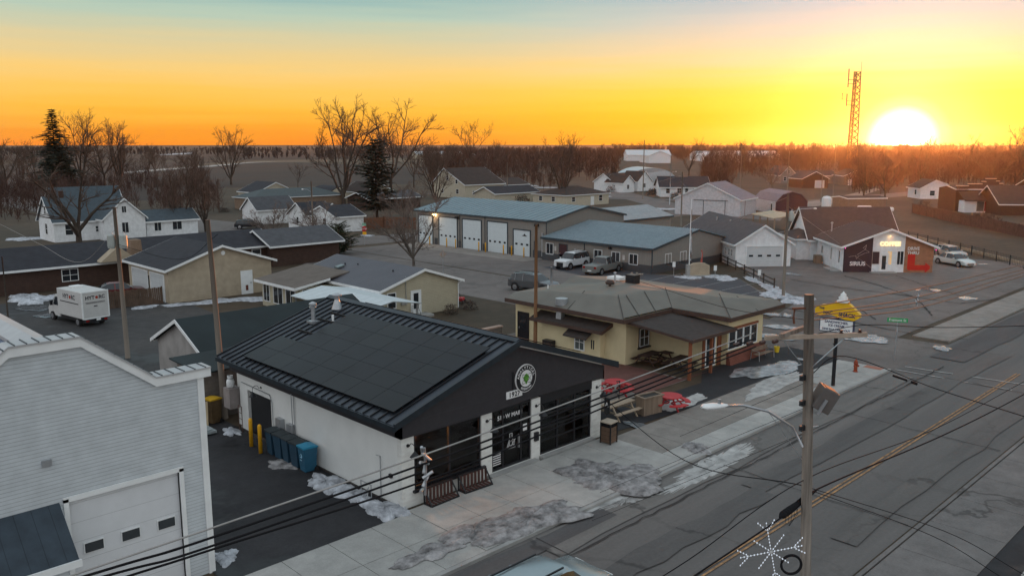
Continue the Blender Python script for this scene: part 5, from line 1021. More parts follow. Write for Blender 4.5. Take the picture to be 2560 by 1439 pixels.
# ---------------------------------------------------------------- vehicles
def car(name,label,cat,loc,rot,L,W,Hh,kind,col,rough=.3,metal=.4,rack=False,group=None):
    "x forward; lofted body, separate glass, wheels, lights"
    t=thing(name,label,cat,loc,rot,group); bm=M('paint_'+name+str(len(MATS)),col,rough=rough,metal=metal,var=.04,spec=.6)
    hw=W/2; belt=Hh*(.58 if kind!='sedan' else .6); roof=Hh; zb=.27 if kind=='sedan' else .36; wr=.33 if kind=='sedan' else .38
    # stations: x fraction from rear(0) to front(1): (x, belt z, top z, half width low, half width top)
    K={'sedan':[(0,.5,.5,.8,.7),(.02,.62,.62,.93,.75),(.13,.66,.67,.98,.7),(.27,.64,.97,1,.62),(.33,.63,1,1,.62),(.52,.62,1,1,.63),(.58,.62,.97,1,.64),(.74,.61,.62,.99,.72),(.93,.52,.53,.95,.7),(.99,.42,.42,.86,.62),(1,.3,.3,.8,.55)],
       'suv':[(0,.5,.5,.9,.8),(.015,.62,.62,.95,.8),(.03,.62,.66,.97,.8),(.08,.62,.94,1,.72),(.14,.61,.985,1,.72),(.35,.6,1,1,.73),(.56,.6,.97,1,.72),(.62,.6,.93,1,.72),(.74,.59,.6,1,.78),(.94,.53,.54,.97,.76),(.99,.44,.44,.9,.7),(1,.25,.25,.86,.65)],
       'jeep':[(0,.5,.5,.95,.88),(.01,.64,.64,.97,.86),(.03,.64,.95,1,.8),(.08,.63,1,1,.8),(.4,.62,1,1,.8),(.58,.62,.98,1,.8),(.61,.62,.96,1,.8),(.7,.6,.62,1,.84),(.96,.57,.58,.98,.82),(.995,.52,.52,.95,.8),(1,.25,.25,.92,.78)],
       'pickup':[(0,.55,.55,.95,.92),(.01,.6,.6,.98,.9),(.36,.6,.6,1,.9),(.375,.6,.62,1,.82),(.41,.6,.96,1,.76),(.46,.6,1,1,.75),(.6,.6,1,1,.75),(.65,.6,.96,1,.76),(.74,.59,.61,1,.84),(.95,.55,.56,.98,.8),(.99,.48,.48,.92,.76),(1,.28,.28,.9,.74)],
       'van':[(0,.5,.5,.95,.85),(.01,.55,.9,.97,.8),(.04,.55,1,1,.8),(.6,.55,1,1,.8),(.72,.53,.94,1,.8),(.86,.5,.56,1,.82),(.97,.42,.44,.96,.8),(1,.25,.25,.9,.7)]}[kind]
    B=MB(); G=MB(); rings=[]
    for (fx,bz,tz,lw,tw) in K:
        x=(fx-.5)*L; b=bz*Hh; tp=tz*Hh; w0=hw*lw; wt=hw*tw if tp>b+.05 else w0*.9
        half=[(w0*.82,zb),(w0*.985,zb+.08),(w0,(zb+b)*.5),(w0*.965,b),(wt,tp-.04 if tp>b+.05 else b+.012),(wt*.62,tp if tp>b+.05 else b+.03)]
        rings.append([(x,y,z) for y,z in half]+[(x,-y,z) for y,z in half[::-1]])
    n=len(rings[0])
    for r_ in rings: B.v+=r_
    cab=[i for i,q in enumerate(K) if q[2]*Hh>q[1]*Hh+.05]
    for i in range(len(rings)-1):
        for j in range(n):
            k2=(j+1)%n; q=(i*n+j,i*n+k2,(i+1)*n+k2,(i+1)*n+j); a=(i in cab) or (i+1 in cab)
            side=j in (3,n-5); top=j in (4,5,6)
            both=(i in cab) and (i+1 in cab)
            steep=abs(K[i+1][2]-K[i][2])*Hh>.18 and a
            if kind=='van' and i<3 and side: a=False
            if (side and a and not(i+1==cab[0] and kind=='pickup')) or (top and steep and (kind!='van' or i>3)): 
                G.v+=[B.v[z_] for z_ in q]; G.f.append(tuple(range(len(G.v)-4,len(G.v))))
            else: B.f.append(q)
    B.f.append(tuple(range(n))); B.f.append(tuple(range((len(rings)-1)*n,len(rings)*n))[::-1])
    bo=B.build('body',bm,t,smooth=True); bo.data.set_sharp_from_angle(angle=R(32)) if hasattr(bo.data,'set_sharp_from_angle') else None
    go=G.build('windows',m_glass,t,smooth=False)
    # pillars
    pm=MB(); c0,c1=K[cab[0]],K[cab[-1]]
    xs=[(.5*(K[cab[0]][0]+K[cab[-1]][0])-.5+o)*L for o in ((-.02,) if kind=='sedan' else (.03,-.15) if kind in('suv','jeep') else (0.02,))]
    for x in xs:
        for s in (-1,1): pm.bar((x,s*(hw*.97),belt+.0),(x,s*(hw*.77),roof-.06),.09,.04)
    if kind!='van': pm.build('pillar',bm,go)
    # wheels, arches
    for fx in (.18,.82):
        for s in (-1,1):
            x=(fx-.5)*L; c=(x,s*(hw-.1),wr); rot_=Matrix.Rotation(R(90),3,'X')
            wh=MB().lathe([(wr*.7,-.12),(wr*.96,-.12),(wr,-.08),(wr,.08),(wr*.96,.12),(wr*.7,.12)],c,16,rot_).build('wheel',m_rubber,t); MB().lathe([(0,0),(wr*.64,.0),(wr*.66,.012),(0,.035)],(x,s*(hw+.022),wr),10,Matrix.Rotation(R(-90*s),3,'X')).build('rim',m_rim,wh)
            MB().lathe([(wr*1.02,-.01),(wr*1.2,-.01),(wr*1.2,.01),(wr*1.02,.01)],(x,s*(hw-.0),wr+.02),16,rot_).build('wheel_arch',m_black,wh)
    fz=K[-2][1]*Hh; hl=M('headlamp',(.55,.56,.55),rough=.15,spec=.7,var=.05); tl=M('tail_lamp',(.25,.01,.01),rough=.2,var=.1)
    for s in (-1,1):
        MB().box(L*.468,s*hw*.62-.18,fz-.12,L*.497,s*hw*.62+.18,fz+.02).build('headlight',hl,t); MB().box(-L*.5-.01,s*hw*.72-.14,K[1][1]*Hh-.32,-L*.5+.06,s*hw*.72+.14,K[1][1]*Hh-.1).build('tail_light',tl,t)
        MB().box(L*.17,s*(hw+.1)-.08,belt+.02,L*.2,s*(hw+.1)+.08,belt+.17).build('mirror',bm,t)
    MB().box(L*.5-.02,-hw*.5,.35,L*.5+.012,hw*.5,fz-.1).build('grille',m_black,t); MB().box(-L*.5-.015,-.25,.5,-L*.5+.01,.25,.62).build('licence_plate',m_white,t)
    if kind in('jeep','suv') :
        [MB().box(-L*.36,s*hw*.6-.02,roof+.0,L*.05,s*hw*.6+.02,roof+.05).build('roof_rail',m_black,t) for s in (-1,1)]
    if kind=='pickup': 
        MB().box(-L*.49,-hw*.84,Hh*.52,-L*.135,hw*.84,Hh*.611).build('tonneau',M('tonneau_grey',(.14,.14,.15),rough=.5),t)
    return t
car('white_suv','boxy white off-road car parked nose out before the office annex','car',(71.7,63.4),184,4.5,1.84,1.85,'jeep',(.6,.62,.63),.3,.1)
car('pickup_truck','grey double-cab pickup truck parked beside the white off-road car','pickup',(71.3,58.5),8,5.5,1.95,1.85,'pickup',(.2,.21,.2),.35,.4)
car('dark_suv','dark grey family car driving on the side street, partly behind the brown pole','car',(57.6,55.8),-78,4.9,1.95,1.75,'suv',(.13,.135,.145),.25,.5)
car('silver_van','small silver van just behind the brown pole, mostly hidden','van',g(1350,757),52,3.4,1.55,1.3,'van',(.4,.4,.4),.3,.3)
car('silver_sedan','pale silver sedan waiting right of the coffee house','car',(105.2,33.4),-118,4.8,1.84,1.46,'sedan',(.55,.6,.58),.25,.3)
car('silver_hatchback','pale car standing behind the silver sedan','car',(112.5,36.3),-125,4.3,1.8,1.5,'suv',(.36,.38,.37),.3,.3)
car('black_car','black car parked beside the narrow white house','car',(67,131.5),-30,4.7,1.9,1.55,'suv',(.02,.024,.03),.2,.3)
car('red_sedan','dark red sedan parked behind the box truck','car',(27.6,80),-14,4.7,1.84,1.5,'sedan',(.14,.025,.025),.25,.4)
car('grey_car','grey car parked behind the low garage, nearest of two','car',g(1293,487),-40,4.8,1.9,1.6,'suv',(.3,.33,.34),.3,.3)
car('white_car','white car parked behind the low garage, farther of two','car',g(1278,478),-40,5.0,1.9,1.8,'van',(.5,.5,.5),.3,.1)
sp=car('passing_car','silver-grey car passing on the main road at the bottom edge','car',(17.0,16.0),0,4.7,1.9,1.65,'suv',(.3,.36,.38),.2,.5)
car('red_car','red car half hidden by trees at the far right','car',g(2390,430),-40,4.6,1.8,1.5,'suv',(.3,.02,.02),.3,.2)
def box_truck():
    t=thing('box_truck','white box truck seen from behind with dark lettering, parked on the gravel','truck',(21.4,70.6),98)   # x forward
    bm=M('truck_white',(.5,.5,.49),rough=.45,var=.05)
    b=MB().box(-2.4,-1.1,.75,1.9,1.1,2.95).build('cargo_box',bm,t,bevel=.03)
    e=MB()
    for y in (-1.12,1.02): e.box(-2.43,y,.72,-2.35,y+.1,2.98)
    e.box(-2.43,-1.02,2.88,-2.35,1.02,2.98); e.box(-2.42,-1.02,.7,-2.35,1.02,.8); e.build('door_frame',m_white,b)
    cab=MB(); cab.prism([(1.92,.45),(4.0,.45),(4.05,1.0),(3.75,1.35),(3.15,1.45),(2.65,2.3),(1.92,2.35)],-.98,.98,'y'); c=cab.build('cab',bm,t,bevel=.06)
    for s in (-1,1): MB().prism([(2.15,1.4),(3.0,1.4),(2.6,2.1),(2.15,2.15)],s*.985-.01,s*.985+.01,'y').build('side_window',m_glass,c); MB().box(2.95,s*1.15-.1,1.35,3.05,s*1.15+.1,1.75).build('mirror',m_black,c)
    MB().box(-2.4,-.9,.4,1.9,.9,.745).build('chassis',m_black,t)
    for x in (-1.3,3.2):
        for s in (-1,1):
            wh=MB().lathe([(.25,-.13),(.38,-.13),(.4,0),(.38,.13),(.25,.13)],(x,s*.92,.4),16,Matrix.Rotation(R(90),3,'X')).build('wheel',m_rubber,t); MB().lathe([(0,0),(.24,0),(.24,.02),(0,.03)],(x,s*1.06,.4),12,Matrix.Rotation(R(-90*s),3,'X')).build('rim',m_rim,wh)
    bl=M('dark_lettering',(.03,.025,.03)); rdm=M('logo_red',(.35,.03,.01))
    text('lettering','HYT   RC',.4,bl,b,(-2.412,0,2.45),FW,.012,.003); MB().lathe([(0,0),(.115,0),(.115,.01),(0,.01)],(-2.42,-.13,2.45),14,Matrix.Rotation(R(90),3,'Y')).build('logo_dot',rdm,b)
    text('lettering','HYT   RC',.52,bl,b,(-.2,1.108,2.4),(R(90),0,R(180)),.012,.003); MB().lathe([(0,0),(.15,0),(.15,.01),(0,.01)],(-.37,1.11,2.4),14,Matrix.Rotation(R(90),3,'X')).build('logo_dot',rdm,b)
    ln=MB(); ln.box(-2.415,-.8,2.06,-2.408,.8,2.1); ln.box(-2.415,-.8,1.98,-2.408,.8,2.01); ln.box(-2.415,-.15,1.7,-2.408,.15,1.78); ln.build('small_print',bl,b); MB().box(-1.8,1.108,1.9,1.4,1.112,1.98).build('small_print',bl,b)
    for s in (-1,1): MB().box(-2.44,s*.75-.12,.5,-2.4,s*.75+.12,.62).build('tail_light',M('tail_lamp',(.25,.01,.01)),t)
    t.scale=(.94,.94,.94); MB().box(-2.44,-.32,.52,-2.4,.02,.68).build('licence_plate',m_white,t); MB().box(.6,-.5,2.952,1.4,.3,3.08).build('roof_vent',m_white,b)
box_truck()
# ---------------------------------------------------------------- street furniture and small things
def pole(label,base,top,r0,r1,mat,arms=(),name='utility_pole',cat='utility pole'):
    t=thing(name,label,cat,base); o=Vector(base if len(base)==3 else (*base,0)); tp=Vector(top)-o
    MB().tube([Vector((0,0,-.2)),tp*.5+Vector((.01,0,0)),tp],r0,12,r1).build('pole',mat,t,smooth=True); return t,tp
# main pole in the foreground
tz=10.0; KP=1.43; tx,ty=g(2023,735,tz); bx,by=g(2012,1588,0)
def zz(z): return 14-(14-z)*KP

mp,tp=pole('weathered grey power pole in the right foreground carrying crossarm, transformer lamp and street light',(bx,by),(tx,ty,tz),.155,.13,m_polewood)
OX,OY=bx,by
def lp(x,y,z): return (x-OX,y-OY,z)     # world -> main pole local
def pz(z): f=z/tz; return (OX+(tx-bx)*f,OY+(ty-by)*f)     # pole axis at height z
zc=zz(10.4); ax,ay=pz(zc)
arm=MB(); arm.bar(lp(ax-1.0,ay+.75,zc-.02),lp(ax+1.15,ay-1.1,zc+.03),.1,.12); arm=arm.build('crossarm',M('pale_crossarm',(.36,.29,.23),rough=.8,var=.3),mp)
arm2=MB(); arm2.bar(lp(ax-1.0,ay+.3,zc+.1),lp(ax+.5,ay+.4,zc+.08),.1,.12); arm2.build('crossarm',m_polewood,mp)
br_=MB(); br_.bar(lp(ax,ay-.15,zc-.85),lp(ax+.65,ay-.7,zc-.07),.045,.012); br_.bar(lp(ax-.05,ay+.15,zc-.8),lp(ax-.6,ay+.45,zc-.07),.045,.012); br_.build('brace',m_steel,mp)
def insul(p,ax_='Z',n=4,name='insulator',par=None,mat=None):
    prof=[]
    for i in range(n): prof+=[(.03,i*.05),(.06,i*.05+.015),(.06,i*.05+.03),(.03,i*.05+.045)]
    m=Matrix.Identity(3) if ax_=='Z' else Matrix.Rotation(R(90),3,'Y' if ax_=='X' else 'X'); return MB().lathe(prof,p,10,m).build(name,mat or M('brown_porcelain',(.06,.025,.018),rough=.25,spec=.6),par or mp)
insul(lp(ax+1.0,ay-.97,zc+.08),'Z',2); insul(lp(ax+.62,ay-.62,zc+.07),'Z',2)
for k in range(4): insul(lp(ax-1.15-.28*k,ay+.42+.22*k,zc-.05-.02*k),'X',4)
for z in (9.6,9.1,8.6):
    z=zz(z); x_,y_=pz(z); m_=MB(); m_.lathe([(.03,0),(.07,.03),(.04,.06),(.07,.09),(.03,.12)],lp(x_-.28,y_+.05,z-.06),9); m_.box(*lp(x_-.31,y_-.0,z-.07),*lp(x_-.1,y_+.1,z+.07)); m_.build('spool_bracket',m_black,mp)
    MB().tube([lp(x_+.1,y_-.1,z),lp(x_+.24,y_-.2,z+.01)],.015,5).build('through_bolt',m_steel,mp)
zb_=zz(10.95); x_,y_=pz(zb_); bk_=MB(); bk_.bar(lp(x_,y_,zb_-.02),lp(x_-.5,y_+.22,zb_),.05); bk_.tube([lp(x_-.42,y_+.2,zb_-.03),lp(x_-.45,y_+.2,zb_-.25),lp(x_-.4,y_+.2,zb_-.42)],.03,5); bk_.build('top_bracket',M('rusty_iron',(.13,.05,.03),rough=.8),mp)
zs_=zz(9.2); x_,y_=pz(zs_); sp_=MB(); Mx=Matrix.Translation(Vector(lp(x_+.3,y_-.32,zs_)))@Matrix.Rotation(R(-50),4,'Z')@Matrix.Rotation(R(28),4,'Y'); sp_.box(-.22,-.27,-.36,.27,.3,.28,Mx); so_=sp_.build('siren_speaker',M('grey_speaker',(.1,.09,.085),rough=.7),mp,bevel=.02)
MB().box(-.05,-.33,-.46,.03,-.28,.0,Mx).build('bracket',m_steel,so_); MB().box(-.14,-.22,.281,.2,.25,.295,Mx).build('louvre',M('tan_plate',(.16,.12,.1),spec=.05),so_)
# street light arm
zl_=zz(8.2); pa=pz(zl_); hz=zz(9.15); hx,hy=g(1815,1014,hz); ex,ey=hx-pa[0],hy-pa[1]
pts=[lp(pa[0]-.1,pa[1]+.08,zl_),lp(pa[0]+ex*.2,pa[1]+ey*.2,zl_+(hz-zl_)*.45),lp(pa[0]+ex*.5,pa[1]+ey*.5,zl_+(hz-zl_)*.82),lp(pa[0]+ex*.8,pa[1]+ey*.8,hz-.02),lp(hx,hy,hz)]
MB().tube(pts,.035,7).build('lamp_arm',m_steel,mp,smooth=True); MB().bar(lp(pa[0]-.05,pa[1]+.1,zl_-.4),pts[2],.012).build('stay_rod',m_steel,mp)
d=Vector((ex,ey,0)).normalized(); hd=MB(); an=math.atan2(d.y,d.x); Mh=Matrix.Translation(Vector(lp(hx,hy,hz)))@Matrix.Rotation(an,4,'Z')
pr=[(-.05,.05),(.1,.13),(.35,.18),(.62,.16),(.72,.06)]
for i,(xx,w2) in enumerate(pr):
    for j in range(10): a=2*math.pi*j/10; hd.v.append(tuple(Mh@Vector((xx,w2*math.cos(a),.02+w2*.45*math.sin(a)))))
for i in range(len(pr)-1):
    for j in range(10): hd.f.append((i*10+j,i*10+(j+1)%10,(i+1)*10+(j+1)%10,(i+1)*10+j))
hd.f.append(tuple(range(0,10))); hd.f.append(tuple(range(40,50))[::-1]); hh=hd.build('lamp_head',m_white,mp,smooth=True); hc=lp(hx+d.x*.2,hy+d.y*.2,0); MB().cyl(hc[:2],.05,hz+.07,hz+.2,8).build('photocell',m_steel,hh)
# snowflake decoration with bulbs
c=onY(1928,1378,pz(3.5)[1]+.2); fl=thing('snowflake_decoration','white wire snowflake decoration with small bulbs hanging on the foreground power pole','decoration',c); fr_=MB(); bu=MB()
u_=Vector((_sa,-_ca,0)); w0_=Vector((0,0,1))
for k in range(8):
    a=R(45*k+12); L1=.84 if k%2==0 else .57; d_=u_*math.cos(a)+w0_*math.sin(a); tip=d_*L1; fr_.bar((0,0,0),tip,.008)
    segs=[(Vector((0,0,0)),tip)]
    if k%2==0:
        for s in (-38,38):
            a2=a+R(s); d2=u_*math.cos(a2)+w0_*math.sin(a2); segs.append((tip*.72,tip*.72+d2*.36)); fr_.bar(tip*.72,tip*.72+d2*.36,.008)
    for p0,p1 in segs:
        n=max(2,int((p1-p0).length/.085))
        for i in range(1,n+1): bu.lathe([(.006,-.022),(.018,0),(.006,.026)],p0+(p1-p0)*i/n,5)
fr_.build('wire_frame',m_white,fl); b_=bu.build('bulb_string',M('snowflake_bulb',(.75,.8,.9),rough=.2,emit=((.8,.88,1),.35)),fl); b_['kind']='stuff'
c=onY(1978,1410,pz(3.5)[1]+.1); cc=thing('cable_coil','coil of black cable hung on the foreground power pole below the snowflake','cable coil',c); ring=MB(); pts=[(u_*math.cos(2*math.pi*i/24)*.28+w0_*.28*math.sin(2*math.pi*i/24)) for i in range(25)]; ring.tube(pts,.038,6); ring.build('coil',m_wire,cc)
# splice closure with wires
c0=Vector(onY(1956,1287,10.35)); c1=Vector(onY(2040,1225,10.35)); cl=thing('splice_closure','black ribbed cable splice closure slung beside the foreground pole','cable splice',c0); d_=(c1-c0); ln_=d_.length; q=d_.to_track_quat('Z','Y').to_matrix()
MB().lathe([(.03,-.15),(.1,0),(.11,.08),(.095,.1),(.11,.15),(.095,.19),(.11,.24),(.095,.3),(.11,.36),(.07,ln_*.6),(.03,ln_)],(0,0,0),12,q).build('housing',m_wire,cl)
lo=MB(); 
for i in range(5): lo.tube([d_*(.1+.08*i),d_*(.1+.08*i)+Vector((.02*i,0,-.3)),d_*(.2)+Vector((.05,0,-.48)),d_*(.42)+Vector((0,0,-.25)),d_*.45],.006,4)
lo.build('drop_loop',m_wire,cl); MB().bar(d_*.62+Vector((0,0,.06)),d_*.75+Vector((0,0,.07)),.03).build('orange_tag',M('orange_tag',(.8,.12,.02)),cl)
# wires: surveyed points joined by smooth curves
def wire(label,pts,r=.014,mat=None,group=None,name='overhead_wire',sag=0):
    pts=[Vector(p) for p in pts]; out=[]
    P_=[pts[0]*2-pts[1]]+pts+[pts[-1]*2-pts[-2]]
    for i in range(1,len(P_)-2):
        a,b,c,d=P_[i-1:i+3]
        for k in range(8):
            t=k/8; p=.5*((2*b)+(-a+c)*t+(2*a-5*b+4*c-d)*t*t+(-a+3*b-3*c+d)*t**3); p.z-=sag*4*t*(1-t); out.append(p)
    out.append(pts[-1]); o=MB().tube(out,r,6).build(name,mat or m_wire); tag(o,label,'wire',group); return o
WP=[[(182,1436),(640,1281),(1119,1115),(1600,940),(1885,832)],[(255,1426),(525,1344),(1119,1137),(1600,955),(1885,846)],[(262,1439),(525,1365),(1119,1155),(1600,968),(1885,858)],[(320,1439),(525,1374),(1119,1180),(1600,980),(1890,866)]]
WR=[[(2035,766),(2340,712),(2530,668)],[(2035,783),(2280,745),(2525,682)],[(2035,790),(2310,752),(2528,690)],[(2035,800),(2300,768),(2530,698)]]
names=['uppermost pale','second','third','lowest']; Ys=[9.2,9.6,10.0,10.35]
for k in range(4):
    L_=[onY(*p,Ys[k]) for p in WP[k]]; a=Vector(L_[0]); b=Vector(L_[1]); L_=[tuple(a+(a-b)*3)]+L_
    att=(ax-1.1+.12*k,ay+.3-.1*k,10.6-.05*k) 
    wire(f'{names[k]} of the four overhead wires crossing before the brewery front',L_,.012 if k==0 else .016,m_alum if k==0 else m_wire,'street wires left of the foreground pole')
    R_=[onY(*p,10.0+.12*k) for p in WR[k]]; a=Vector(R_[-2]); b=Vector(R_[-1]); R_.append(tuple(b+(b-a)*1.5))
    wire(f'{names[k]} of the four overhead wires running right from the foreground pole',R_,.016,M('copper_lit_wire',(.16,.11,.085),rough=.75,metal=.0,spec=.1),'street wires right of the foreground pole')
# aluminium clamps and spacers on the wires
def clamp(label,x,y,Y,sc_=1.,mat=None):
    p=Vector(onY(x,y,Y)); t=thing('wire_clamp',label,'wire clamp',p); rnd=random.Random(int(x)); m=MB()
    for i in range(7): q=Vector((rnd.uniform(-.06,.06),rnd.uniform(-.05,.05),.26-.085*i))*sc_; d=Vector((rnd.uniform(-1,1),rnd.uniform(-.6,.6),rnd.uniform(-.9,.9))).normalized()*.075*sc_; m.tube([q-d,q,q+d],.02*sc_,6)
    m.tube([(0,0,.28*sc_),(.02,0,0),(.0,0,-.34*sc_)],.015*sc_,6); m.build('clamp_body',mat or m_steel,t)
clamp('grey bundle of metal clamps on the wires before the brewery window',1062,1172,9.8,1.25); clamp('black spacer on the wires above the red picnic tables',1548,972,9.7,.6,m_black); clamp('black spacer on the wires before the restaurant windows',1887,830,9.8,.6,m_black); clamp('twisted wire tie on the right-hand wires',2295,742,10.1,.9)
# communication cables lower on the pole
wire('thin black cable above the centre line, running past the foreground pole',[onY(*p,10.2) for p in ((1500,1530),(1720,1399),(2017,1195),(2330,1075),(2560,953),(2800,820))],.013)
wire('thick black communication cable passing the splice closure at the foreground pole',[onY(*p,10.35) for p in ((1500,1600),(1735,1439),(1960,1288),(2045,1221),(2360,1086),(2560,985),(2800,850))],.024)
q0=Vector((*pz(3.9),3.95)); q0=Vector(onY(2005,1212,10.4))
wire('service cable from the foreground pole down to the brewery corner',[q0,onY(1712,1150,17),(30.4,24.85,2.0)],.016)
wire('thin drop wire from the foreground pole across the road to the lower right, upper one',[q0,onX(2360,1326,25.5),onX(2560,1435,26.5)],.011); wire('thin drop wire from the foreground pole across the road to the lower right, lower one',[q0+Vector((0,0,-.05)),onX(2330,1338,25.3),onX(2500,1439,26.2)],.011)
wire('black wire with splices crossing the road above the hydrant',[(*pz(zz(9.6)),zz(9.6)),onY(2115,890,10.4),onX(2340,971,27),onX(2560,1040,26)],.014)
wire('level black wire running right from the foreground pole',[(*pz(zz(10.35)),zz(10.4)),onY(2160,812,9.2),onY(2340,818,8),onY(2560,814,6.5),onY(2900,800,4)],.011)
wire('black wire from the foreground pole over the restaurant roof',[(*pz(zz(10.6)),zz(10.7)),onY(1820,770,15),onY(1640,716,22),onY(1500,672,32)],.009)
for k,(a,b) in enumerate((((1985,920),(1700,1090)),((1985,950),(1500,1230)),((1985,975),(1480,1300)))): wire(f'thin guy line falling left from the foreground pole, number {["one, highest","two, middle","three, lowest"][k]}',[(*pz(zz(9.5-.5*k)),zz(9.5-.5*k)),onY(*b,17.5)],.007)
sx=MB(); a=Vector(onX(2232,938,26.4)); sx.tube([a,a+Vector((.25,-.35,-.14))],.035,6); sx.tube([a+Vector((.32,-.45,-.18)),a+Vector((.42,-.6,-.24))],.045,6); s_=sx.build('cable_splice',m_wire); tag(s_,'black splice sleeves on the wire crossing the road','cable splice')
# other poles
def simple_pole(label,x,y,h,r=.15,mat=None,arm_=False,tr=0,lean=(0,0),lampdir=None,base=None,pin=None):
    b=base or g(x,y); t,tp=pole(label,b,(b[0]+lean[0],b[1]+lean[1],h),r,r*.62,mat or m_polewood)
    if arm_: MB().bar((tp.x-.9,tp.y+.4,h-.8),(tp.x+.9,tp.y-.4,h-.8),.1).build('crossarm',m_polewood,t)
    for k in range(tr):
        s=-1 if k else 1; q=MB(); c=(tp.x*.75+.38*s*_sa,tp.y*.75-.38*s*_ca); q.lathe([(.02,h*.73),(.24,h*.735),(.26,h*.75),(.25,h*.73+.85),(.2,h*.73+.92),(.03,h*.73+.96)],(*c,0),14); q=q.build('transformer',M('pale_transformer',(.35,.38,.36),rough=.4,metal=.2),t,smooth=False); MB().cyl((c[0]+.08,c[1]),.03,h*.73+.9,h*.73+1.1,6).build('bushing',m_white,q)
    if lampdir: 
        q=MB().tube([(tp.x,tp.y,h*.8),(tp.x+lampdir[0]*.5,tp.y+lampdir[1]*.5,h*.8+.45),(tp.x+lampdir[0],tp.y+lampdir[1],h*.8+.5)],.03,6).build('lamp_arm',m_steel,t); MB().lathe([(.02,.08),(.14,.04),(.16,-.04),(.03,-.08)],(tp.x+lampdir[0],tp.y+lampdir[1],h*.8+.48),9).build('lamp_head',m_white,q)
    if pin: insul((tp.x,tp.y,h),'Z',2,par=t)
    return t
simple_pole('tall grey pole between the white garage and the brewery roof corner',563,1045,10.3,.17,M('pale_pole',(.17,.145,.12),rough=.85,var=.25,streak=(1,1,.1)),lean=(-.25,.1))
simple_pole('wooden pole with two pale transformers beside the box truck',320,895,10.0,.17,MATS['pale_pole'],tr=2,lean=(-.1,.05))
simple_pole('reddish brown pole without wires standing beside the restaurant',1338,872,8.6,.15,m_polebrown,lean=(.05,0))
simple_pole('grey pole with transformer and lamp arm between garage and coffee house',1958,742,9.6,.16,MATS['pale_pole'],tr=1,lean=(.15,.15),lampdir=(2.2,-1.6))
simple_pole('wooden pole behind the two-storey cream house, bare top',1268,500,9.5,.16,MATS['pale_pole']); simple_pole('wooden pole before the small white L-shaped house',783,587,8.3,.15,MATS['pale_pole'],lampdir=(-1.2,.6))
simple_pole('tall thin pole rising past the white ranch to the skyline',1607,498,15,.15,MATS['pale_pole']); simple_pole('pole with crossarm behind the office annex roof',1702,565,9.3,.15,MATS['pale_pole'],arm_=True)
simple_pole('short dark post with white cap left of the white single garage',1728,560,2.6,.14,m_polewood); simple_pole('light pole beside the low white ranch',1674,512,9,.1,m_steel,lampdir=(.8,-.9)); simple_pole('thin grey pole left of the steep grey cottage',1850,468,14,.16,MATS['pale_pole'],arm_=True)
simple_pole('pole behind the steep grey cottage',1920,462,12,.16,MATS['pale_pole']); simple_pole('pole glowing orange left under the sun',2082,492,13,.15,MATS['pale_pole']); simple_pole('pole before the brown gabled house',2052,505,7,.13,MATS['pale_pole']); simple_pole('short pole among the far barns',1533,437,9,.15,MATS['pale_pole']); simple_pole('pole behind the gambrel barn',1968,478,12,.15,MATS['pale_pole'])
simple_pole('thin mossy pole at the left edge beside the gravel',20,792,5,.07,m_bark); simple_pole('grey conduit post beside the brown pole',1378,748,3.0,.14,m_steel)
wire('wire curving from the transformer pole toward the left trees',[(19.6,56.6,8.6),onY(200,655,62),onY(100,610,75),onY(0,560,90)],.012,m_alum); wire('wire joining the two poles left of the brewery',[(19.6,56.6,7.6),onX(450,648,19.2),onX(545,585,18.5)],.012)
wire('thin service wire over the coffee house front to the pole',[(72,37.4,8.4),onY(2113,620,41),onY(2200,686,33.5)],.012,m_alum); wire('guy wire from the grey lot pole down to the pavilion',[(72,37.5,9.2),(84,48,6.5),(95,56,4.2)],.012,m_alum)
wire('wire hanging between the annex pole and the grey lot pole',[(125,85.3,7.5),(108,70,5.6),(90,53,5.6),(72,37.4,8.0)],.014,m_alum); wire('wire hanging before the ranch left of the annex pole',[(125.3,85.5,8.5),(150,110,6.2),(180,134.6,10)],.018,m_alum)
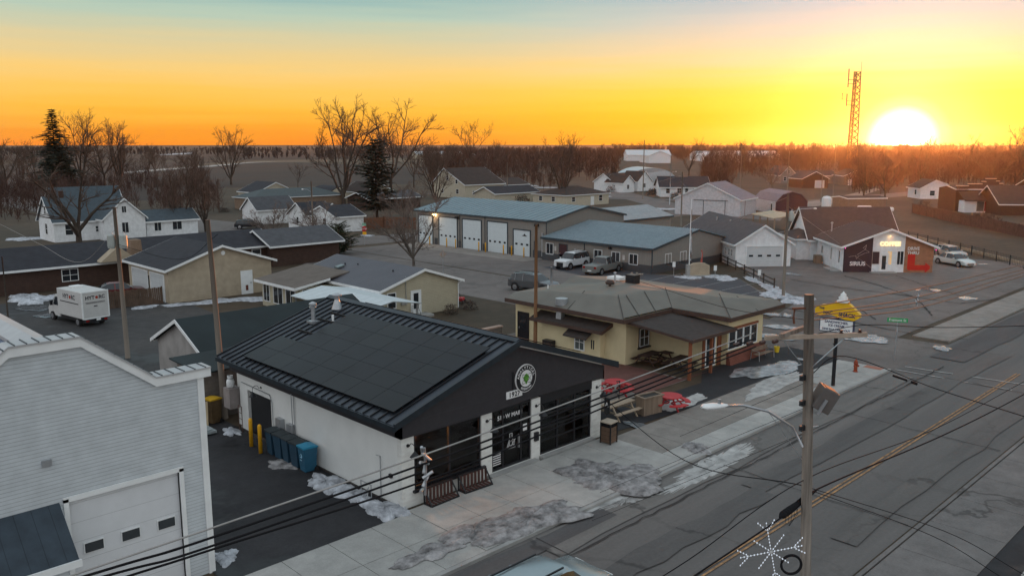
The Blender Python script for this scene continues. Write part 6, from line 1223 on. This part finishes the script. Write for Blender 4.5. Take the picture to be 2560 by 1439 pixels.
# radio tower
def tower():
    x,y=g(2132,380); d=470; az=AZ-math.atan((2131-PXC)/F/1.0149); t=thing('radio_tower','tall three-legged lattice radio tower with side antennas beside the setting sun','tower',(d*math.cos(az),d*math.sin(az)),20)
    Ht=50; m_l=M('glare_tinted_steel',(.16,.1,.04),rough=.8)  # golden brown colour carries the backlit sun glare on the steel
    def leg(k,z): r_=3.0-(3.0-1.75)*z/Ht; a=R(120*k+15); return Vector((r_*math.cos(a)+.02*z,r_*math.sin(a),z))
    for k in range(3): MB().tube([leg(k,0),leg(k,Ht)],.3,6).build('leg',m_l,t)
    br2=MB(); n=16
    for i in range(n):
        z0,z1=Ht*i/n,Ht*(i+1)/n
        for k in range(3): br2.bar(leg(k,z0),leg((k+1)%3,z1),.24); br2.bar(leg((k+1)%3,z0),leg(k,z1),.24); br2.bar(leg(k,z1),leg((k+1)%3,z1),.12)
    br2.build('bracing',m_l,t)
    rt=Vector((_sa,-_ca,0)).normalized(); rt.rotate(Matrix.Rotation(R(-20),3,'Z'))
    for nm,zc,L_,off in (('antenna',46,9,-4.2),('antenna',35.5,6,-4.4)):
        q=MB(); p=rt*off+Vector((.9,0,zc)); q.tube([p-Vector((0,0,L_*.4)),p+Vector((0,0,L_*.6))],.26,6); q.bar(p,Vector((.9,0,zc)),.24); q.bar(p-Vector((0,0,2)),Vector((.9,0,zc-2)),.24); q.build(nm,m_l,t)
    q=MB(); p=rt*2+Vector((1,0,49)); q.tube([p,p+Vector((0,0,6))],.09,5); q.build('whip_antenna',m_l,t)
    q=MB(); p=rt*-6.8+Vector((.9,0,38)); q.tube([p-Vector((0,0,2)),p+Vector((0,0,1.5))],.15,5); q.bar(p+Vector((0,0,1)),p+rt*2.4+Vector((0,0,1)),.1); q.bar(p-Vector((0,0,1.5)),p+rt*2.4-Vector((0,0,1.5)),.1); q.build('antenna',m_l,t)
tower()
# restaurant pole sign
def shack_sign():
    b=g(2082,968); t=thing('pole_sign','yellow rounded restaurant sign with ice cream topping over a white letter board','sign',b,-80)
    MB().cyl((0,0),.11,0,4.3,12).build('pole',m_black,t); q=MB(); [q.cyl((0,0),.17,z,z+.05,12) for z in (2.6,3.0)]; q.build('collar',m_black,t)
    yel=M('sign_yellow',(.72,.42,.01),rough=.4,var=.05); blue=M('sign_blue',(.02,.03,.09)); 
    P_=[(-1.25,4.55),(-1.2,4.3),(-.85,4.22),(-.3,4.32),(.45,4.12),(.95,4.1),(1.25,4.3),(1.25,4.5),(1.0,4.72),(.7,5.0),(.3,5.1),(-.1,5.08),(-.45,4.9),(-.85,4.85),(-1.15,4.72)]
    s_=MB().prism(P_,-.18,.18,'y').build('yellow_panel',yel,t); 
    text('painted_lettering','SHACK',.3,blue,s_,(.55,-.19,4.38),(R(90),R(4),0),.012,.004,sx=.95); text('painted_lettering','THE',.16,blue,s_,(-.85,-.19,4.66),FS,.006,.004); text('painted_lettering','MAC',.24,blue,s_,(-.5,-.19,4.43),FS,.008,.004)
    MB().lathe([(.34,5.08),(.36,5.16),(.22,5.26),(.27,5.36),(.15,5.46),(.17,5.54),(.06,5.64),(.0,5.74)],(.25,0,0),12).build('ice_cream_topping',m_white,t,smooth=True); MB().box(-.12,-.1,5.04,.62,.1,5.12).build('orange_rim',M('sign_orange',(.6,.2,.02)),t)
    bo=MB().box(-.95,-.14,3.32,.95,.14,4.08).build('letter_board_case',M('board_blue',(.03,.05,.1)),t); fb=MB().box(-.9,-.16,3.36,.9,-.142,4.04).build('letter_board',m_white,bo)
    for s,z,h_ in (('SANDWICHES,',3.9,.2),('ICE CREAM',3.7,.18),('DINE IN & CARRY OUT',3.47,.15)): text('board_lettering',s,h_,blue,fb,(0,-.165,z),FS,.006,.002)
shack_sign()
# fire hydrant
t=thing('fire_hydrant','rust-red fire hydrant on the pavement beside the pole sign','hydrant',g(2138,933)); hr=M('hydrant_red',(.28,.05,.02),rough=.55,var=.2)
MB().lathe([(.16,0),(.16,.05),(.11,.06),(.11,.5),(.14,.52),(.14,.56),(.12,.6),(.1,.7),(.04,.76),(.03,.82)],(0,0,.1),14).build('barrel',hr,t,smooth=False)
for k,a in enumerate((0,180,270)): MB().lathe([(.05,0),(.05,.14),(.065,.14),(.065,.2),(.02,.22)],(0,0,.52),9,Matrix.Rotation(R(a),3,'Z')@Matrix.Rotation(R(90),3,'Y')).build('outlet_cap',hr,t)
# street name sign
t=thing('street_sign','green street name sign on a thin post at the corner','sign',g(2236,900),-62); MB().tube([(0,0,0),(0,0,2.55)],.03,6).build('post',m_steel,t)
sg=MB().box(-.62,-.012,2.55,.62,.012,2.83).build('blade',M('sign_green',(.02,.3,.1),rough=.4),t); text('lettering','Fremont St',.23,m_white,sg,(0,-.016,2.69),FS,.004,.002)
MB().lathe([(0,0),(.28,0),(.28,.02),(0,.02)],(0,.03,1.95),8,Matrix.Rotation(R(90),3,'Y')).build('stop_sign_edge',m_steel,t)
# far stop sign with warning board
t=thing('stop_sign','red stop sign over a small yellow board near the little white house','sign',g(912,612),-50); MB().tube([(0,0,0),(0,0,3.0)],.04,6).build('post',m_steel,t)
o8=MB().lathe([(0,0),(.4,0),(.4,.03),(0,.03)],(0,-.05,2.25),8,Matrix.Rotation(R(90),3,'X')@Matrix.Rotation(R(22.5),3,'Z')).build('octagon',M('stop_red',(.5,.01,.015)),t); text('lettering','STOP',.3,m_white,o8,(0,-.1,2.25),FS,.006,.002)
MB().box(-.3,-.05,2.7,.3,-.03,3.1).build('green_plate',M('sign_mint',(.2,.4,.3)),t); MB().box(-.25,-.05,1.45,.3,-.03,1.85).build('yellow_board',m_yellow,t)
t=thing('road_sign','pale diamond road sign on a post seen from behind, beside the small bare tree','sign',g(1108,690),-20); MB().tube([(0,0,0),(0,0,2.7)],.035,6).build('post',m_steel,t); MB().prism([(0,1.95),(.42,2.37),(0,2.8),(-.42,2.37)],.03,.05,'y').build('plate',M('sign_back',(.3,.24,.2)),t)
for k,(x,y,lb) in enumerate(((1684,690,'small white parking sign at the annex corner'),(1787,700,'small white parking sign beside the stone monument'),(1897,712,'small white parking sign at the end of the rail fence'))):
    t=thing('parking_sign',lb,'sign',g(x,y),-45,'parking signs along the lot edge'); MB().tube([(0,0,0),(0,0,1.45)],.025,5).build('post',m_steel,t); MB().box(-.16,-.03,1.0,.16,-.01,1.55).build('plate',m_white,t)
# bollards
def bollard(label,p,h,r_,group):
    t=thing('bollard',label,'bollard',p,0,group); MB().lathe([(r_,0),(r_,h-.08),(r_*.9,h-.03),(r_*.55,h+.01),(0.01,h+.03)],(0,0,0),12).build('post',m_yellow,t,smooth=True)
bollard('yellow bollard nearest the brewery side door',g(629,1116),1.38,.09,'bollards beside the brewery'); bollard('yellow bollard nearest the blue wheelie bins',g(652,1133),1.38,.09,'bollards beside the brewery')
nm='first second third fourth fifth sixth seventh eighth ninth'.split()
for k,y in enumerate((92.6,88.9,87.0,82.3,81.0,77.6,76.1,73.9)): bollard(f'{nm[k]} yellow bollard from the left before the bay doors',(74.2,y-.25),1.25,.08,'bollards before the bay doors')
# wheelie bins
def bin_(label,p,rot,col,lid,h=1.1,group=None,mark=False):
    t=thing('wheelie_bin',label,'bin',p,rot,group); m=MB(); 
    bt=[(-.24,-.26),(.24,-.26),(.24,.26),(-.24,.26)]; tpp=[(-.3,-.33),(.3,-.33),(.3,.33),(-.3,.33)]; k=0; m.v=[(x,y,.04) for x,y in bt]+[(x,y,h) for x,y in tpp]; m.f=[(3,2,1,0),(4,5,6,7)]+[(i,(i+1)%4,4+(i+1)%4,4+i) for i in range(4)]
    b=m.build('body',col,t,bevel=.02); MB().prism([(-.36,h+.0),(.34,h+.0),(.34,h+.05),(.1,h+.1),(-.36,h+.07)],-.33,.33,'x').build('lid',lid,t)
    for s in (-1,1): MB().lathe([(0,-.03),(.11,-.03),(.11,.03),(0,.03)],(s*.27,.26,.11),12,Matrix.Rotation(R(90),3,'Y')).build('wheel',m_rubber,t)
    MB().tube([(-.24,.36,h-.04),(.24,.36,h-.04)],.02,6).build('handle',m_black,t)
    if mark:
        q=MB(); 
        for i in range(3): a=R(120*i+90); q.bar((.1*math.cos(a),-.325,.75+.1*math.sin(a)),(.1*math.cos(a+R(100)),-.325,.75+.1*math.sin(a+R(100))),.04,.01)
        q.box(-.08,-.33,.55,.08,-.322,.58); q.build('recycling_mark',M('pale_blue_print',(.3,.55,.7)),b)
m_bin=M('bin_blue',(.015,.05,.085),rough=.6,var=.1); m_bin2=M('bin_bright_blue',(.02,.1,.17),rough=.55); m_lid=M('lid_light_blue',(.02,.22,.36),rough=.5); m_lidd=M('lid_dark',(.025,.035,.04),rough=.6)
y0=30.7
for k in range(5): bin_(('blue wheelie bin with bright lid, nearest the pavement' if k==0 else f'{nm[k]} bin in the row beside the brewery wall, dark lid'),(17.95,y0+.3+.72*k),-90+ (4 if k%2 else -3),m_bin2 if k==0 else m_bin,m_lid if k==0 else m_lidd,group='wheelie bins along the brewery wall',mark=k==0)
m_lidy=M('lid_yellow',(.55,.33,.02),rough=.5); m_binb=M('bin_brown',(.1,.065,.03),rough=.7,var=.3)
for k,(x,y) in enumerate(((17.9,40.0),(17.2,40.4),(17.4,41.5))): bin_(['yellow-lidded bin nearest the tall grey pole','middle yellow-lidded bin behind the white garage','rearmost yellow-lidded bin behind the white garage'][k],(x,y),-80,m_binb if k==0 else m_bin,m_lidy,1.25,'yellow-lidded bins behind the white garage')
o=MB().bar((17.1,39.2,0),(17.35,39.7,1.3),.25,.04).build('leaning_plank',M('pale_plank',(.4,.32,.2),rough=.8)); tag(o,'pale plank leaning on the yellow-lidded bins','plank')
o=MB().box(15.6,38.2,.1,17.2,39.4,.22).box(15.7,38.3,.23,17.0,39.2,.28).build('sheet_stack',M('pale_sheet',(.28,.32,.33),rough=.5,var=.3,scale=4)); tag(o,'pale flattened sheets lying on the drive behind the white garage','sheet')
t=thing('gas_cylinder','white gas cylinder on the cabinet at the rear corner of the brewery','gas cylinder',(18.2,38.55,2.1)); MB().lathe([(.13,0),(.19,.08),(.2,.3),(.16,.42),(.05,.46)],(0,0,0),12).build('tank',m_white,t,smooth=True); MB().lathe([(.14,.5),(.14,.62),(.12,.62),(.12,.5)],(0,0,0),12).build('collar',m_white,t)
# slatted benches against the brewery front (folded)
def bench(label,x,rot):
    t=thing('slatted_bench',label,'bench',(x,24.35,.12),rot,'slatted benches on the pavement'); wd_=M('dark_red_wood',(.07,.03,.025),rough=.7,var=.3)
    b=MB()
    for i in range(8): b.box(-.66+.19*i,.22,.06,-.56+.19*i,.26,.92)
    b.build('backrest',wd_,t); q=MB(); [q.box(-.68+.19*i,-.3,.04,-.58+.19*i,.2,.08) for i in range(8)]; q.build('seat',wd_,t)
    f=MB(); 
    for s in (-.72,.72): f.bar((s,-.32,.03),(s,.26,.03),.06); f.bar((s,.26,.03),(s,.28,.95),.06); f.bar((s,-.3,.05),(s,.26,.92),.05)
    f.bar((-.72,.27,.95),(.72,.27,.95),.06); f.bar((-.72,-.31,.05),(.72,-.31,.05),.06); f.build('frame',m_black,t); t.scale=(.98,.8,.66)
bench('dark slatted bench against the brewery front, left one nearer the corner',19.95,2); bench('dark slatted bench against the brewery front, right one nearer the door',21.75,-3)
# litter bin on the pavement
t=thing('litter_bin','brown square litter bin with pale top at the right corner of the brewery','litter bin',(29.8,23.9,.12),5); MB().box(-.27,-.27,.05,.27,.27,.8).build('body',M('bin_tan',(.12,.075,.05),rough=.7,pat=('z',.2,.1,.6)),t); fr_=MB(); [fr_.box(a,b,0,a+.05,b+.05,1.0) for a in (-.3,.25) for b in (-.3,.25)]; fr_.build('frame',m_black,t); MB().box(-.3,-.3,1.0,.3,.3,1.06).build('top',M('bin_top',(.4,.34,.27)),t); MB().box(-.25,-.25,.8,.25,.25,.98).build('bag',m_wire,t)
# picnic tables
def round_table(label,p,rot,col):
    t=thing('round_picnic_table',label,'picnic table',p,rot,'round red picnic tables'); MB().lathe([(0,.72),(.62,.72),(.62,.77),(0,.77)],(0,0,0),28).build('tabletop',col,t)
    for k in range(4):
        a0=R(90*k+12); q=MB(); n=7; k0=0
        for i in range(n): a=a0+R(66)*i/(n-1); q.v+=[(.78*math.cos(a),.78*math.sin(a),.42),(1.08*math.cos(a),1.08*math.sin(a),.42),(1.08*math.cos(a),1.08*math.sin(a),.47),(.78*math.cos(a),.78*math.sin(a),.47)]
        for i in range(n-1):
            for j in range(4): q.f.append((4*i+j,4*i+(j+1)%4,4*i+4+(j+1)%4,4*i+4+j))
        q.f+= [(0,1,2,3),tuple(range(4*n-4,4*n))[::-1]]; q.build('seat',col,t); a=a0+R(33); d=Vector((math.cos(a),math.sin(a),0)); MB().bar(d*.2+Vector((0,0,.7)),d*.95,.07).bar(d*.1+Vector((0,0,.36)),d*1.0+Vector((0,0,.4)),.06).build('leg',col,t)
m_red=M('picnic_red',(.42,.03,.035),rough=.55,var=.15)
round_table('bright red round picnic table behind the wooden planter',g(1675,1022),20,m_red); round_table('red round picnic table farther left beside the patio',g(1538,985),40,m_red)
def picnic(label,p,rot,L_,mat,group=None):
    t=thing('picnic_table',label,'picnic table',p,rot,group); q=MB(); [q.box(-L_/2,-.36+.145*i,.72,L_/2,-.23+.145*i,.77) for i in range(5)]; q.build('tabletop',mat,t)
    for s in (-1,1):
        MB().box(-L_/2,s*.75-.13,.42,L_/2,s*.75+.13,.46).build('bench_seat',mat,t)
        f=MB(); x=s*(L_/2-.3); f.bar((x,-.25,.72),(x,-.78,0),.07); f.bar((x,.25,.72),(x,.78,0),.07); f.bar((x,-.85,.4),(x,.85,.4),.07); f.build('leg_frame',mat,t)
picnic('pale wooden picnic table beside the wooden planter',g(1543,1040),-2,2.0,M('pale_wood',(.33,.26,.19),rough=.8,var=.2,scale=3,streak=(.1,1,1)))
for k,p in enumerate(((43.4,29.3),(44.6,30.7),(46.2,30.9))): picnic(['dark wooden picnic table under the porch, nearest the patio edge','dark wooden picnic table in the middle of the porch','dark wooden picnic table at the back of the porch'][k],p if k<2 else (43.0,31.3),[8,-6,4][k],1.7,M('dark_wood',(.05,.028,.022),rough=.8,var=.3),'dark picnic tables under the porch')
t=thing('planter','tall brown wooden planter box between the pale and the red picnic tables','planter',g(1622,1032),-10); q=MB(); q.box(-.65,-.32,0,.65,.32,.95); q.build('box',m_wood,t); q=MB(); q.box(-.72,-.4,.951,.72,-.28,1.02); q.box(-.72,.28,.951,.72,.4,1.02); q.box(-.72,-.28,.951,-.6,.28,1.02); q.box(.6,-.28,.951,.72,.28,1.02); q.build('rim',m_wood,t); MB().box(-.6,-.28,.9,.6,.28,.965).build('soil',M('soil',(.02,.017,.014),bump=.5),t)
# benches and things by the restaurant wall
t=thing('metal_bench','grey metal framed bench with brown slats before the restaurant windows','bench',(49.6,26.95),-4); q=MB(); [q.box(-.9,-.2+.1*i,.42,.9,-.13+.1*i,.45) for i in range(4)]; q.build('seat',m_wood,t); q=MB(); [q.box(-.9,.28,.55+.1*i,.9,.31,.62+.1*i) for i in range(3)]; q.build('backrest',m_wood,t); q=MB()
for s in (-.85,.85): q.tube([(s,-.3,0),(s,-.25,.65),(s,.3,.7),(s,.38,0)],.025,5)
q.build('frame',m_steel,t)
t=thing('yellow_bucket','small yellow bucket at the right end of the restaurant wall','bucket',(51.9,27.2)); MB().lathe([(.14,0),(.19,.42),(.17,.42),(.12,.05)],(0,0,.0),12).build('pail',M('pail_yellow',(.7,.5,.03)),t); MB().tube([(-.18,0,.4),(0,0,.55),(.18,0,.4)],.01,4).build('handle',m_steel,t)
# fences
def fence(label,pts,h,style,mat,step=1.0,name='fence',group=None):
    t=thing(name,label,'fence',pts[0]); o=Vector((*pts[0],0)); P_=[Vector((*p,0))-o for p in pts]; posts=MB(); rails=MB(); n_=0
    for a,b in zip(P_,P_[1:]):
        L_=(b-a).length; n=max(1,round(L_/step)); d=(b-a)/n
        for i in range(n+1): p=a+d*i; MB().box(p.x-.05,p.y-.05,0,p.x+.05,p.y+.05,h+.08).build('post',mat,t)
        if style=='rail':
            for z in (h*.45,h*.9): rails.bar(a+Vector((0,0,z)),b+Vector((0,0,z)),.05,.1)
        elif style=='board':
            m_=int(L_/.16); e=(b-a)/m_; 
            for i in range(m_): p=a+e*i; q=a+e*(i+.9); nrm=Vector((-e.y,e.x,0)).normalized()*.012; zt=h*(1+.02*math.sin(i*2.3)); k=len(rails.v); rails.v+=[tuple(p-nrm),tuple(q-nrm),tuple(q+nrm),tuple(p+nrm)]+[tuple(v_+Vector((0,0,zt))) for v_ in (p-nrm,q-nrm,q+nrm,p+nrm)]; rails.f+=[tuple(k+z_ for z_ in f_) for f_ in ((4,5,6,7),(0,1,5,4),(1,2,6,5),(2,3,7,6),(3,0,4,7))]
        elif style=='iron':
            for z in (.15,h): rails.bar(a+Vector((0,0,z)),b+Vector((0,0,z)),.04)
            m_=int(L_/.35); e=(b-a)/m_
            for i in range(m_): p=a+e*i; rails.box(p.x-.012,p.y-.012,.1,p.x+.012,p.y+.012,h)
    rails.build({'rail':'rail','board':'boarding','iron':'railing'}[style],mat,t); return t
fence('brown board fence running from the tan shop to the box truck',[(23.6,75.2),(29.2,74.3)],1.5,'board',M('fence_brown',(.1,.065,.045),rough=.9,var=.3),2.2)
fence('dark wooden rail fence on the grass bank between the lots',[g(1742,628),g(1800,655),g(1935,722)],1.0,'rail',M('fence_dark',(.04,.03,.025)),3)
fence('black iron fence along the coffee house lot',[g(2270,598),g(2400,630),g(2560,672),(100,19.5)],1.15,'iron',m_black,3.2)
fence('reddish wooden yard fence below the cedar',[g(885,576),g(960,570),g(1040,572)],1.9,'board',M('fence_red',(.16,.075,.045),rough=.9,var=.2),3)
fence('long brown board fence across the field at the right',[g(2280,532),g(2400,560),g(2580,598)],1.9,'board',M('fence_field',(.085,.05,.04),rough=.9,var=.3),4)
fence('low brown fence behind the coffee house',[g(1985,535),g(2060,545),g(2180,550)],1.3,'board',MATS['fence_field'],4)
o=MB().box(0,0,0,30,.12,.35).build('kerb_rail',M('pale_kerb',(.36,.3,.22),rough=.5)); o.location=(*g(2560,662),0); o.rotation_euler=(0,0,math.atan2(g(2275,592)[1]-g(2560,662)[1],g(2275,592)[0]-g(2560,662)[0])); tag(o,'pale concrete strip along the foot of the iron fence','kerb')
# stone monument with flag poles
t=thing('monument','tan stone monument with arched top in the snow island by the parking lot','monument',g(1725,690),-42); MB().prism([(0,0),(2.1,0),(2.1,1.15),(1.7,1.35),(1.05,1.42),(.4,1.35),(0,1.15)],0,.6,'y').build('slab',w_tan,t); MB().box(-.35,-.05,0,-.0,.65,1.2).build('side_pier',m_concrete,t); MB().box(-.5,-.3,-.05,2.3,.9,.1).build('base',m_concrete,t)
t=thing('flagpole','white flagpole with furled grey flag behind the monument','flagpole',g(1722,688),0); MB().tube([(0,0,0),(0,0,8.2)],.06,8,.03).build('pole',m_white,t); q=MB(); q.tube([(.1,0,4.9),(.22,.05,4.0),(.12,0,3.0),(.3,0,2.3),(.1,0,1.6)],.12,7,.16); q.build('flag',M('flag_grey',(.35,.35,.36),rough=.9,var=.4,scale=3),t,smooth=True)
t=thing('feather_flag','furled red and white feather flag at the right of the monument','flag',g(1752,686)); MB().tube([(0,0,0),(0,0,2.7)],.025,5).build('pole',m_steel,t); MB().tube([(0,0,2.7),(.1,0,2.2),(.04,0,1.4),(.08,0,1.0)],.06,6,.14).build('cloth',M('flag_red',(.4,.09,.07),rough=.9,var=.5,scale=4),t)
m=MB(); rnd=random.Random(3)
for i in range(16): p=g(1568+rnd.uniform(0,38),684+rnd.uniform(0,7)); m.lathe([(.02,0),(.12,.05),(.1,.14),(.02,.18)],(*p,0),6)
o=m.build('landscape_stones',M('pale_stone',(.3,.25,.2),var=.4)); tag(o,'scatter of small pale stones before the annex wall','stones',kind='stuff')
t=thing('lawn_mower','small red lawn mower behind the shrub at the beige bungalow','lawn mower',g(1152,757),30); MB().box(-.4,-.25,.2,.4,.25,.5).build('body',m_red,t,bevel=.05); [MB().lathe([(0,-.05),(.15,-.05),(.15,.05),(0,.05)],(x,y,.15),10,Matrix.Rotation(R(90),3,'X')).build('wheel',m_rubber,t) for x in (-.35,.35) for y in (-.3,.3)]; MB().tube([(-.4,-.2,.4),(-.9,-.2,1.0),(-.9,.2,1.0),(-.4,.2,.4)],.02,5).build('handle',m_black,t)
o=MB().box(30.7,43.2,0,41.3,43.5,.9).build('low_wall',w_block); tag(o,'low grey block wall with pale coping between brewery and restaurant','wall'); 
MB().box(-.05,-.06,.9,10.65,.36,1.0).build('coping',M('pink_coping',(.35,.25,.2)),o,loc=(30.7,43.2,0))
t=thing('bicycle_rack','small tangle of metal rack beside the brewery front corner','rack',(17.9,26.2)); q=MB(); q.tube([(0,0,0),(0,0,.8),(0,.7,.8),(0,.7,0)],.025,5); q.tube([(-.2,.1,0),(.1,.3,.6),(-.1,.6,0)],.02,5); q.build('frame',m_steel,t)

# ---------------------------------------------------------------- evening air
hz_=bpy.data.materials.new('haze'); hz_.use_nodes=True; nt=hz_.node_tree; nt.nodes.clear(); v_=nt.nodes.new('ShaderNodeVolumePrincipled'); v_.inputs['Color'].default_value=(.95,.9,.88,1); v_.inputs['Density'].default_value=.00004; v_.inputs['Anisotropy'].default_value=.88
o_=nt.nodes.new('ShaderNodeOutputMaterial'); nt.links.new(v_.outputs[0],o_.inputs['Volume'])
o=MB().box(-300,-300,-1,2600,2600,58).build('haze',hz_); o['kind']='stuff'
